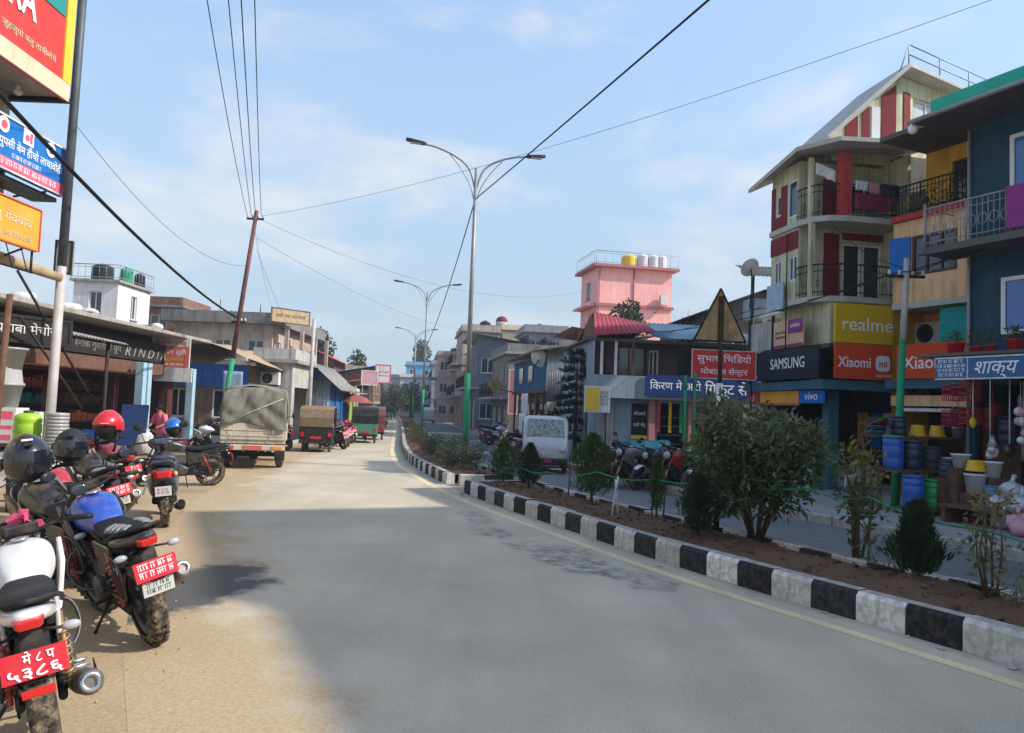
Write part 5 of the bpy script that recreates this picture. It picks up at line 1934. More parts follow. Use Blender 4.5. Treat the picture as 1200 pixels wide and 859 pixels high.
# ================= blue-roofed shop row facing the camera
m_bgrey = mat('blue_grey_plaster', (.28, .33, .38), .8, var=.15, scale=2, streak=.4)
m_pinkcol = mat('dull_pink_paint', (.42, .19, .18), .75, var=.2, scale=3, streak=.3)
m_bluetin = mat('dull_blue_tin', (.11, .19, .27), .5, .2, var=.2, scale=2, streak=.4)
m_redtin = mat('crimson_tin', (.36, .065, .085), .55, .1, var=.2, scale=2, streak=.3)
SB = thing('blue_roof_shop', 'two-storey shop with blue tin roofs and a glazed veranda facing the street', 'building', (2.75, 25.6), 6)
f = Face(SB, 0, 0, 1, 0)
SW = 5.3
mb = MB()
f.wall(mb, SW, .14, 2.5, [(.35, .75, .14, 2.1), (2.2, 3.2, .14, 2.3), (3.4, 4.2, .14, 2.3), (4.4, 5.2, .14, 2.3)])
Face(SB, 0, 6, 0, -1).wall(mb, 6, .14, 4.4, [(1, 2.2, 3.1, 4.0), (3.5, 4.7, 3.1, 4.0)])
Face(SB, SW, 0, 0, 1).wall(mb, 6, .14, 4.4)
mb.build('wall', m_bgrey, SB)
for w in ((1, 2.2, 3.1, 4.0), (3.5, 4.7, 3.1, 4.0)):
    Face(SB, 0, 6, 0, -1).window(*w, m_wfr, m_glass, 2)
f.board('door', .36, .74, .15, 2.09, -.12, m_paleg, .05)
mb = MB()
f.box(mb, 2.1, 5.25, .14, 2.5, -1.8, -1.7)
mb.build('shop_back', m_black, SB)
for k in range(6):
    mb = MB()
    f.box(mb, 2.25, 3.15, .3 + k * .3, .34 + k * .3, -.9, -.3)
    sh = mb.build('shelf', m_tealb, SB)
for a in (1.95, 3.3):
    mb = MB()
    f.box(mb, a - .11, a + .11, .14, 2.5, .02, .24)
    mb.build('column', m_pinkcol, SB, .01)
mb = MB()
f.box(mb, -.3, 2.0, 2.5, 3.15, .4, .46)
f.box(mb, -.3, SW, 2.4, 2.5, .0, .46)
mb.build('balcony_front', m_bgrey, SB)
mb = MB()                                       # upper glazed storey, set back
fu = Face(SB, 0, .5, 1, 0)
opn = [(.25, .5, 2.6, 4.1), (.75, 1.9, 3.0, 4.2), (2.0, 2.35, 3.2, 4.1), (3.0, 5.1, 2.8, 4.2)]
fu.wall(mb, SW, 2.5, 4.4, opn)
mb.build('upper_wall', mat('dark_brown_wall', (.10, .08, .075), .8, var=.2), SB)
for i, w in enumerate(opn):
    fu.window(*w, m_wfr if i == 2 else m_bfr, mat('grey_green_glass', (.10, .14, .15), .12, var=.4, scale=2, spec=.8) if i == 1 else m_glass, 2 if i != 0 else 1)
for a in (.15, .62, 1.2):
    mb = MB()
    f.box(mb, a - .04, a + .04, 3.15, 4.35, .36, .44)
    mb.build('veranda_post', m_polew if a < 1 else m_brown, SB)
corrugated('roof', m_bluetin, SB, (1.9, -.75, 4.42), (SW + .3, -.75, 4.42), (1.7, 2.6, 5.3), (SW + .3, 2.6, 5.3))
corrugated('roof', m_redtin, SB, (-.2, -.7, 4.40), (1.9, -.7, 4.62), (.05, .7, 5.35), (1.9, .7, 5.05))
corrugated('roof', m_redtin, SB, (-.2, 2.4, 4.40), (1.9, 2.4, 4.6), (.05, .7, 5.35), (1.9, .7, 5.05))
mb = MB()
mb.ext([(-.6, 4.38), (2.3, 4.38), (.7, 5.28)], 'x', -.06, .0)
mb.build('gable_board', m_brown, SB)
mb = MB()
f.box(mb, -.5, SW + .3, 4.26, 4.36, .40, .46)
mb.build('eave_board', m_soff, SB)
mb = MB()
mb.box(-.2, SW, .5, 6, 4.36, 4.42)
mb.build('ceiling', m_soff, SB)
rt = thing('shop_sign', 'long navy sign with white Devanagari lettering on the blue-roofed shop', 'sign', SB.location, 6)
g = Face(rt, 0, 0, 1, 0)
g.board('panel', 1.62, SW + .15, 2.52, 3.22, .50, m_nblue, .06)
g.text('किरण मे अटो', 1.75, 2.74, .564, .36, m_white, width=None, bold=.004, align='LEFT')
g.text('गिफ्ट से', 3.62, 2.66, .564, .48, m_white, bold=.004, align='LEFT')
rt = thing('shop_sign', 'red sign with white Devanagari lettering behind the triangular road sign', 'sign', (4.95, 21.2), 6)
g = Face(rt, 0, 0, 1, 0)
g.board('panel', .0, 1.85, 2.95, 3.76, 0, m_red, .05)
mb = MB()
for b_ in ((.0, 1.85, 2.95, 2.97), (.0, 1.85, 3.74, 3.76), (0, .02, 2.97, 3.74), (1.83, 1.85, 2.97, 3.74)):
    g.box(mb, *b_, .052, .058)
mb.build('border', m_polew, rt)
g.text('सुभाष भिडियो', .93, 3.42, .054, .26, m_white, width=1.55, bold=.004)
g.text('मोबाइल सेन्टर', .93, 3.08, .054, .22, m_white, width=1.35, bold=.004)
mb = MB()
for a in (.1, 1.75):
    mb.tube([g.p(a, 0, -.03), g.p(a, 3.7, -.03)], .03, 8)
mb.build('post', m_dark, rt)
rt = thing('shop_sign', 'white and mustard shop board at the left end of the blue-roofed shop', 'sign', (2.35, 24.6), 10)
g = Face(rt, 0, 0, 1, 0)
g.board('panel', .0, .85, 1.9, 2.75, 0, m_polew, .05)
g.board('mustard_field', .03, .48, 1.95, 2.7, .053, m_yelb, .008)
g.marks(.66, 2.1, .3, .5, .052, m_brown, rows=4)
mb = MB()
for a in (.1, .75):
    mb.tube([g.p(a, 0, -.03), g.p(a, 1.95, -.03)], .03, 8)
mb.build('post', m_dark, rt)
# poster on the grey wall
rt = thing('poster', 'black poster with white print and a yellow foot on the grey shop wall', 'poster', (4.05, 25.68, 1.2), 6)
g = Face(rt, 0, 0, 1, 0)
g.board('sheet', 0, .55, 0, 1.05, .003, m_black, .01)
g.board('yellow_foot', 0, .55, -.12, -.01, .003, m_yelb, .01)
g.marks(.27, .62, .42, .2, .0135, m_white)
g.marks(.27, .25, .42, .2, .0135, m_white)
# blue tarpaulin bench
m_tealt = mat('teal_tarpaulin', (.015, .10, .15), .6, var=.2, scale=4, bump=.3)
rt = thing('tarp_counter', 'low counter draped with a teal tarpaulin behind the parked motorcycles', 'counter', (3.35, 24.3, 0), 8)
mb = MB()
nx, ny = 16, 8
vs, fs2 = [], []
for i in range(nx + 1):
    for j in range(ny + 1):
        a, b = i / nx, j / ny
        t = abs(b - .5) * 2
        z = 1.08 - (0.55 * max(0, t - .55) / .45) + .03 * math.sin(i * 1.4 + j) - .10 * (1 - a)
        vs.append((a * 1.8, -.15 + b * .75, z))
for i in range(nx):
    for j in range(ny):
        q = i * (ny + 1) + j
        fs2.append((q, q + ny + 1, q + ny + 2, q + 1))
mb.add(vs, fs2, smooth=True)
mb.build('tarpaulin', m_tealt, rt, fix=False)
for x in (.1, 1.7):
    for y in (.0, .4):
        mb = MB()
        mb.box(x - .03, x + .03, y - .03, y + .03, 0, .95)
        mb.build('leg', m_wood, rt)

# ================= background buildings on the right
m_pinkw = mat('pink_tower_wall', (.90, .45, .42), .8, var=.1, scale=1.2, streak=.35)
m_pinkb = mat('dusty_pink_band', (.42, .17, .17), .8, var=.1, scale=2)
PT = thing('pink_tower', 'tall plain pink apartment block with rooftop water tanks', 'building', (5.9, 54.4), 11)
f = Face(PT, 0, 0, 1, 0)
fl = Face(PT, 0, 4.2, 0, -1)
mb = MB()
ops = [(1.0 + 2.6 * k, 2.1 + 2.6 * k, z, z + 1.3) for k in range(3) for z in (1.2, 4.2, 7.2, 10.2)]
f.wall(mb, 5.6, 0, 12.3, [(.9, 1.2, 6.6, 6.9), (4.0, 4.4, 6.8, 7.1), (4.2, 4.5, 9.2, 9.4)])
fl.wall(mb, 4.2, 0, 12.3, [(1.3, 2.5, z, z + 1.3) for z in (1.2, 4.2, 7.2, 10.2)])
Face(PT, 5.6, 0, 0, 1).wall(mb, 4.2, 0, 12.3)
Face(PT, 5.6, 4.2, -1, 0).wall(mb, 5.6, 0, 12.3)
mb.build('wall', m_pinkw, PT)
for w in [(.9, 1.2, 6.6, 6.9), (4.0, 4.4, 6.8, 7.1), (4.2, 4.5, 9.2, 9.4)]:
    f.window(*w, m_wfr, m_glass, 1)
for k in range(1):
    for z in (1.2, 4.2, 7.2, 10.2):
        fl.window(1.3, 2.5, z, z + 1.3, m_wfr, m_glass, 2, sill=m_pinkb)
for z in (3.3, 6.4, 9.5):
    mb = MB()
    mb.box(-.14, 5.74, -.14, 0, z, z + .22)
    mb.box(-.14, 0, .002, 4.2, z, z + .218)
    mb.build('floor_band', m_pinkb, PT)
    mb = MB()
    mb.box(-.7, -.142, .3, 4, z, z + .14)
    mb.build('balcony', m_pinkw, PT)
mb = MB()
mb.box(-.45, 6.0, -.45, 4.6, 12.3, 12.5)
mb.build('roof', m_pinkb, PT)
f.rail(-.3, 5.9, 12.5, .9, .4, m_galv, .6)
fl.rail(0, 4.5, 12.5, .9, .4, m_galv, .6)
mb = MB()
mb.tube([f.p(2.7, 0, .06), f.p(2.7, 12.3, .06)], .05, 6)
mb.tube([f.p(.1, 0, .08), f.p(.1, 12.3, .08)], .05, 6)
mb.build('drainpipe', m_pinkb, PT)
mb = MB()
f.box(mb, 4.6, 5.2, 9.8, 10.5, .15, .5)
mb.build('cage', m_polew, PT)
tank('yellow water tank on the pink tower roof', 8.3, 56.0, 12.5, .55, 1.1, m_yelb)
for i, x in enumerate((9.3, 10.1, 10.7)):
    tank(['first pale water tank right of the yellow one on the pink tower', 'middle pale water tank on the pink tower', 'rightmost pale water tank on the pink tower'][i], x, 56.0 + .1 * i, 12.5, .42, 1.2, m_wht, 'pale tanks on the pink tower')
# old timber and tin house
m_rstin = mat('rusty_tin_sheet', (.30, .24, .20), .65, .15, var=.45, scale=2.5, streak=.8)
m_rstin2 = mat('brown_tin_sheet', (.22, .11, .07), .7, .1, var=.4, scale=2.5, streak=.7)
m_oldblue = mat('faded_blue_boards', (.035, .13, .24), .75, var=.3, scale=3, streak=.5)
OB = thing('timber_house', 'old two-storey house with blue boarded front and rusty tin side', 'house', (2.0, 33.4), 9)
f = Face(OB, 0, 0, 1, 0)
fl = Face(OB, 0, 8.5, 0, -1)
mb = MB()
fl.wall(mb, 8.5, .14, 2.75, [(.6, 3.2, .2, 2.4), (4.0, 7.9, .2, 2.4)])
Face(OB, 4.2, 0, 0, 1).wall(mb, 8.5, .14, 4.6)
f.wall(mb, 4.2, .14, 5.0)
mb.build('wall', m_concd, OB)
mb = MB()
fl.box(mb, .2, 8.3, .2, 2.6, -1.6, -1.5)
mb.build('shop_back', m_black, OB)
n = 34
bd_me = MB().box(0, .02, 0, .235, 0, 1.55).mesh('board', m_oldblue)
for i in range(n):
    p = fl.p(.0 + i * .25, 2.8, .55)
    piece('board', bd_me, OB, (p[0] + random.uniform(-.008, .008), p[1] - .235, p[2]), (0, 0, random.uniform(-.02, .02)))
mb = MB()
fl.box(mb, 0, 8.5, 2.68, 2.8, 0, .6)
mb.build('floor_beam', m_wood, OB)
for a in (2.0, 4.6):
    mb = MB()
    fl.box(mb, a, a + 1.1, 3.2, 4.0, .575, .60)
    mb.build('window', m_glass, OB)
for i in range(6):
    mb = MB()
    mb.tube([fl.p(.3 + i * 1.55, .14, .5), fl.p(.3 + i * 1.55, 2.7, .5)], .05, 6)
    mb.build('post', m_wood, OB)
corrugated('roof', m_rstin, OB, (-1.1, -.6, 4.45), (-1.1, 9.2, 4.45), (4.6, -.6, 5.45), (4.6, 9.2, 5.45))
for i, (a0, a1, z0, z1, m) in enumerate(((-.5, .35, 2.3, 4.6, m_galvs), (.35, .85, 2.9, 4.7, m_rstin2), (.85, 1.5, 2.2, 4.8, m_rstin), (-.45, .3, 1.3, 2.3, m_tin), (.3, 1.0, .3, 1.6, m_maroon),
                                        (.3, .85, 1.6, 2.9, m_rstin2), (1.5, 2.1, .2, 4.9, m_rstin2), (1.0, 1.5, .2, 2.2, m_rstin), (2.1, 3.0, .2, 5.0, m_rstin), (3.0, 4.2, .2, 5.0, m_galvs))):
    corrugated('tin_sheet', m, OB, f.p(a0, z0, .06 + .015 * (i % 3)), f.p(a1, z0, .06 + .015 * (i % 3)), f.p(a0, z1, .06 + .015 * (i % 3)), f.p(a1, z1, .06 + .015 * (i % 3)), .1, .015)
rt = thing('satellite_dish', 'pale satellite dish on the blue boarded house front', 'satellite dish', (1.15, 33.6, 4.1), 150)
mb = MB()
mb.lathe([(.02, 0), (.2, .03), (.4, .11), (.43, .125)], 18, Matrix.Rotation(R(58), 4, 'X'), cap=False)
mb.build('dish', m_wht, rt)
mb = MB()
mb.tube([(0, 0, 0), (.0, .3, -.3)], .03, 6)
mb.build('mount', m_dark, rt)
cloth('white cloths hanging below the blue boards of the old house', (0.75, 33.6, 2.62), (.5, 35.2, 2.62), .9, m_cl[0], (0, 0, 0), 0)
cloth('grey-white sheet hanging lower on the old house front', (.70, 33.8, 1.8), (.4, 35.4, 1.7), .9, m_cl[0], (0, 0, 0), 0)
rt, f = sign_thing('stall_sign', 'pale printed stall board beside the old tin house', 2.65, 30.6, 8, 1.5, .55, 1.75, m_cream, m_brown, .03)
f.marks(.75, .16, 1.2, .24, .004, m_maroon)
mb = MB()
for a in (.1, 1.4):
    mb.tube([f.p(a, -1.75, -.04), f.p(a, .0, -.04)], .03, 6)
mb.build('post', m_wood, rt)
house('grey_street_house', 'grey house with a pink strip sign past the old blue house', -.2, 44.5, 9, 3.6, 7, 5.1, 2, m_concd, side='x0', nf=1, ns=3, roof='flat', cat='house', balc=True)
rt, f = sign_thing('shop_sign', 'tall crimson strip sign on the grey house', -.15, 44.2, 9, .55, 2.6, 1.6, m_pinkb, m_polew, .05)
rt, f = sign_thing('road_sign', 'tilted rusty yellow diamond sign beyond the nearest street lamp', -.9, 40.5, 0, .62, .62, 2.7, m_rust, None)
rt.rotation_euler = (0, R(-38), R(10))
mb = MB()
mb.tube([f.p(.31, .1, -.09), (.31 + 1.9, .09, -2.1)], .03, 6)
mb.build('post', m_dark, rt)
house('green_terrace_house', 'tall house with a green terrace roof and a red dome on top', -3.6, 77, 8, 4.6, 8, 8.2, 3, m_paleg, side='x0', nf=2, ns=3, roof='flat', slab=mat('green_slab', (.10, .30, .24), .7), cat='house', balc=True)
rt = thing('roof_canopy', 'green rooftop canopy on thin posts with a red dome', 'canopy', (-3.6, 77, 8.34), 8)
mb = MB()
mb.box(-.6, 5.0, -.5, 5, 1.75, 1.9)
mb.build('roof', MATS['green_slab'], rt)
for x in (-.4, 2.2, 4.8):
    mb = MB()
    mb.tube([(x, -.3, 0), (x, -.3, 1.75)], .06, 6)
    mb.build('post', m_polew, rt)
mb = MB()
mb.lathe([(.6, 1.9), (.6, 2.5)], 12, Matrix.Translation((2.6, 1.5, 0)))
mb.build('drum', m_paleg, rt)
mb = MB()
mb.ell((2.6, 1.5, 2.5), (.62, .62, .6), 14, 6, None, 0, 90)
mb.build('dome', m_maroon, rt)
house('white_block', 'white flat-roofed block behind the old blue house', 1.7, 92, 4, 6.2, 8, 11.2, 4, m_wht, side='x0', nf=3, ns=3, roof='flat', slab=m_pinkb)
house('concrete_block', 'unfinished grey concrete block left of the white one', -1.2, 88, 4, 2.8, 7, 10.2, 4, m_concd, side='x0', nf=1, ns=3, roof='flat')
house('pinkish_terrace', 'hazy pinkish grey terrace house far along the right side', -9.4, 98, 8, 4.4, 10, 8.4, 3, m_pinkish, side='x0', nf=3, ns=3, roof='flat', cat='house', balc=True)
house('grey_terrace', 'hazy blue-grey house at the far bend of the right side', -11.6, 112, 8, 4.6, 9, 8.0, 3, m_bgrey, side='x0', nf=2, ns=3, roof='flat', cat='house')
house('mid_house', 'grey-blue house between the green terrace and the grey street house', -2.6, 56, 8, 3.4, 9, 6.7, 2, mat('dark_blue_grey_wall', (.13, .16, .20), .85, var=.2, streak=.5), side='x0', nf=2, ns=3, roof='shed', rm=m_tin, rise=.6, cat='house', balc=True)
house('mid_house', 'cream house just before the green terrace house', -4.4, 67.5, 8, 3.2, 8, 8.6, 3, m_pinkish, side='x0', nf=2, ns=3, roof='flat', cat='house', balc=True)
house('rear_house', 'dark house behind the blue-roofed shop with a rooftop lean-to', 8.6, 34, 6, 5, 7, 6.6, 2, m_soff, side='x0', nf=2, ns=2, roof='gable', rm=m_dark, rise=1.0, cat='house')
rt = thing('roof_canopy', 'dark pitched rooftop canopy left of the cream house', 'canopy', (9.4, 31, 0), 6)
corrugated('roof', m_soff, rt, (0, -.6, 7.6), (2.6, -.6, 7.6), (0, 1.2, 8.35), (2.6, 1.2, 8.35))
for x in (.3, 2.3):
    mb = MB()
    mb.tube([(x, .0, 0), (x, .0, 7.8)], .05, 6)
    mb.build('post', m_dark, rt)
mb = MB()
mb.box(.3, 2.3, .1, 1.0, 6.0, 6.8)
mb.build('platform', m_bgrey, rt)
# houses beyond the right edge of the frame, whose shade falls across the road
house('corner_house', 'tall house next door to the slate house, beyond the right edge', 14.2, 4.6, TH, 7, 5.8, 12.8, 4, m_paleg, side='x0', nf=2, ns=3, roof='flat')
house('corner_house', 'second tall house down the row beyond the right edge', 17.4, -4.2, TH, 6, 10.0, 11.65, 4, m_orange, side='x0', nf=2, ns=3, roof='flat')
# roof clutter along the far right row
for i, (x, y, z, r_, m) in enumerate(((.8, 46.5, 5.24, .42, m_tankb), (2.0, 47.2, 5.24, .36, m_tankb), (-2.6, 70, 8.74, .5, m_tankb), (3.2, 94, 11.34, .6, m_tankb), (5.4, 94.5, 11.34, .55, m_yelb), (-.2, 90, 10.34, .5, m_tankb), (-7.6, 101, 8.54, .6, m_tankb))):
    tank(['black tank at the front of the grey street house roof', 'smaller black tank behind on the grey street house roof', 'black tank on the pinkish house before the green terrace', 'black tank on the white block roof',
          'yellow tank on the white block roof', 'black tank on the unfinished concrete block', 'black tank on the hazy pinkish terrace house'][i], x, y, z, r_, 1.15, m)
house('hill_house', 'brown house rising behind the old timber house', 4.0, 47, 6, 3.6, 6, 6.4, 2, m_brick, side='x0', nf=2, ns=2, roof='shed', rm=m_rrust, rise=.6, cat='house')
house('hill_house', 'bluish house rising behind the grey street house', 1.0, 62, 6, 3.4, 6, 8.2, 3, m_bgrey, side='x0', nf=2, ns=2, roof='flat', cat='house', balc=True)
house('hill_house', 'cream house with brown bands behind the pinkish one', -1.0, 72, 6, 3.2, 6, 9.2, 3, m_cream, side='x0', nf=2, ns=2, roof='flat', slab=m_brown, cat='house')
house('hill_house', 'tall dull red house far behind near the hazy terrace', -6.4, 92, 6, 3.2, 6, 9.6, 3, m_pinkb, side='x0', nf=2, ns=2, roof='flat', cat='house', balc=True)
# monkey puzzle trees
def araucaria(label, x, y, h, rad, z0=0, n_t=9, t0=.25):
    rt = thing('araucaria', label, 'tree', (x, y, z0), random.uniform(0, 90))
    tr, lv = MB(), MB()
    tr.tube([(0, 0, 0), (0, 0, h)], [.025 * h, .008], 8)
    for t in range(n_t):
        fz = t0 + (1 - t0) * t / n_t
        r_ = rad * (1 - .75 * (fz - t0) / (1 - t0))
        for k in range(6):
            a = k * 1.05 + t * .7 + random.uniform(-.25, .25)
            rk_ = r_ * random.uniform(.6, 1.15)
            e = Vector((math.cos(a) * rk_, math.sin(a) * rk_, h * fz + random.uniform(-.28, .1) * rk_))
            tr.tube([(0, 0, h * fz), tuple(e)], [.02, .008], 4)
            for m in range(int(26 * r_ / rad) + 8):
                p = Vector((0, 0, h * fz)).lerp(e, .15 + .85 * random.random())
                leaf(lv, p, Vector((math.cos(a), math.sin(a), .5)) + rdir() * .9, .16 * rad + .06, .05 * rad + .02)
    tr.build('trunk', m_bark, rt, fix=False)
    lv.build('branches', m_pine, rt, fix=False)
araucaria('dark tiered araucaria left of the blue-roofed shop', 2.35, 27.6, 4.3, 1.25, 0, 11, .22)
araucaria('small tiered araucaria top showing above the blue roof', 8.2, 36, 6.9, .9, 0, 10, .3)
tree('tree', 'bushy light green tree top in front of the pink tower', 5.6, 38, 7.4, 1.3, 1500, m_treeL, .24, .62)

# ================================================================== VEHICLES
m_tyre = mat('tyre_rubber', (.045, .04, .034), .9, var=.3, scale=9, bump=.5, dust=.75)
m_alloy = mat('dark_alloy', (.07, .07, .075), .45, .5, var=.2, dust=.2)
m_chrome = mat('chrome', (.55, .56, .57), .22, .9, var=.08)
m_engine = mat('engine_metal', (.10, .10, .105), .5, .6, var=.3, scale=9, dust=.3)
m_plast = mat('black_plastic', (.018, .018, .02), .5, var=.2, dust=.15)
m_seat = mat('black_seat', (.016, .017, .02), .55, var=.2, scale=8, bump=.25, bscale=60)
m_seatg = mat('grey_seat_stripe', (.26, .26, .27), .6, var=.15)
m_muff = mat('muffler_steel', (.16, .145, .13), .45, .6, var=.3, scale=8, dust=.5)
m_gold = mat('gold_fork', (.40, .25, .12), .4, .5, var=.15)
m_amber = mat('amber_lens', (.75, .30, .05), .25, spec=.7)
m_clear = mat('clear_lens', (.38, .39, .40), .15, spec=.8)
m_tail = mat('red_lens', (.60, .012, .012), .2, spec=.8)
m_plate = mat('red_plate', (.58, .015, .03), .4, var=.06, dust=.06)
m_plate2 = mat('pale_plate', (.55, .58, .56), .5, var=.1)
def paint(name, c, rough=.28):
    return mat(name, c, rough + .08, 0, var=.1, coat=.45, spec=.5, dust=.22)
m_pwhite = paint('white_bike_paint', (.72, .72, .71))
m_pblack = paint('black_bike_paint', (.012, .012, .014))
m_pblue = paint('blue_bike_paint', (.012, .075, .42))
m_pred = paint('red_bike_paint', (.42, .012, .02))
m_pwine = paint('wine_bike_paint', (.22, .012, .03))
m_pgrey = paint('grey_bike_paint', (.16, .17, .18))

WHEEL = {}
def wheel_meshes(r, w, ns=5):
    key = (r, w, ns)
    if key not in WHEEL:
        RX = Matrix.Rotation(R(90), 4, 'X')
        t = MB()
        pr = []
        for k in range(11):
            a = R(-110 + 220 * k / 10)
            pr.append((r - w * .5 + w * .5 * math.cos(a), w * .5 * math.sin(a)))
        t.lathe(pr, 32, RX, cap=False)
        n = 40
        for k in range(n):                        # tread blocks
            a = 2 * math.pi * k / n
            for sg in (-1, 1):
                t.cbox((0, 0, 0), (.035, w * .26, .01), Matrix.Rotation(a, 4, 'Y') @ Matrix.Translation((0, sg * w * .2, r - .004)) @ Matrix.Rotation(sg * .6, 4, 'Z'))
        rim = MB()
        ri = r - w * .78
        rim.lathe([(ri, -w * .38), (ri + .02, -w * .4), (ri + .005, 0), (ri + .02, w * .4), (ri, w * .38), (ri - .02, w * .3), (ri - .025, 0), (ri - .02, -w * .3), (ri, -w * .38)], 28, RX, cap=False)
        rim.lathe([(.05, -w * .5), (.055, -w * .3), (.045, 0), (.055, w * .3), (.05, w * .5)], 14, RX)
        for k in range(ns):
            a = 2 * math.pi * k / ns
            for da in (-.14, .14):
                rim.cbox((0, 0, 0), (.022, .024, ri - .04), Matrix.Rotation(a + da, 4, 'Y') @ Matrix.Translation((0, 0, .03 + (ri - .04) / 2)))
        rim.lathe([(.12, w * .32), (.12, w * .36), (.05, w * .36), (.05, w * .32), (.12, w * .32)], 20, RX, cap=False)
        WHEEL[key] = (t.mesh('tyre', m_tyre), rim.mesh('rim', m_alloy))
    return WHEEL[key]
def wheel(parent, name, x, z, r, w, ns=5, y=0.0, turn=0.0):
    t, rm = wheel_meshes(r, w, ns)
    e = piece(name, rm, parent, (x, y, z), (0, 0, turn))
    piece('tyre', t, e)
    return e
def loft(name, m, parent, secs, sub=1, n=10, bev=0):
    """secs: (x, half width, z low, z high, squareness) closed superellipse sections along x"""
    rs = []
    for x, hw, zl, zh, sq in secs:
        rs.append([(x, hw * abs(math.cos(t)) ** sq * (1 if math.cos(t) >= 0 else -1), (zl + zh) / 2 + (zh - zl) / 2 * abs(math.sin(t)) ** sq * (1 if math.sin(t) >= 0 else -1))
                   for t in [2 * math.pi * k / n + math.pi / n for k in range(n)]])
    mb = MB()
    mb.rings(rs)
    return mb.build(name, m, parent, 0, sub)

def motorcycle(label, x, y, az, mt, ms, lean=7, plate=None, plate2=None, stripes=False, group='motorcycles parked along the left verge', steer=22, muff=m_muff, name='motorcycle', tailm=None, cowl=True):
    """naked 150 cc motorcycle: local x forward, root at the rear tyre's contact; az = heading from world +y towards -x"""
    rt = thing(name, label, 'motorcycle', (x, y, .0), 90 + az, group)
    rt.rotation_euler = (R(-lean) * 1.0, 0, R(90 + az))
    rt.rotation_mode = 'XYZ'
    tailm = tailm or ms
    wheel(rt, 'rear_wheel', 0, .305, .305, .13)
    st = R(steer)
    wheel(rt, 'front_wheel', 1.32, .30, .30, .10, turn=st)
    mb = MB()
    for s in (-1, 1):
        mb.tube([(0, .095 * s, .305), (.25, .10 * s, .32), (.52, .09 * s, .38)], [.022, .026, .03], 8)
    mb.build('swingarm', m_plast, rt)
    mb = MB()
    for s in (-1, 1):
        mb.tube([(1.08, .03 * s, .86), (.72, .11 * s, .80), (.30, .10 * s, .70), (-.12, .09 * s, .74)], .018, 6)
        mb.tube([(1.06, .03 * s, .78), (.86, .09 * s, .42), (.52, .10 * s, .30), (.45, .10 * s, .55), (.5, .1 * s, .74)], .018, 6)
        mb.tube([(.42, .11 * s, .36), (.15, .11 * s, .66)], .014, 6)
    mb.build('frame', m_plast, rt)
    mb = MB()
    mb.ell((.60, 0, .36), (.21, .16, .14), 14, 8)
    mb.cbox((.78, 0, .42), (.16, .20, .2))
    for k in range(7):
        mb.cbox((.83 + k * .012, 0, .50 + k * .024), (.20, .22, .012))
    mb.cbox((.88, 0, .52), (.12, .15, .22))
    mb.lathe([(.09, .12), (.10, .16), (.07, .18)], 14, Matrix.Translation((.56, 0, .36)) @ Matrix.Rotation(R(-90), 4, 'X'))
    mb.lathe([(.09, .12), (.10, .17), (.07, .19)], 14, Matrix.Translation((.60, 0, .36)) @ Matrix.Rotation(R(90), 4, 'X'))
    mb.build('engine', m_engine, rt, .006)
    mb = MB()
    mb.tube(catmull3([(.95, -.05, .46), (1.02, -.08, .32), (.9, -.12, .2), (.5, -.15, .20), (.32, -.17, .25)], 5), .02, 8)
    ex = mb.build('exhaust', muff, rt)
    up = .10 if stripes else .0
    mb = MB()
    mb.tube([(.34, -.17, .25), (.28, -.175, .27), (.05, -.195, .335 + up * .5), (-.2, -.215, .405 + up), (-.24, -.218, .416 + up * 1.1)], [.028, .056, .068, .066, .054], 16)
    mb.build('muffler', muff, ex)
    mb = MB()
    d = Vector((-.24, -.218, .416 + up * 1.1)) - Vector((-.2, -.215, .405 + up))
    M_ = Matrix.Translation((-.241, -.218, .4165 + up * 1.1)) @ d.to_track_quat('Z', 'Y').to_matrix().to_4x4()
    mb.lathe([(.052, 0), (.05, .012), (.03, .014), (.026, -.03), (.002, -.032)], 16, M_, cap=False)
    mb.build('exhaust_tip', m_chrome, ex)
    mb = MB()
    mb.lathe([(.024, .001), (.001, .0015)], 12, M_ @ Matrix.Translation((0, 0, -.02)))
    mb.build('exhaust_hole', m_plast, ex)
    mb = MB()
    mb.cbox((.12, -.262, .34 + up * .4), (.30, .008, .07), Matrix.Identity(4))
    mb.build('heat_shield', m_plast, ex, .003)
    for s in (-1, 1):                               # twin shocks
        mb = MB()
        pts = []
        for k in range(60):
            t = k / 59
            a = t * 2 * math.pi * 8
            pts.append((.02 + .15 * t + .03 * math.cos(a), .135 * s + .03 * math.sin(a), .36 + .30 * t))
        mb.tube(pts, .007, 5)
        mb.tube([(.02, .135 * s, .33), (.19, .135 * s, .70)], .016, 7)
        mb.build('shock_absorber', m_gold if s < 0 else m_pred, rt)
    loft('fuel_tank', mt, rt, [(.50, .07, .76, .84, .8), (.54, .115, .74, .90, .75), (.68, .15, .72, .99, .75), (.86, .185, .72, 1.03, .7), (1.0, .165, .74, 1.01, .7), (1.07, .08, .78, .94, .8)], 2)
    mb = MB()
    mb.lathe([(.05, 0), (.05, .012), (.02, .016)], 16, Matrix.Translation((.84, 0, 1.022)))
    mb.build('fuel_cap', m_chrome, rt)
    for s in (-1, 1):
        mb = MB()
        mb.rings([[(xx, s * (yy + o), zz) for (xx, yy, zz) in ((.78, .13, .56), (1.12, .17, .74), (1.10, .19, .95), (.86, .19, .84))] for o in (0, .03)], smooth=False)
        mb.build('tank_shroud', ms, rt, .01)
        mb = MB()
        mb.rings([[(xx, s * (yy + o), zz) for (xx, yy, zz) in ((.14, .105, .55), (.48, .115, .48), (.5, .12, .74), (.1, .115, .74))] for o in (0, .025)], smooth=False)
        mb.build('side_panel', ms, rt, .01)
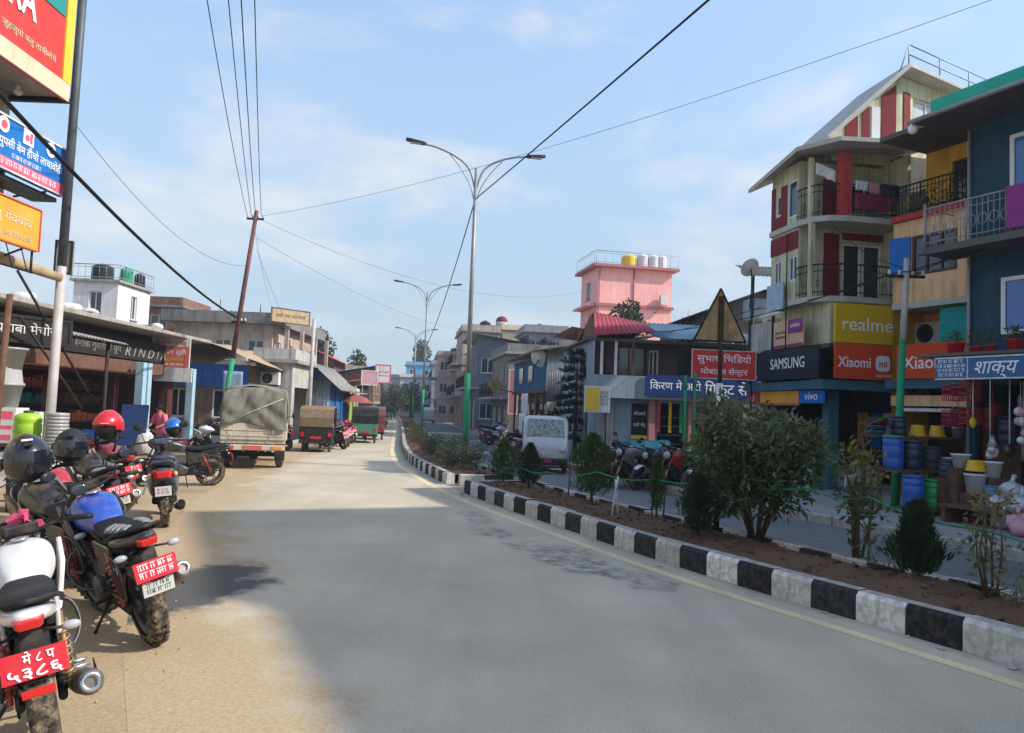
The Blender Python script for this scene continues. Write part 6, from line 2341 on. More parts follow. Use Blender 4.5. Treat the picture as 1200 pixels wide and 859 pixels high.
    loft('seat', m_seat, rt, [(.60, .07, .80, .85, .7), (.54, .12, .78, .865, .7), (.40, .145, .77, .85, .6), (.20, .15, .77, .85, .6), (.12, .145, .79, .89, .6), (-.10, .12, .82, .915, .6), (-.26, .08, .86, .925, .7), (-.30, .05, .88, .91, .8)], 1)
    if stripes:
        secs = [(.40, .145, .77, .85), (.20, .15, .77, .85), (.12, .145, .79, .89), (-.10, .12, .82, .915), (-.26, .08, .86, .925), (-.30, .05, .88, .91)]
        def sec(xx):
            for (a, b) in zip(secs, secs[1:]):
                if b[0] <= xx <= a[0]:
                    t_ = (a[0] - xx) / (a[0] - b[0])
                    return [a[q_] + (b[q_] - a[q_]) * t_ for q_ in range(4)]
            return secs[-1]
        for xs in (.10, .01, -.08, -.17):
            for s in (-1, 1):
                rs = []
                for xx in (xs, xs - .045):
                    _, hw_, zl_, zh_ = sec(xx)
                    ring = []
                    for off_ in (.006, -.01):
                        for a_ in ((8, 35, 58, 76) if off_ > 0 else (76, 58, 35, 8)):
                            c_, s_ = math.cos(R(a_)) ** .65, math.sin(R(a_)) ** .65
                            ring.append((xx - .03 * (1 - s_), s * (hw_ + off_) * c_, (zl_ + zh_) / 2 + ((zh_ - zl_) / 2 + off_) * s_))
                    rs.append(ring)
                mb = MB()
                mb.rings(rs, smooth=False)
                mb.build('seat_stripe', m_seatg, rt)
    loft('tail_fairing', tailm, rt, [(.26, .12, .70, .78, .7), (.08, .14, .70, .82, .7), (-.15, .115, .755, .86, .7), (-.32, .085, .80, .885, .7), (-.40, .055, .83, .885, .8)], 2)
    mb = MB()
    mb.rings([[(-.335, -.06, .79), (-.335, .06, .79), (-.36, .07, .85), (-.36, -.07, .85)], [(-.415, -.045, .80), (-.415, .045, .80), (-.425, .055, .845), (-.425, -.055, .845)]], smooth=False)
    mb.build('tail_light', m_tail, rt, .008)
    mb = MB()
    mb.tube(catmull3([(.05, .155, .80), (-.15, .15, .87), (-.30, .11, .91), (-.36, .0, .92), (-.30, -.11, .91), (-.15, -.15, .87), (.05, -.155, .80)], 4), .013, 7)
    mb.build('grab_rail', m_plast, rt)
    for s in (-1, 1):
        mb = MB()
        mb.tube([(-.30, .05 * s, .76), (-.32, .13 * s, .75)], .008, 6)
        i_ = mb.build('indicator', m_plast, rt)
        mb = MB()
        mb.ell((-.325, .17 * s, .75), (.022, .045, .024), 10, 6)
        mb.build('indicator_lens', m_clear, i_)
    mb = MB()                                       # rear mudguard and plate carrier
    n = 12
    arc = [(.33 * -math.cos(R(a)), .305 + .36 * math.sin(R(a))) for a in [95 - 85 * k / n for k in range(n + 1)]]
    arc = [(-.36 * math.sin(R(a)), .305 + .36 * math.cos(R(a))) for a in [-8 + 62 * k / n for k in range(n + 1)]]
    vs = [(px, s, pz) for (px, pz) in arc for s in (-.075, .075)]
    mb.add(vs, [(2 * k, 2 * k + 1, 2 * k + 3, 2 * k + 2) for k in range(n)], smooth=True)
    o = mb.build('rear_mudguard', m_plast, rt, fix=False)
    q = o.modifiers.new('solid', 'SOLIDIFY')
    q.thickness = .012
    mb = MB()
    mb.rings([[(-.28, -.05, .76), (-.28, .05, .76), (-.31, .05, .76), (-.31, -.05, .76)], [(-.40, -.045, .56), (-.40, .045, .56), (-.42, .045, .56), (-.42, -.045, .56)]], smooth=False)
    mb.build('plate_bracket', m_plast, rt)
    PM = Matrix.Translation((-.432, 0, .645)) @ Matrix.Rotation(R(-90), 4, 'Z') @ Matrix.Rotation(R(-12), 4, 'X')
    mb = MB()
    mb.box(-.135, .135, -.004, .004, -.065, .065, PM)
    pl = mb.build('number_plate', m_plate, rt)
    TM = PM @ Matrix.Rotation(R(90), 4, 'X')
    if plate:
        lettering(plate[0], pl, TM @ Matrix.Translation((.02, .008, .0052)), .062, m_white, width=.13, bold=.012)
        lettering(plate[1], pl, TM @ Matrix.Translation((0, -.056, .0052)), .072, m_white, width=.22, bold=.016)
    else:
        sm = scribble_mesh(.22, .105, 2)
        T3 = TM @ Matrix.Translation((-.11, -.05, .0042))
        sm.v = [tuple(T3 @ Vector((p[0], p[1], p[2] * .3))) for p in sm.v]
        sm.build('print_marks', m_white, pl, fix=False)
    if plate2:
        mb = MB()
        mb.box(-.10, .10, -.004, .004, -.05, .05, Matrix.Translation((-.405, 0, .515)) @ Matrix.Rotation(R(-90), 4, 'Z') @ Matrix.Rotation(R(8), 4, 'X'))
        p2 = mb.build('lower_plate', m_plate2, rt)
        TM2 = Matrix.Translation((-.405, 0, .515)) @ Matrix.Rotation(R(-90), 4, 'Z') @ Matrix.Rotation(R(8), 4, 'X') @ Matrix.Rotation(R(90), 4, 'X')
        sm = scribble_mesh(.16, .085, 2)
        T3 = TM2 @ Matrix.Translation((-.08, -.04, .0042))
        sm.v = [tuple(T3 @ Vector((p[0], p[1], p[2] * .3))) for p in sm.v]
        sm.build('print_marks', m_plast, p2, fix=False)
    else:
        mb = MB()
        mb.box(-.07, .07, -.006, .006, -.02, .02, Matrix.Translation((-.40, 0, .50)) @ Matrix.Rotation(R(-90), 4, 'Z'))
        mb.build('reflector', m_tail, rt, .004)
    # front end turned to full lock
    FT = Matrix.Translation((1.08, 0, 0)) @ Matrix.Rotation(st, 4, 'Z') @ Matrix.Translation((-1.08, 0, 0))
    mb = MB()
    for s in (-1, 1):
        mb.tube([(1.32, .085 * s, .30), (1.22, .085 * s, .58)], .03, 8, M=FT)
        mb.tube([(1.22, .085 * s, .58), (1.04, .085 * s, 1.0)], .019, 8, M=FT)
    mb.build('front_fork', m_gold if stripes else m_alloy, rt)
    mb = MB()
    arc = [(1.32 + .35 * math.sin(R(a)), .30 + .35 * math.cos(R(a))) for a in [-70 + 110 * k / 12 for k in range(13)]]
    mb.add([tuple(FT @ Vector((px, s, pz))) for (px, pz) in arc for s in (-.065, .065)], [(2 * k, 2 * k + 1, 2 * k + 3, 2 * k + 2) for k in range(12)], smooth=True)
    o = mb.build('front_mudguard', ms, rt, fix=False)
    q = o.modifiers.new('solid', 'SOLIDIFY')
    q.thickness = .012
    mb = MB()
    mb.ell((1.16, 0, .90), (.10, .11, .11), 14, 8, FT)
    hl = mb.build('headlight', m_plast if cowl else m_chrome, rt)
    mb = MB()
    mb.ell((1.21, 0, .90), (.07, .09, .09), 14, 8, FT)
    mb.build('headlight_lens', m_clear, hl)
    mb = MB()
    mb.cbox((1.07, 0, 1.05), (.10, .2, .07), FT)
    mb.build('dashboard', m_plast, rt, .015)
    mb = MB()
    mb.tube([tuple(FT @ Vector(p)) for p in catmull3([(.90, .37, 1.05), (1.0, .22, 1.06), (1.05, .08, 1.02), (1.05, -.08, 1.02), (1.0, -.22, 1.06), (.90, -.37, 1.05)], 4)], .012, 7)
    hb = mb.build('handlebar', m_plast, rt)
    for s in (-1, 1):
        mb = MB()
        mb.tube([(.98, .25 * s, 1.06), (.90, .375 * s, 1.05)], .018, 8, M=FT)
        mb.tube([(1.01, .26 * s, 1.06), (.99, .38 * s, 1.055)], .006, 6, M=FT)
        mb.build('grip', m_plast, hb)
        mb = MB()
        mb.tube([tuple(FT @ Vector(p)) for p in ((.99, .22 * s, 1.07), (1.0, .26 * s, 1.16), (.98, .31 * s, 1.21))], .006, 6)
        mb.ell((0, 0, 0), (.02, .065, .04), 12, 8, FT @ Matrix.Translation((.98, .34 * s, 1.225)))
        mi = mb.build('mirror', m_plast, rt)
        mb = MB()
        mb.ell((0, 0, 0), (.004, .055, .032), 12, 8, FT @ Matrix.Translation((.961, .34 * s, 1.225)))
        mb.build('mirror_glass', m_glass, mi)
        mb = MB()
        mb.tube([(.42, .08 * s, .30), (.42, .25 * s, .30)], .014, 7)
        mb.tube([(.16, .10 * s, .42), (.14, .22 * s, .42)], .012, 7)
        mb.tube([(.45, .1 * s, .32), (.16, .12 * s, .42)], .012, 6)
        mb.build('footpeg', m_chrome if s < 0 else m_plast, rt)
    mb = MB()
    mb.tube([(.5, .1, .28), (.46, .30, .03)], .012, 6)
    mb.build('side_stand', m_plast, rt)
    mb = MB()
    mb.box(.02, .5, .10, .115, .25, .38)
    mb.build('chain_guard', m_plast, rt, .01)
    mb = MB()                                        # tubular crash bar round the engine
    for s in (-1, 1):
        mb.tube(catmull3([(.98, .05 * s, .60), (1.02, .20 * s, .56), (1.0, .25 * s, .42), (.92, .20 * s, .30), (.84, .08 * s, .27)], 4), .012, 7)
    mb.build('crash_bar', m_alloy, rt)
    mb = MB()                                        # saree guard on the left of the rear wheel
    mb.tube(catmull3([(.16, .14, .68), (-.16, .16, .66), (-.20, .16, .44), (.10, .15, .40)], 4), .008, 6)
    for k in range(4):
        mb.tube([(.08 - .07 * k, .15, .67), (.06 - .07 * k, .155, .41)], .005, 5)
    mb.build('saree_guard', m_alloy, rt)
    mb = MB()                                        # clutch, throttle and brake cables
    for k, (y0, y1) in enumerate(((.2, .06), (-.2, -.05), (-.22, -.09))):
        mb.tube(catmull3([tuple(FT @ Vector((1.0, y0, 1.05))), tuple(FT @ Vector((1.16, y0 * .8, 1.08 - .02 * k))), tuple(FT @ Vector((1.2, y1, .95))), (1.08, y1, .72)], 4), .005, 5)
    mb.build('control_cables', m_plast, rt)
    mb = MB()                                        # air box and battery cover filling the frame
    mb.rings([[(.18, -.09, .50), (.18, .09, .50), (.20, .09, .70), (.20, -.09, .70)], [(.46, -.10, .44), (.46, .10, .44), (.5, .10, .72), (.5, -.10, .72)]], smooth=False)
    mb.build('air_box', m_plast, rt, .012)
    return rt

b1 = motorcycle('white motorcycle with a large red number plate at the lower left corner', -2.30, 4.08, 33, m_pwhite, m_pwhite, plate=('मे ८ प', '५३८६'), steer=15, lean=11)
b2 = motorcycle('black motorcycle with a blue tank and grey striped seat', -2.66, 6.02, 42, m_pblue, m_pblack, plate=None, plate2=True, stripes=True, steer=25, lean=15)
b2.scale = (1.08, 1.08, 1.08)
motorcycle('dark red motorcycle between the striped-seat bike and the black scooter', -4.7, 8.75, 50, m_pred, m_pwine, steer=20, tailm=m_pred)
motorcycle('small dark motorcycle with pink ribbons beside the truck', -6.45, 16.75, 118, m_pblack, m_pblack, steer=-35)
def repaint(root, m):
    for c in kids(root):
        if c.name.split('.')[0] in ('fuel_tank', 'tank_shroud', 'tail_fairing'):
            c.material_slots[0].link = 'OBJECT'
            c.material_slots[0].material = m
    return root
for i, (x, y, a) in enumerate(((-3.48, 6.85, 50), (-4.15, 7.75, 48), (-5.12, 10.35, 42), (-6.6, 13.6, 44))):
    repaint(copy_tree((b2, b1, b2, b1)[i], (x, y, 0), 90 + a, ['black motorcycle tucked behind the striped-seat one', 'dark grey motorcycle squeezed in before the dark red one', 'black motorcycle under the red helmet',
              'wine red motorcycle left of the scooter'][i]), (m_pblack, m_pgrey, m_pblack, m_pwine)[i])
# the far row beside the rickshaw
for i, (x, y, a, m) in enumerate(((-8.9, 24.6, 70, m_pwhite), (-8.9, 25.9, 66, m_pblack), (-9.0, 27.2, 72, m_pred), (-6.75, 31.6, 40, m_pgrey), (-7.0, 33.4, 35, m_pblack), (-7.4, 36.2, 40, m_pwine), (-8.3, 26.4, 62, m_pred), (-8.5, 29.6, 60, m_pred))):
    repaint(copy_tree((b1, b2, b1, b2, b2, b1, b1, b2)[i], (x, y, 0), 90 + a, ['white motorcycle just past the truck', 'black motorcycle second past the truck', 'red motorcycle third past the truck, before the rickshaw',
              'dark motorcycle right after the brown rickshaw', 'second dark motorcycle after the brown rickshaw', 'wine red motorcycle before the green rickshaw', 'red motorcycle nearest the road between truck and rickshaw', 'second red motorcycle half hidden left of the brown rickshaw'][i]), m)
for i, (x, y, a) in enumerate(((2.45, 20.2, -62), (2.95, 19.9, -66), (3.45, 19.6, -60), (4.0, 19.3, -64), (4.55, 19.0, -58))):
    repaint(copy_tree(b2 if i % 2 else b1, (x + .9, y + .4, 0), 90 + a + 180, ['leftmost motorcycle in the row before the teal counter', 'second motorcycle in the row before the teal counter',
              'middle motorcycle in the row before the teal counter', 'fourth motorcycle in the row before the green posts', 'rightmost motorcycle of the row, by the green posts'][i], 'motorcycles parked on the right-hand side'), (m_pblack, m_pgrey, m_pblack, m_pred, m_pblack)[i])
for i, (y, o) in enumerate(((27.5, 4.3), (29.5, 4.4), (39, 4.5), (41, 4.5))):
    q = off(s_at_y(y), o)
    copy_tree(b2 if i % 2 else b1, (q.x, q.y, 0), 90 - 50, ['motorcycle behind the white van on the right lane', 'second motorcycle behind the white van', 'far motorcycle by the grey street house',
              'farther motorcycle by the grey street house'][i], 'motorcycles parked on the right-hand side')

# ------------------------------------------------------------------ scooter
def scooter(label, x, y, az, mp, lean=6):
    rt = thing('scooter', label, 'scooter', (x, y, 0), 90 + az)
    rt.rotation_euler = (R(-lean), 0, R(90 + az))
    wheel(rt, 'rear_wheel', 0, .235, .235, .11, 5)
    wheel(rt, 'front_wheel', 1.25, .235, .235, .10, 5, turn=.4)
    loft('rear_body', mp, rt, [(.52, .13, .36, .66, .6), (.30, .19, .30, .72, .6), (.05, .20, .40, .76, .6), (-.18, .17, .52, .80, .6), (-.34, .10, .62, .80, .7), (-.38, .05, .66, .76, .8)], 2)
    loft('seat', m_seat, rt, [(.58, .10, .70, .76, .7), (.45, .15, .70, .79, .6), (.15, .16, .73, .82, .6), (-.1, .14, .77, .86, .6), (-.28, .09, .80, .86, .7)], 1)
    loft('leg_shield', mp, rt, [(.98, .20, .28, .75, .5), (1.03, .22, .30, .90, .5), (1.10, .16, .45, .95, .6), (1.18, .08, .55, .85, .7)], 1)
    loft('floorboard', m_plast, rt, [(.45, .16, .24, .34, .5), (.7, .16, .24, .32, .5), (1.0, .15, .26, .40, .5)], 0)
    mb = MB()
    mb.rings([[(-.33, -.11, .66), (-.33, .11, .66), (-.30, .12, .77), (-.30, -.12, .77)], [(-.40, -.06, .67), (-.40, .06, .67), (-.41, .07, .75), (-.41, -.07, .75)]], smooth=False)
    mb.build('tail_light', m_tail, rt, .01)
    mb = MB()
    mb.tube(catmull3([(-.02, .15, .84), (-.25, .12, .90), (-.37, 0, .91), (-.25, -.12, .90), (-.02, -.15, .84)], 4), .012, 7)
    mb.build('grab_rail', m_plast, rt)
    mb = MB()
    mb.box(-.33, -.315, -.12, .12, .42, .56)
    mb.box(-.32, -.02, -.06, .06, .42, .47)
    mb.build('rear_mudguard', m_plast, rt, .01)
    mb = MB()
    mb.box(-.345, -.335, -.095, .095, .44, .56)
    pl = mb.build('number_plate', m_plate2, rt)
    TM = Matrix.Translation((-.346, 0, .5)) @ Matrix.Rotation(R(-90), 4, 'Z') @ Matrix.Rotation(R(90), 4, 'X')
    sm = scribble_mesh(.15, .08, 2)
    sm.v = [tuple(TM @ Matrix.Translation((-.075, -.04, 0)) @ Vector((p[0], p[1], p[2] * .3))) for p in sm.v]
    sm.build('print_marks', m_plate, pl, fix=False)
    TM = Matrix.Translation((-.385, 0, .5)) @ Matrix.Rotation(R(-90), 4, 'Z') @ Matrix.Rotation(R(90), 4, 'X')
    lettering('7', rt, Matrix.Translation((-.16, .215, .46)) @ Matrix.Rotation(R(-125), 4, 'Z') @ Matrix.Rotation(R(90), 4, 'X'), .22, m_white, name='number_sticker', bold=.02)
    mb = MB()
    mb.tube([(.25, -.16, .22), (.05, -.19, .25), (-.28, -.20, .32)], [.05, .062, .05], 14)
    mb.build('muffler', m_plast, rt)
    mb = MB()
    mb.tube([(1.25, .06, .235), (1.14, .06, .55)], .025, 7)
    mb.tube([(1.25, -.06, .235), (1.14, -.06, .55)], .025, 7)
    mb.tube([(1.1, 0, .9), (1.03, 0, 1.05)], .03, 7)
    mb.build('front_fork', m_plast, rt)
    loft('handlebar_cover', mp, rt, [(.94, .10, 1.0, 1.06, .6), (1.0, .17, .98, 1.10, .6), (1.08, .16, .97, 1.10, .6), (1.14, .08, 1.0, 1.08, .7)], 1)
    mb = MB()
    mb.tube([(.93, .36, 1.05), (1.03, .15, 1.06), (1.03, -.15, 1.06), (.93, -.36, 1.05)], .015, 7)
    mb.build('handlebar', m_plast, rt)
    for s in (-1, 1):
        mb = MB()
        mb.tube([(1.0, .22 * s, 1.07), (.99, .28 * s, 1.25)], .006, 6)
        mb.ell((.985, .30 * s, 1.28), (.015, .06, .05), 12, 8)
        mb.build('mirror', m_plast, rt)
        mb = MB()
        mb.ell((-.27, .15 * s, .70), (.06, .03, .035), 10, 6)
        mb.build('indicator', m_amber, rt)
    loft('front_mudguard', mp, rt, [(1.05, .06, .38, .46, .7), (1.2, .075, .44, .52, .7), (1.35, .07, .42, .50, .7), (1.46, .04, .32, .38, .8)], 1)
    return rt
SCT = scooter('dark navy scooter with a white 7 on its flank, parked on the verge', -4.95, 11.3, 24, paint('navy_scooter_paint', (.015, .02, .05)))
SCT.scale = (1.12, 1.12, 1.12)

# ------------------------------------------------------------------ helmets
m_visor = mat('smoked_visor', (.01, .012, .016), .08, spec=.9)
def helmet(label, x, y, z, az, m, full=True, tilt=0, s=1.0, strap=False):
    rt = thing('helmet', label, 'helmet', (x, y, z), az)
    rt.rotation_euler = (R(tilt), 0, R(az))
    rt.scale = (s, s, s)
    # shell: front is +x; a bean-shaped bowl with the face opening left open
    nu, nv = 28, 14
    vs, fs = [], []
    def P(u, v):
        th = 2 * math.pi * u / nu
        ph = R(90 - (138 if full else 104) * v / nv)
        rr = math.cos(ph)
        return (.150 * rr * math.cos(th) - .012 * (1 - rr), .122 * rr * math.sin(th), .145 * math.sin(ph) + (.01 if math.cos(th) > 0 else 0))
    for v in range(nv + 1):
        for u in range(nu):
            vs.append(P(u, v))
    for v in range(nv):
        for u in range(nu):
            th = (u + .5) / nu * 360
            fr = min(th, 360 - th)
            pz = vs[v * nu + u][2]
            if full and fr < 62 and -.055 < pz < .055:
                continue
            if not full and fr < 70 and pz < .03:
                continue
            fs.append((v * nu + u, v * nu + (u + 1) % nu, (v + 1) * nu + (u + 1) % nu, (v + 1) * nu + u))
    mb = MB()
    mb.add(vs, fs, smooth=True)
    o = mb.build('shell', m, rt)
    q = o.modifiers.new('solid', 'SOLIDIFY')
    q.thickness = .014
    q.offset = -1
    mb = MB()
    mb.ell((0, 0, .0), (.132, .106, .126), 18, 10)
    mb.build('lining', m_plast, rt)
    if full:
        mb = MB()
        vv = []
        for zz in (-.062, -.02, .02, .062):
            for k in range(15):
                a = R(-66 + 132 * k / 14)
                c = math.sqrt(max(0, 1 - (zz / .165) ** 2))
                vv.append((.158 * c * math.cos(a), .131 * c * math.sin(a), zz))
        mb.add(vv, [(j * 15 + k, j * 15 + k + 1, (j + 1) * 15 + k + 1, (j + 1) * 15 + k) for j in range(3) for k in range(14)], smooth=True)
        o = mb.build('visor', m_visor, rt)
        for s_ in (-1, 1):
            mb = MB()
            mb.lathe([(.03, 0), (.03, .01), (.02, .014)], 14, Matrix.Translation((.02, .118 * s_, .0)) @ Matrix.Rotation(R(-90 * s_), 4, 'X'))
            mb.build('visor_hinge', m_dark, rt)
        mb = MB()
        mb.cbox((.10, 0, .125), (.05, .045, .012), Matrix.Rotation(R(12), 4, 'Y'))
        mb.build('air_vent', m_dark, rt, .004)
    else:
        mb = MB()
        mb.ext([(.12, -.085), (.19, -.04), (.19, .04), (.12, .085)], 'z', .028, .036)
        mb.build('peak', m, rt, .003)
    if strap:
        for s_ in (-1, 1):
            mb = MB()
            mb.tube([(.03, .105 * s_, -.04), (.03, .10 * s_, -.14), (.02, .07 * s_, -.22)], .011, 6)
            mb.build('chin_strap', m_plast, rt)
    return rt
m_hblk = mat('black_helmet', (.018, .019, .022), .25, var=.1, coat=.5)
m_hmat = mat('matt_black_helmet', (.03, .031, .034), .5, var=.1)
m_hred = mat('red_helmet', (.55, .02, .035), .22, var=.05, coat=.6)
m_hblu = mat('blue_helmet', (.02, .15, .46), .22, var=.05, coat=.6)
h1 = helmet('glossy black full-face helmet nearest the camera on a motorcycle mirror', -3.92, 6.3, 1.33, -52, m_hblk, s=1.42, tilt=8)
mb = MB()
mb.cbox((.05, .0, .147), (.02, .055, .004), Matrix.Rotation(R(18), 4, 'Y'))
mb.cbox((.075, .0, .143), (.02, .035, .004), Matrix.Rotation(R(24), 4, 'Y'))
mb.build('white_decal', m_white, h1)
helmet('matt black full-face helmet just behind the glossy black one', -4.27, 7.53, 1.36, -65, m_hmat, s=1.22, tilt=-5)
helmet('glossy red open helmet with straps on a motorcycle mirror', -5.82, 11.2, 1.42, -95, m_hred, False, 0, 1.6, True)
helmet('bright blue open helmet on the scooter handlebar', -5.42, 12.45, 1.38, -60, m_hblu, False, 10, 1.15)
# pink ribbons and cloths
m_pinkc = mat('pink_cloth', (.72, .10, .22), .85, bump=.3)
for i, (lab, x, y, z, s) in enumerate((('pink cloth tied to the handlebar of the white motorcycle', -3.05, 4.95, 1.06, .13), ('pink ribbons on the small dark motorcycle', -7.0, 16.5, .86, .17))):
    mb = MB()
    for k in range(16):
        d = rdir(-.1)
        p = Vector((0, 0, 0))
        sd = d.cross(rdir()).normalized() * .035
        q1 = p + d * s * random.uniform(.6, 1.1)
        mb.add([tuple(p - sd * .3), tuple(p + sd * .3), tuple(p + d * s * .6 + sd + Vector((0, 0, .02))), tuple(q1), tuple(p + d * s * .6 - sd)], [(0, 1, 2, 3, 4)])
    o = mb.build('ribbon', m_pinkc, fix=False)
    o.location = (x, y, z)
    q = o.modifiers.new('solid', 'SOLIDIFY')
    q.thickness = .004
    tag(o, lab, 'ribbon')

# ------------------------------------------------------------------ pickup truck with tarpaulin
m_truckw = mat('cream_truck_paint', (.56, .50, .40), .5, var=.15, scale=3, streak=.4, dust=.3)
m_canvas = mat('olive_grey_canvas', (.20, .195, .165), .9, var=.25, scale=5, bump=.6, bscale=9, dust=.25)
TK = thing('pickup_truck', 'cream pickup truck with a grey canvas over its load, seen from behind', 'truck', (-6.95, 20.95), 106)
hw = .84
mb = MB()
mb.box(0, 2.9, -hw, hw, .70, .80)
mb.build('load_bed', m_truckw, TK, .01)
for s in (-1, 1):
    mb = MB()
    mb.box(.03, 2.9, s * hw - .03, s * hw + .03, .802, 1.26)
    sp = mb.build('side_board', m_truckw, TK, .008)
    for k in range(6):
        mb = MB()
        mb.box(.25 + k * .5, .31 + k * .5, s * (hw + .032) - .015, s * (hw + .032) + .015, .81, 1.25)
        mb.build('stake_rib', m_truckw, sp)
mb = MB()
mb.box(-.04, .02, -hw, hw, .80, 1.25)
tg = mb.build('tailgate', m_truckw, TK, .01)
for z in (.92, 1.07):
    mb = MB()
    mb.box(-.055, -.042, -hw + .06, hw - .06, z - .025, z + .025)
    mb.build('tailgate_rib', m_truckw, tg, .006)
mb = MB()
mb.box(-.08, .06, -hw, hw, .52, .67)
bp = mb.build('rear_bumper', m_truckw, TK, .02)
for s in (-1, 1):
    mb = MB()
    mb.box(-.10, -.082, s * .62 - .14, s * .62 + .14, .55, .64)
    mb.build('tail_light', m_tail if s > 0 else m_amber, TK, .008)
mb = MB()
mb.box(-.095, -.082, -.24, .24, .54, .65)
mb.build('number_plate', m_redor, TK)
for s in (-1, 1):
    e = wheel(TK, 'rear_wheel', .85, .36, .36, .22, 6, y=s * .70)
    e = wheel(TK, 'front_wheel', 3.55, .36, .36, .20, 6, y=s * .70)
    mb = MB()
    mb.box(.40, .42, s * .70 - .14, s * .70 + .14, .22, .68)
    mb.build('mudflap', m_plast, TK)
mb = MB()
mb.box(.1, 4.0, -.42, -.32, .5, .68)
mb.box(.1, 4.0, .32, .42, .5, .68)
mb.tube([(.85, -.7, .36), (.85, .7, .36)], .06, 8)
mb.ell((.85, 0, .36), (.16, .14, .16), 10, 6)
mb.build('chassis', m_rustd, TK)
rs = []
for x, wy, z0, z1, sq in ((2.95, .80, .72, 1.85, .3), (3.05, .82, .62, 1.92, .3), (3.7, .82, .6, 1.90, .3), (3.95, .82, .6, 1.25, .3), (4.6, .78, .6, 1.1, .35), (4.68, .70, .62, 1.0, .4)):
    pass
loft('cab', m_truckw, TK, [(2.95, .80, .62, 1.86, .25), (3.05, .83, .60, 1.93, .25), (3.65, .82, .60, 1.90, .25), (4.0, .82, .60, 1.28, .25), (4.65, .78, .60, 1.08, .3), (4.72, .70, .62, .95, .4)], 1, 16)
for s in (-1, 1):
    mb = MB()
    mb.tube([(3.75, .82 * s, 1.35), (3.8, 1.02 * s, 1.4)], .012, 6)
    mb.ell((3.8, 1.06 * s, 1.42), (.03, .07, .11), 10, 8)
    mb.build('mirror', m_plast, TK)
# canvas: arched sheet over hoops with folds, tucked behind the tailgate
mb = MB()
nx, ny = 26, 40
vs, fs2 = [], []
from mathutils import noise as mnoise
for i in range(nx + 1):
    for j in range(ny + 1):
        a, b = i / nx, j / ny
        t = (b - .5) * 2
        x = -.03 + a * 2.95
        top = 2.02 + .22 * math.exp(-((a - .05) / .35) ** 2) + .04 * math.sin(a * 12)
        if abs(t) < .62:
            yy, zz = t / .62 * .80, top - .10 * (t / .62) ** 2
        else:
            u_ = (abs(t) - .62) / .38
            yy, zz = (.80 + .07 * u_ + .03 * math.sin(a * 17)) * (1 if t > 0 else -1), top - .10 - u_ * .75
        nz = mnoise.noise(Vector((x * 2.2, yy * 2.2, zz * 2.0))) * .07
        vs.append((x + nz * .4, yy + nz * .5, zz + nz))
for i in range(nx):
    for j in range(ny):
        q = i * (ny + 1) + j
        fs2.append((q, q + 1, q + ny + 2, q + ny + 1))
mb.add(vs, fs2, smooth=True)
# rear curtain with slanting drag folds
vs, fs2 = [], []
for i in range(25):
    for j in range(41):
        v, b = i / 24, j / 40
        t = (b - .5) * 2
        top = 2.22 - .10 * t * t * 1.2
        yy = t * (.82 + .04 * v)
        low = 1.16 + .10 * math.sin(t * 2.5 + .5)
        zz = top + (low - top) * v
        fold = .022 * math.sin((t * 1.2 + v * 1.6) * 7) * v + .014 * math.sin((t * 2.0 - v * 1.1) * 9) * (1 - v) + .06 * mnoise.noise(Vector((yy * 2.2, zz * 2.2, 5))) + .025 * mnoise.noise(Vector((yy * 7, zz * 5 + yy * 3, 9)))
        vs.append((-.07 - .06 * math.sin(v * 3.1) + fold, yy, zz))
for i in range(24):
    for j in range(40):
        q = i * 41 + j
        fs2.append((q, q + 41, q + 42, q + 1))
mb.add(vs, fs2, smooth=True)
o = mb.build('canvas_cover', m_canvas, TK, fix=False)
q = o.modifiers.new('solid', 'SOLIDIFY')
q.thickness = .012
mb = MB()
for s in (-1, 1):
    mb.tube([(-.14, s * .5, 1.22), (-.09, s * .52, .86)], .008, 5)
mb.tube([(-.16, -.75, 1.95), (-.15, .1, 1.55), (-.12, .7, 1.22)], .008, 5)
mb.build('tie_rope', m_polew, TK)

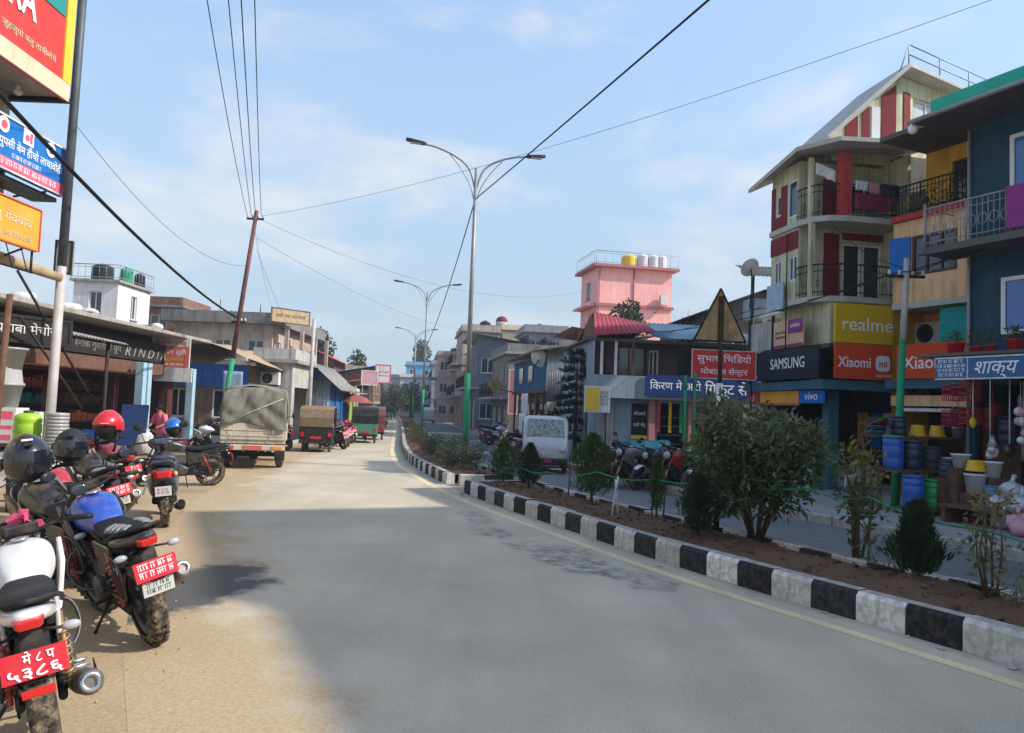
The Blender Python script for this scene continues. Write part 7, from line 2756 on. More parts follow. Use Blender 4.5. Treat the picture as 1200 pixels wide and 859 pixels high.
# ------------------------------------------------------------------ rickshaws
m_rbrown = mat('brown_vinyl_hood', (.22, .15, .09), .7, var=.25, scale=4, bump=.3, dust=.3)
m_rgreen = paint('green_rickshaw_paint', (.02, .22, .12), .4)
m_rred = paint('red_rickshaw_paint', (.17, .03, .03), .4)
def rickshaw(label, x, y, az, mbod, mhood):
    rt = thing('auto_rickshaw', label, 'rickshaw', (x, y), 90 + az, 'rickshaws parked along the left verge')
    wheel(rt, 'rear_wheel', .45, .22, .22, .11, 6, y=.48)
    wheel(rt, 'rear_wheel', .45, .22, .22, .11, 6, y=-.48)
    wheel(rt, 'front_wheel', 2.3, .22, .22, .10, 6)
    mb = MB()
    mb.rings([[(0, -.6, .35), (0, .6, .35), (0, .62, .95), (0, -.62, .95)], [(.9, -.6, .30), (.9, .6, .30), (.9, .62, .95), (.9, -.62, .95)]], smooth=False)
    mb.build('rear_body', mbod, rt, .03)
    loft('front_cowl', mbod, rt, [(1.75, .58, .28, .95, .4), (2.1, .45, .30, 1.0, .4), (2.45, .28, .35, 1.0, .5), (2.58, .12, .4, .9, .6)], 1)
    mb = MB()
    mb.box(.9, 1.8, -.58, .58, .28, .36)
    mb.build('floor', m_plast, rt)
    mb = MB()
    prof = [(-.02, .952), (-.05, 1.3), (.05, 1.62), (.3, 1.72), (1.6, 1.74), (2.0, 1.66), (2.25, 1.2), (2.22, 1.2), (1.95, 1.62), (1.55, 1.70), (.3, 1.68), (.08, 1.58), (-.01, 1.3), (.02, .952)]
    mb.ext(prof, 'y', -.62, .62)
    hd = mb.build('hood', mhood, rt, .02)
    mb = MB()
    mb.box(-.075, -.05, -.36, .36, 1.12, 1.45, Matrix.Rotation(R(4), 4, 'Y'))
    mb.build('rear_window', m_glass, hd)
    for s in (-1, 1):
        mb = MB()
        mb.tube([(.95, .6 * s, .9), (.95, .6 * s, 1.7)], .02, 6)
        mb.build('hood_post', m_plast, rt)
        mb = MB()
        mb.tube([(1.8, .57 * s, .9), (1.85, .6 * s, 1.7)], .02, 6)
        mb.build('hood_post', m_plast, rt)
        mb = MB()
        mb.box(-.02, -.002, s * .5 - .06, s * .5 + .06, .6, .75)
        mb.build('tail_light', m_tail, rt)
    mb = MB()
    mb.box(-.06, .0, -.62, .62, .34, .44)
    mb.build('rear_bumper', m_plast, rt, .01)
    mb = MB()
    mb.box(.25, .75, -.55, .55, .5, .62)
    mb.box(.2, .3, -.55, .55, .62, 1.1)
    mb.build('seat', m_rred if mbod is m_rgreen else m_plast, rt, .02)
    mb = MB()
    mb.box(-.022, -.003, -.2, .2, .5, .6)
    mb.build('number_plate', m_plate, rt)
    return rt
rickshaw('brown hooded auto rickshaw with its back to the camera', -7.25, 28.9, 9, m_plast, m_rbrown)
RK = rickshaw('green auto rickshaw further up the left verge', -6.95, 37.0, 9, m_rgreen, m_plast)
rickshaw('red auto rickshaw just beyond the green one', -7.2, 40.6, 9, m_rred, m_rred)
rickshaw('small green rickshaw far up the left verge', -8.6, 49, 9, m_rgreen, m_rgreen)

# ------------------------------------------------------------------ white van on the far lane, facing the camera
VN = thing('microvan', 'white microvan on the far lane behind the thujas', 'van', (1.2, 26.2), -92)
loft('body', paint('grey_white_van_paint', (.42, .43, .42)), VN, [(-.15, .60, .30, 1.45, .25), (0, .70, .28, 1.72, .22), (1.9, .72, .28, 1.76, .22), (2.35, .71, .28, 1.70, .22), (2.75, .70, .28, 1.10, .25), (3.05, .68, .28, .92, .3), (3.15, .60, .32, .8, .4)], 1, 16)
mb = MB()
mb.add([(2.79, -.58, 1.10), (2.79, .58, 1.10), (2.44, .54, 1.62), (2.44, -.54, 1.62)], [(0, 1, 2, 3)])
o = mb.build('windscreen', mat('painted_reflection_glass', (.20, .24, .19), .12, var=.95, scale=11, spec=.9), VN)  # mottled green and pale colour paints the foliage reflection onto the glass
o.modifiers.new('solid', 'SOLIDIFY').thickness = .02
mb = MB()
mb.box(3.02, 3.2, -.66, .66, .28, .48)
mb.build('front_bumper', m_plast, VN, .03)
mb = MB()
mb.box(3.05, 3.13, -.42, .42, .52, .64)
mb.build('grille', m_plast, VN, .01)
for s in (-1, 1):
    wheel(VN, 'front_wheel', 2.55, .27, .27, .15, 6, y=s * .60)
    wheel(VN, 'rear_wheel', .45, .27, .27, .15, 6, y=s * .60)
    mb = MB()
    mb.ell((3.10, .50 * s, .72), (.06, .13, .09), 12, 8)
    mb.build('headlight', m_clear, VN)
    mb = MB()
    mb.tube([(2.6, .7 * s, 1.15), (2.62, .85 * s, 1.2)], .01, 6)
    mb.ell((2.62, .88 * s, 1.22), (.03, .07, .09), 10, 8)
    mb.build('mirror', m_plast, VN)
    for x0, x1 in ((.15, .85), (1.0, 1.65), (1.75, 2.35)):
        mb = MB()
        mb.box(x0, x1, s * .722 - .006, s * .722 + .006, 1.1, 1.52)
        mb.build('side_window', m_glass, VN)
mb = MB()
mb.box(3.2, 3.212, -.2, .2, .36, .46)
mb.build('number_plate', m_plate, VN)
# far traffic on the road
for i, (y, o_) in enumerate(((72, -2.6), (84, 3.2), (96, -1.4))):
    q = off(s_at_y(y), o_)
    copy_tree((RK, VN, RK)[i], (q.x, q.y, 0), (99, 100, 99)[i], ['rickshaw far up the road among the distant stalls', 'distant white van on the right lane', 'farthest rickshaw near the end of the street'][i], 'far traffic')
q = off(s_at_y(62), -1.2)
mcx = copy_tree(b2, (q.x, q.y, 0), 90 + 10, 'lone motorcycle far up the empty road', 'far traffic')

# ================================================================== GOODS AND SMALL THINGS
def plastic(n, c, rough=.35):
    return mat(n, c, rough, var=.06, spec=.5, dust=.04)
p_blue, p_green, p_navy = plastic('blue_plastic', (.02, .10, .42)), plastic('green_plastic', (.02, .30, .08)), plastic('navy_plastic', (.02, .035, .06))
p_yel, p_white, p_grey = plastic('yellow_plastic', (.72, .40, .01)), plastic('white_plastic', (.62, .63, .64)), plastic('grey_plastic', (.36, .35, .34))
p_red, p_mag, p_sky = plastic('bright_red_plastic', (.50, .03, .02)), plastic('magenta_plastic', (.45, .02, .08)), plastic('sky_plastic', (.10, .24, .38))
p_maroon = plastic('maroon_plastic', (.2, .02, .03))
p_pink = plastic('pink_bag', (.55, .30, .34))
p_silver = mat('silver_bag', (.50, .52, .54), .3, .3, var=.3, scale=9, bump=.5)
p_lime = plastic('lime_plastic', (.30, .52, .03))
p_blk = plastic('black_rubber', (.03, .032, .033), .6)
def px_world(px, py, Y):
    """where a thing of the shop front stands, worked out from the survey of the photograph"""
    M_ = cam_o.matrix_world
    v = M_.to_3x3() @ Vector(((px - 600) / 900, -(py - 429.5) / 900, -1))
    t = Y / v.y
    return Vector((v.x * t, Y, 1.9 + v.z * t))
def drum(label, loc, r, h, m, lid=None, name='plastic_drum', cat='drum', group=None):
    r, h = r * 1.18, h * 1.13
    rt = thing(name, label, cat, loc, random.uniform(0, 90), group)
    mb = MB()
    mb.lathe([(r * .88, 0), (r * .93, h * .04), (r * .97, h * .3), (r * .94, h * .33), (r * .99, h * .36), (r, h * .66), (r * .96, h * .69), (r, h * .72), (r * .98, h * .93)], 20)
    mb.build('body', m, rt)
    mb = MB()
    mb.lathe([(r * 1.04, h * .93), (r * 1.05, h * .99), (r * .9, h), (r * .88, h * .975), (.01, h * .975)], 20)
    mb.build('lid', lid or m, rt)
    return rt
def bucket(label, loc, r, h, m, name='bucket', cat='bucket', upside=False, group=None):
    rt = thing(name, label, cat, loc, random.uniform(0, 90), group)
    mb = MB()
    pr = [(r * .74, 0), (r * .96, h * .9), (r * 1.05, h * .91), (r * 1.05, h), (r * .97, h), (r * .93, h * .88), (r * .7, h * .04), (.01, h * .03)]
    M_ = Matrix.Translation((0, 0, h)) @ Matrix.Rotation(math.pi, 4, 'X') if upside else None
    mb.lathe(pr, 20, M_)
    mb.build('body', m, rt)
    mb = MB()
    zz = h * .93 if not upside else h * .07
    mb.tube([(r * 1.05 * math.cos(R(a)), r * 1.0 * math.sin(R(a)), zz - (.6 * r * math.sin(R(a)) if not upside else 0)) for a in range(0, 181, 15)], .007, 5)
    mb.build('handle', m_galv, rt)
    return rt
# display rack in front of the household shop (steps back in three tiers)
DR = thing('display_rack', 'stepped timber display rack carrying the household goods', 'rack', (8.0, 14.9, .14), 12)
DR.scale = (1.22, 1.1, 1.15)
for k, (z, y0, y1) in enumerate(((.12, 0, .5), (.74, .5, .95), (1.32, .95, 1.4))):
    mb = MB()
    mb.box(-.2, 2.0, y0, y1, z - .04, z)
    mb.build('shelf', m_wood, DR)
    for x in (-.15, .9, 1.95):
        mb = MB()
        mb.box(x - .03, x + .03, y1 - .08, y1 - .02, 0, z - .04)
        mb.build('leg', m_wood, DR)
RM = Matrix.Translation((8.0, 14.9, .14)) @ Matrix.Rotation(R(12), 4, 'Z') @ Matrix.Diagonal((1.22, 1.1, 1.15, 1))
def rk(x, tier, dy=0.0):
    z, y = ((.12, .25), (.74, .72), (1.32, 1.17))[tier]
    return tuple(RM @ Vector((x, y + dy, z)))
drum('bright blue drum, leftmost on the bottom tier of the rack', rk(.02, 0), .17, .56, p_blue)
drum('green drum, second from the left on the bottom tier', rk(.38, 0), .165, .50, p_green)
drum('narrower green drum, third from the left on the bottom tier', rk(.72, 0), .145, .47, p_green, p_mag)
drum('dull blue drum, fourth from the left on the bottom tier', rk(1.05, 0), .165, .60, p_sky)
bucket('white printed bucket on the bottom tier under the yellow pot', rk(1.40, 0), .16, .34, p_white)
bucket('clear grey bucket at the right end of the bottom tier', rk(1.75, 0), .15, .34, p_silver)
drum('tall royal blue drum on the middle tier behind the leftmost one', rk(-.02, 1), .17, .60, p_blue, p_green)
drum('black drum on the middle tier, left of the yellow pots', rk(.34, 1), .17, .52, p_navy)
drum('black wide tub on the middle tier beside the black drum', rk(.70, 1), .17, .42, p_blk)
bucket('small white bucket with red print on the middle tier', rk(1.02, 1), .14, .26, p_white)
bucket('yellow upturned pot in the lower right of the display', rk(1.38, 1), .17, .24, p_yel, 'cooking_pot', 'pot', True)
bucket('white bucket right of the lower yellow pot', rk(1.75, 1), .15, .34, p_white)
for i in range(6):
    bucket(['lowest basin in the stack of coloured basins', 'second basin up in the stack of coloured basins', 'third basin up in the stack of coloured basins', 'fourth basin up in the stack of coloured basins',
            'fifth basin up in the stack of coloured basins', 'green topmost basin tilted on the stack of coloured basins'][i], rk(-.05 + .01 * i, 2, 0)[:2] + (rk(0, 2)[2] + i * .055,), .21, .085,
           (p_sky, p_navy, p_sky, p_navy, p_red, p_green)[i], 'basin', 'basin')
bucket('upper left yellow upturned pot on the top tier', rk(.78, 2), .165, .24, p_yel, 'cooking_pot', 'pot', True)
bucket('upper right yellow upturned pot on the top tier', rk(1.18, 2), .165, .24, p_yel, 'cooking_pot', 'pot', True)
drum('dark green drum on the top tier left of the yellow pots', rk(.40, 2), .15, .36, p_navy)
bucket('pale pan standing at the right end of the top tier', rk(1.62, 2), .14, .22, p_silver)
# hanging baskets: lattice crates
def basket(label, loc, w, h, m, rz=18):
    rt = thing('plastic_basket', label, 'basket', loc, rz)
    n = 7
    mb = MB()
    for k in range(n + 1):
        x = -w / 2 + w * k / n
        mb.box(x - .008, x + .008, -.1, -.09, 0, h)
        mb.box(x - .0078, x + .0078, .09, .1, 0, h)
    mb.build('slats', m, rt)['kind'] = 'stuff'
    mb = MB()
    for z in (0, h * .33, h * .66, h - .02):
        for y in (-.1015, .0885):
            mb.box(-w / 2 - .01, w / 2 + .01, y, y + .013, z, z + .02)
        for x in (-w / 2 - .01, w / 2 - .002):
            mb.box(x, x + .012, -.088, .0882, z, z + .0198)
    mb.box(-w / 2, w / 2, -.09, .09, .0, .012)
    mb.build('rims', m, rt)
    mb = MB()
    mb.tube([(0, 0, h - .01), (0, 0, max(h + .05, 2.8 - loc[2]))], .006, 5)
    mb.build('cord', m_polew, rt)
    return rt
for i, (px, py, Y, m, lab) in enumerate(((1117, 470, 15.9, p_mag, 'crimson hanging basket, upper one at the left of the shop opening'), (1116, 500, 15.9, p_mag, 'crimson hanging basket, lower one at the left of the shop opening'),
                                        (1137, 470, 15.6, p_red, 'orange-red hanging basket, upper one right of the crimson ones'), (1137, 497, 15.6, p_red, 'orange-red hanging basket, lower one right of the crimson ones'))):
    q = px_world(px, py, Y)
    basket(lab, tuple(q), .36, .34 if i != 2 else .42, m)
# hanging ladles, brooms, spade
def hang(name, label, px, py0, py1, Y, m, head, hm, cat):
    a, b = px_world(px, py0, Y), px_world(px, py1, Y)
    rt = thing(name, label, cat, tuple(b))
    L_ = (a - b).length
    mb = MB()
    mb.tube([(0, 0, .1), (0, 0, L_)], .013, 6)
    mb.build('handle', m, rt)
    mb = MB()
    if head == 'scoop':
        mb.ell((0, 0, .08), (.07, .04, .11), 12, 8)
    elif head == 'spade':
        mb.rings([[(-.10, -.012, .24), (.10, -.012, .24), (.10, .012, .24), (-.10, .012, .24)], [(-.11, -.03, .08), (.11, -.03, .08), (.11, -.01, .08), (-.11, -.01, .08)],
                  [(-.03, -.03, -.04), (.03, -.03, -.04), (.03, -.01, -.04), (-.03, -.01, -.04)]])
    else:
        mb.lathe([(.03, .16), (.10, -.06), (.01, -.07)], 12)
    mb.build('head', hm, rt)
hang('ladle', 'yellow-headed scoop hanging on a pale rod in the shop opening', 1140, 445, 500, 15.3, m_polew, 'scoop', p_yel, 'scoop')
hang('broom', 'maroon broom hanging right of the yellow scoop', 1163, 446, 520, 15.2, m_maroon, 'broom', p_silver, 'broom')
hang('spade', 'pale-handled spade hanging in the shop opening', 1183, 445, 535, 14.9, m_polew, 'spade', m_alloy, 'spade')
for i, (px, py, s, m) in enumerate(((1196, 488, .16, p_white), (1199, 512, .13, p_white), (1160, 530, .13, p_silver))):
    q = px_world(px, py, 14.5)
    rt = thing('ball_bundle', ['bundle of pale printed balls hanging at the right edge', 'lower bundle of white balls at the right edge', 'small silver bundle above the white buckets'][i], 'ball', tuple(q))
    for k in range(5):
        mb = MB()
        d = rdir()
        mb.ell(tuple(d * s * .6), (s * .55, s * .55, s * .55), 12, 8)
        mb.build('ball', m if k % 2 else p_pink, rt)
    mb = MB()
    mb.tube([(0, 0, 0), (0, 0, 2.8 - q.z)], .006, 5)
    mb.build('cord', m_polew, rt)
for i, (px, py, Y, s, m) in enumerate(((1172, 590, 13.9, .22, p_silver), (1186, 575, 13.8, .22, p_silver), (1197, 592, 13.2, .24, p_silver), (1192, 612, 12.9, .2, p_pink), (1199, 630, 12.6, .2, p_pink), (1176, 612, 13.6, .2, p_white))):
    q = px_world(px, py, Y)
    mb = MB()
    mb.ell((0, 0, 0), (s, s * .8, s * .75), 16, 10)
    mb.tube([(0, 0, s * .6), (.02, 0, s * .95), (.06, .03, s * 1.15)], [.05, .03, .05], 8)
    for v in range(len(mb.v)):
        p = Vector(mb.v[v])
        mb.v[v] = tuple(p + p.normalized() * .05 * mnoise.noise(p * 9 + Vector((i, 0, 0))))
    o = mb.build('goods_bag', m)
    o.location = (q.x, q.y, max(q.z, .14 + s * .75))
    tag(o, ['shiny silver bag of goods left of the pink ones', 'shiny silver bag on top of the pile at the right edge', 'large shiny silver bag at the right edge', 'pink bag below the silver bags',
            'lowest pink bag at the right edge', 'white bag at the foot of the silver pile'][i], 'bag', 'bags of goods at the right edge')
# more wares packed into the shop opening
for i, (px, py, Y, r_, h_, m, kind) in enumerate(((1126, 548, 14.7, .17, .26, p_white, 'b'), (1143, 578, 14.3, .19, .36, p_white, 'b'), (1163, 560, 14.3, .17, .3, p_white, 'b'), (1150, 610, 14.2, .18, .3, p_silver, 'b'),
                                                  (1112, 560, 15.0, .16, .3, p_navy, 'd'), (1163, 590, 14.2, .17, .3, p_sky, 'd'), (1143, 552, 14.35, .17, .2, p_yel, 'u'), (1180, 520, 15.6, .2, .5, p_navy, 'd'), (1160, 505, 15.9, .2, .5, p_maroon, 'd'))):
    q = px_world(px, py, Y)
    lab = ['white printed bucket above the dull blue drum', 'large white bucket under the front yellow pot', 'white bucket right of the front yellow pot', 'grey metal bucket on the floor by the bench', 'dark drum squeezed behind the green ones',
           'pale blue tin beside the silver bags', 'front yellow upturned pot on a white bucket', 'dark drum deep inside the shop', 'maroon drum deep inside the shop'][i]
    if q.z > .4 and kind != 'u':
        bx_ = MB()
        for z0_ in range(3):
            hh_ = (q.z - .14) / 3
            bx_.box(-.18, .18, -.18, .18, z0_ * hh_ + .006, (z0_ + 1) * hh_ - .006)
        bx_.box(-.165, .165, -.165, .165, 0, q.z - .141)
        o = bx_.build('wooden_box', m_wood)
        o.location = (q.x, q.y, .14)
        tag(o, 'wooden box carrying the ' + ' '.join(lab.split()[:9]), 'box')
    if kind == 'd':
        drum(lab, tuple(q), r_, h_, m)
    else:
        bucket(lab, tuple(q), r_, h_, m, 'cooking_pot' if kind == 'u' else 'bucket', 'pot' if kind == 'u' else 'bucket', kind == 'u')
rt = thing('wall_shelf', 'shelving with mixed wares at the back of the household shop', 'shelf', (9.43, 15.85), TH)
fz = Face(rt, 0, 0, 0, -1)
for z in (.7, 1.2, 1.7, 2.2):
    mb = MB()
    fz.box(mb, .2, 2.65, z, z + .03, -1.5, -1.1)
    sh = mb.build('board', m_wood, rt)
    a = .25
    while a < 2.5:
        w = random.uniform(.1, .24)
        mb = MB()
        mb.lathe([(w * .4, 0), (w * .5, .02), (w * .48, random.uniform(.16, .36)), (w * .2, .38)], 10, Matrix.Translation(Vector(fz.p(a + w / 2, z + .03, -1.2))))
        mb.build('ware', random.choice([p_red, p_sky, p_white, p_mag, p_yel, p_silver, p_green]), sh)
        a += w + .02
# bench under the bags
rt = thing('goods_bench', 'low bench under the bags at the right edge', 'bench', (8.6, 13.6, .14), TH + 90)
mb = MB()
mb.box(-1.6, .9, -.3, .3, .28, .33)
mb.build('seat', m_wood, rt)
for x in (-1.5, .8):
    mb = MB()
    mb.box(x - .04, x + .04, -.28, .28, 0, .28)
    mb.build('leg', m_wood, rt)

# ---- goods piled at the left shop
T0 = (-8.4, 12.7, 0)
rt = thing('shop_table', 'dark shop table under the piled tubs at the left', 'table', (-8.5, 12.75), 5)
mb = MB()
mb.box(-1.0, .75, -.35, .45, .98, 1.03)
mb.build('tabletop', m_wood, rt)
for x in (-.95, .7):
    for y in (-.3, .4):
        mb = MB()
        mb.box(x - .03, x + .03, y - .03, y + .03, 0, .98)
        mb.build('leg', m_wood, rt)
def carton(label, x, y, z, w, d, h, rz, mk=True):
    rt = thing('carton', label, 'carton', (x, y, z), rz)
    mb = MB()
    mb.box(-w / 2, w / 2, -d / 2, d / 2, 0, h)
    mb.build('box', p_white, rt, .006)
    f_ = Face(rt, -w / 2, -d / 2, 1, 0)
    if mk:
        for a0, a1, z0, z1 in ((.55, .92, .68, .9), (.55, .92, .4, .5), (.1, .45, .3, .36), (.6, .9, .1, .24)):
            f_.board('red_print', a0 * w, a1 * w, z0 * h, z1 * h, .001, m_pink, .003)
        f_.marks(.28 * w, .5 * h, .4 * w, h * .3, .001, m_redor, rows=2)
    return rt
carton('white and red printed carton under the grey tubs', -8.35, 12.75, 1.03, .55, .4, .58, 4)
carton('second white carton half cut by the left edge', -8.95, 12.75, 1.03, .5, .4, .55, -4)
carton('small white box beside the foot of the grey pole', -7.98, 13.0, 1.03, .2, .25, .52, 6)
for i, (x, z) in enumerate(((-8.35, 1.61), (-8.35, 1.98), (-8.33, 2.24), (-8.95, 1.58), (-8.93, 2.0))):
    bucket(['bottom grey tub on the printed carton', 'middle grey tub of the stack, upside down', 'top grey tub of the stack with a wide rim', 'bottom pale tub at the very left edge', 'top pale tub at the very left edge'][i],
           (x, 12.72, z), .255 if i != 1 else .25, .40 if i != 2 else .36, p_grey if i < 3 else p_white, 'tub', 'tub', i == 1)
# lime jar on a dark drum, stack of grey trays
drum('dark ribbed drum under the lime green jar', (-7.62, 12.2, 0), .2, .955, p_blk)
rt = thing('water_jar', 'lime green plastic jar on top of a dark drum', 'jar', (-7.62, 12.2, 1.08))
mb = MB()
mb.lathe([(.16, 0), (.19, .03), (.2, .1), (.185, .13), (.2, .16), (.2, .28), (.185, .31), (.2, .34), (.19, .41), (.14, .45), (.07, .47)], 20)
mb.build('body', p_lime, rt)
mb = MB()
mb.lathe([(.07, .47), (.075, .5), (.02, .51)], 14)
mb.build('cap', p_blk, rt)
rt = thing('tray_stack', 'stack of ribbed grey trays right of the lime green jar', 'trays', (-7.15, 12.2, 0))
tr_me = MB().lathe([(.15, 0), (.165, .01), (.17, .05), (.155, .055), (.15, .02), (.01, .02)], 8).mesh('tray', p_grey)
for k in range(28):
    piece('tray', tr_me, rt, (random.uniform(-.006, .006), random.uniform(-.006, .006), .0 + k * .056), (0, 0, .39 + random.uniform(-.05, .05)))
# second helmet-side things: pink cloth by the shop
cloth('blue cloth hanging beside the leaning pole', (-10.6, 28.2, 2.9), (-9.9, 28.3, 2.9), .8, m_cl[3], (0, 0, 0), 0)

# ---- person in a pink top bending over behind the dark blue panel
m_skin = mat('skin', (.30, .16, .10), .6, var=.06)
m_hair = mat('black_hair', (.012, .010, .010), .5)
m_pinkt = mat('pink_top', (.74, .16, .27), .85, var=.1, bump=.3)
m_trous = mat('dark_trousers', (.03, .035, .06), .85, var=.15)
def person(label, loc, rz):
    rt = thing('person', label, 'person', loc, rz)
    V = [(0, 0, .90), (0, .02, 1.02), (.02, .06, 1.17), (.02, .12, 1.30), (.02, .16, 1.39), (.02, .19, 1.47), (.02, .21, 1.57),          # pelvis .. head top
         (-.09, 0, .86), (-.10, .03, .48), (-.10, -.02, .09), (-.10, .12, .03),
         (.09, 0, .86), (.11, .05, .48), (.11, .02, .09), (.11, .16, .03),
         (-.17, .12, 1.30), (-.22, .16, 1.05), (-.16, .36, .95), (-.15, .42, .94),
         (.21, .12, 1.30), (.26, .17, 1.05), (.18, .36, .97), (.17, .42, .96)]
    E_ = [(0, 1), (1, 2), (2, 3), (3, 4), (4, 5), (5, 6), (0, 7), (7, 8), (8, 9), (9, 10), (0, 11), (11, 12), (12, 13), (13, 14), (3, 15), (15, 16), (16, 17), (17, 18), (3, 19), (19, 20), (20, 21), (21, 22)]
    rad = [.14, .13, .15, .15, .055, .085, .075, .09, .06, .042, .04, .09, .06, .042, .04, .06, .045, .03, .035, .06, .045, .03, .035]
    for b0 in (18, 22):                             # five short finger chains on each hand, curled down
        for k in range(5):
            base = Vector(V[b0])
            o_ = (k - 2) * .016
            n0 = len(V)
            V += [(base.x + o_, base.y + .05, base.z - .005 - .01 * (k == 0)), (base.x + o_, base.y + .085 - .012 * abs(k - 2), base.z - .03)]
            E_ += [(b0, n0), (n0, n0 + 1)]
            rad += [.009, .008]
    me = bpy.data.meshes.new('body')
    me.from_pydata(V, E_, [])
    me.materials.append(m_skin)
    o = bpy.data.objects.new('body', me)
    COL.objects.link(o)
    o.parent = rt
    sk = o.modifiers.new('skin', 'SKIN')
    for q, r_ in zip(me.skin_vertices[0].data, rad):
        q.radius = (r_, r_)
    me.skin_vertices[0].data[0].use_root = True
    sb = o.modifiers.new('smooth', 'SUBSURF')
    sb.levels = sb.render_levels = 2
    def ring(c, rx, ry, n=14):
        return [(c[0] + rx * math.cos(2 * math.pi * k / n), c[1] + ry * math.sin(2 * math.pi * k / n), c[2]) for k in range(n)]
    mb = MB()
    mb.rings([ring((0, .0, .72), .21, .17), ring((0, .02, .95), .19, .155), ring((.01, .05, 1.12), .185, .15), ring((.02, .10, 1.27), .20, .14), ring((.02, .13, 1.36), .12, .10), ring((.02, .15, 1.39), .07, .07)])
    for s, xs in ((-1, -.17), (1, .21)):
        mb.tube([(xs - .04 * s, .11, 1.30), (xs + .05 * s * .5, .14, 1.17), (xs + .05 * s, .17, 1.03)], [.085, .075, .065], 10)
    mb.build('top', m_pinkt, rt)
    mb = MB()
    for x in (-.1, .1):
        mb.tube([(x * .9, 0, .9), (x, .04, .48), (x * 1.05, .0, .1)], [.12, .09, .075], 10)
    mb.build('trousers', m_trous, rt)
    mb = MB()
    mb.ell((.02, .185, 1.535), (.098, .105, .105), 14, 8)
    mb.ell((.02, .09, 1.50), (.05, .055, .055), 10, 6)
    mb.build('hair', m_hair, rt)
    mb = MB()
    mb.ell((.02, .285, 1.50), (.012, .02, .02), 8, 6)
    mb.build('nose', m_skin, rt)
    return rt
person('person in a pink top bending beside the light blue columns', (-10.75, 23.9, 0), 165)

# ---- clutter that fills the shop fronts
def crate(label, loc, rz, m, w=.5, d=.34, h=.26):
    rt = thing('crate', label, 'crate', loc, rz)
    for k in range(3):
        for s in (-1, 1):
            mb = MB()
            mb.box(-w / 2, w / 2, s * d / 2 - .01, s * d / 2 + .01, k * h / 3 + .01, (k + 1) * h / 3 - .012)
            mb.build('slat', m, rt)
            mb = MB()
            mb.box(s * w / 2 - .01, s * w / 2 + .01, -d / 2 + .011, d / 2 - .011, k * h / 3 + .01, (k + 1) * h / 3 - .012)
            mb.build('slat', m, rt)
    mb = MB()
    mb.box(-w / 2 + .011, w / 2 - .011, -d / 2 + .011, d / 2 - .011, 0, .02)
    mb.build('base', m, rt)
def sack(label, loc, s, m, rz=0):
    mb = MB()
    mb.rings([[(s * a * math.cos(t * .5236), s * b * math.sin(t * .5236), s * z) for t in range(12)] for a, b, z in ((.25, .2, 0), (.4, .3, .08), (.43, .33, .4), (.38, .28, .8), (.2, .14, .98), (.12, .1, 1.02), (.2, .16, 1.1))])
    for v in range(len(mb.v)):
        p = Vector(mb.v[v])
        mb.v[v] = tuple(p + Vector((p.x, p.y, 0)) * .18 * mnoise.noise(p * 4 + Vector(loc)))
    o = mb.build('sack', m)
    o.location, o.rotation_euler = loc, (R(random.uniform(-6, 6)), R(random.uniform(-6, 6)), rz)
    tag(o, label, 'sack')
def stool(label, loc, m):
    rt = thing('stool', label, 'stool', loc, random.uniform(0, 90))
    mb = MB()
    mb.box(-.15, .15, -.15, .15, .40, .43)
    mb.build('seat', m, rt, .01)
    for x in (-1, 1):
        for y in (-1, 1):
            mb = MB()
            mb.tube([(x * .13, y * .13, .4), (x * .17, y * .17, 0)], .018, 6)
            mb.build('leg', m, rt)
crate('red plastic crate on the left shop plinth beside the columns', (-12.2, 22.6, .3), 10, p_red)
crate('blue crate on top of the red one by the columns', (-12.2, 22.62, .57), 4, p_blue)
crate('green crate standing on the verge before the long shop', (-11.1, 21.4, 0), 30, p_green)
sack('tall pale sack leaning on the first light blue column', (-11.55, 24.4, 0), .75, m_sack)
sack('shorter pale sack beside the tall one', (-11.2, 25.0, 0), .6, m_tarp)
sack('brown sack at the foot of the far blue column', (-11.3, 28.2, 0), .7, m_tan)
stool('red plastic stool by the pale sacks', (-10.6, 25.6, 0), p_red)
crate('grey crate before the pink shop column', (4.5, 24.6, .14), 8, p_grey)
crate('sky blue crate before the shop shelves', (5.2, 24.4, .14), -6, p_sky)
sack('white sack standing at the shop shelves', (5.9, 24.7, .14), .7, m_sack)
stool('blue plastic stool outside the phone shop', (7.0, 21.4, .14), p_blue)
stool('white plastic stool at the corner column of the phone shop', (8.6, 19.3, .14), p_white)
for k in range(7):
    mb = MB()
    for j in range(8):
        mb.box(-.05, .05, -.012, .012, -j * .13 - .12, -j * .13, Matrix.Rotation(random.uniform(-.3, .3), 4, 'Z'))
    o = mb.build('packet_string', [p_red, p_yel, p_green, p_sky, p_mag, p_white, p_blue][k])
    o.location = (4.95 + .38 * k, 25.62 + .04 * k, 2.35)
    o['kind'] = 'thing'
    tag(o, ['red', 'yellow', 'green', 'pale blue', 'crimson', 'white', 'royal blue'][k] + ' string of snack packets hanging in the blue-roofed shop', 'packets', 'snack packet strings')
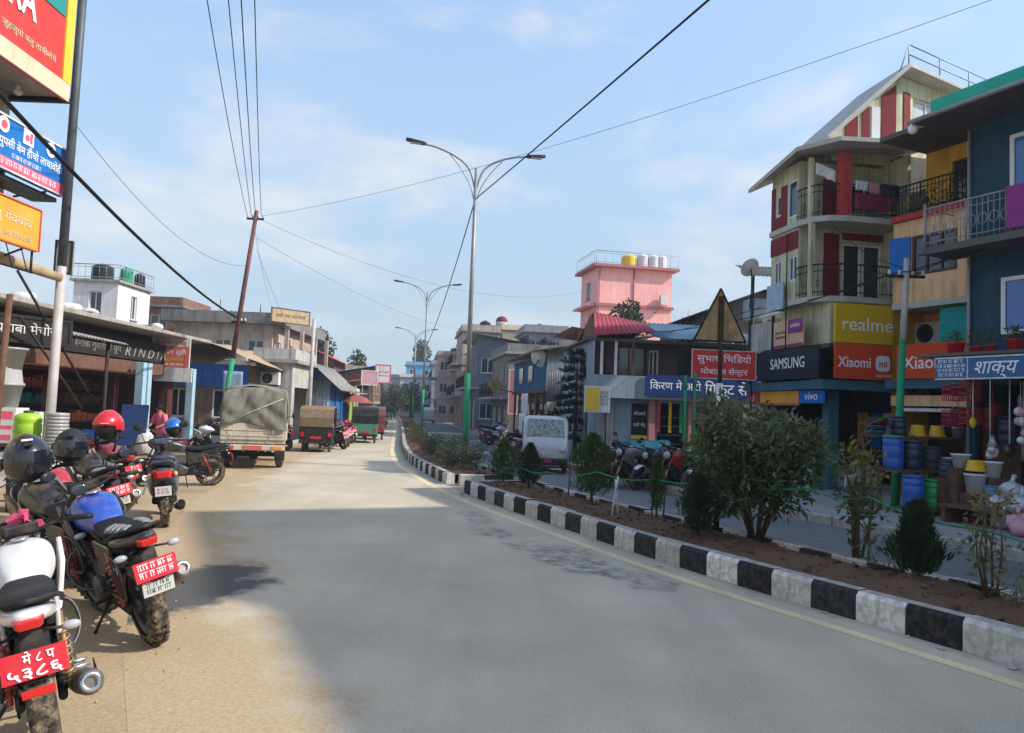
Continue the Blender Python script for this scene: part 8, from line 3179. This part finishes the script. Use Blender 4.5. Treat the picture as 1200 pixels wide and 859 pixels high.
# phone shop: glass counters and poster boards inside
for i, (x, y, rz) in enumerate(((8.9, 21.0, 10), (8.3, 22.4, 100))):
    rt = thing('glass_counter', ['glass phone counter near the corner column', 'second glass phone counter deeper in the shop'][i], 'counter', (x, y, .16), rz)
    mb = MB()
    mb.box(0, 1.4, 0, .5, 0, .55)
    mb.build('cabinet', m_wht, rt, .01)
    mb = MB()
    mb.box(.01, 1.39, .01, .49, .552, .95)
    mb.build('pane', m_glass, rt)
    mb = MB()
    mb.box(-.02, 1.42, -.02, .52, .952, .98)
    mb.build('top', m_galv, rt)
for i, (a, m) in enumerate(((.4, m_orng), (1.0, m_vblue), (1.6, p_white), (2.2, m_ryel))):
    rt = thing('poster', ['orange', 'blue', 'white', 'golden'][i] + ' poster board at the back of the phone shop', 'poster', CB.location, 10)
    g_ = Face(rt, 2.85, 3.3, 0, -1)
    g_.board('sheet', a, a + .5, 1.2, 2.2, .02, m, .02)
    g_.marks(a + .25, 1.8, .4, .2, .041, m_white if i != 2 else m_vblue)

# ---- stalls and wares far up the left verge
rt, f = sign_thing('shop_sign', 'round pinkish sign cluster above the far left stalls', -9.0, 46, 20, 1.0, .9, 3.0, p_pink, m_polew, .05)
mb = MB()
mb.tube([f.p(.5, -3.0, -.04), f.p(.5, 0, -.04)], .03, 6)
mb.build('post', m_dark, rt)
rt, f = sign_thing('shop_sign', 'white projecting sign further past the pinkish one', -9.6, 54, 15, 1.1, 1.3, 3.4, m_polew, m_pink, .06)
f.marks(.55, .4, .8, .5, .002, m_pink, rows=2)
mb = MB()
mb.tube([f.p(.5, -3.4, -.04), f.p(.5, 0, -.04)], .03, 6)
mb.build('post', m_dark, rt)
for i, (x, y, m, lab) in enumerate(((-9.0, 44.0, mat('faded_red_cloth', (.30, .09, .09), .85, var=.2), 'faded red parasol over a stall beyond the green rickshaw'),)):
    rt = thing('parasol', lab, 'parasol', (x, y))
    mb = MB()
    mb.lathe([(1.1, 1.95), (.75, 2.22), (.05, 2.45)], 8, smooth=False, cap=False)
    mb.build('canopy', m, rt)
    mb = MB()
    mb.tube([(0, 0, 0), (0, 0, 2.45)], .025, 6)
    mb.build('pole', m_polew, rt)
    rt = thing('stall_table', 'table with coloured wares under the faded red parasol', 'table', (x - .2, y))
    mb = MB()
    mb.box(-.5, .5, -.9, .9, .7, .76)
    mb.build('tabletop', m_wood, rt)
    for lx in (-.45, .45):
        for ly in (-.85, .85):
            mb = MB()
            mb.box(lx - .03, lx + .03, ly - .03, ly + .03, 0, .7)
            mb.build('leg', m_wood, rt)
    for k in range(6):
        mb = MB()
        mb.ell((random.uniform(-.35, .35), -.75 + k * .3, .82), (.15, .13, .12), 8, 6)
        mb.build('wares', random.choice([p_red, p_green, p_yel, p_mag]), rt)

# ================================================================== HAZE
hm = bpy.data.materials.new('haze')
hm.use_nodes = True
t = hm.node_tree
t.nodes.clear()
pv = t.nodes.new('ShaderNodeVolumePrincipled')
pv.inputs['Color'].default_value = (.86, .92, 1.0, 1)
pv.inputs['Density'].default_value = .0009
pv.inputs['Anisotropy'].default_value = .2
oo = t.nodes.new('ShaderNodeOutputMaterial')
t.links.new(pv.outputs[0], oo.inputs['Volume'])
mb = MB()
mb.box(-1600, 1600, -400, 2600, -1.0, 24.0)
hz = mb.build('haze', hm)
tag(hz, kind='stuff')
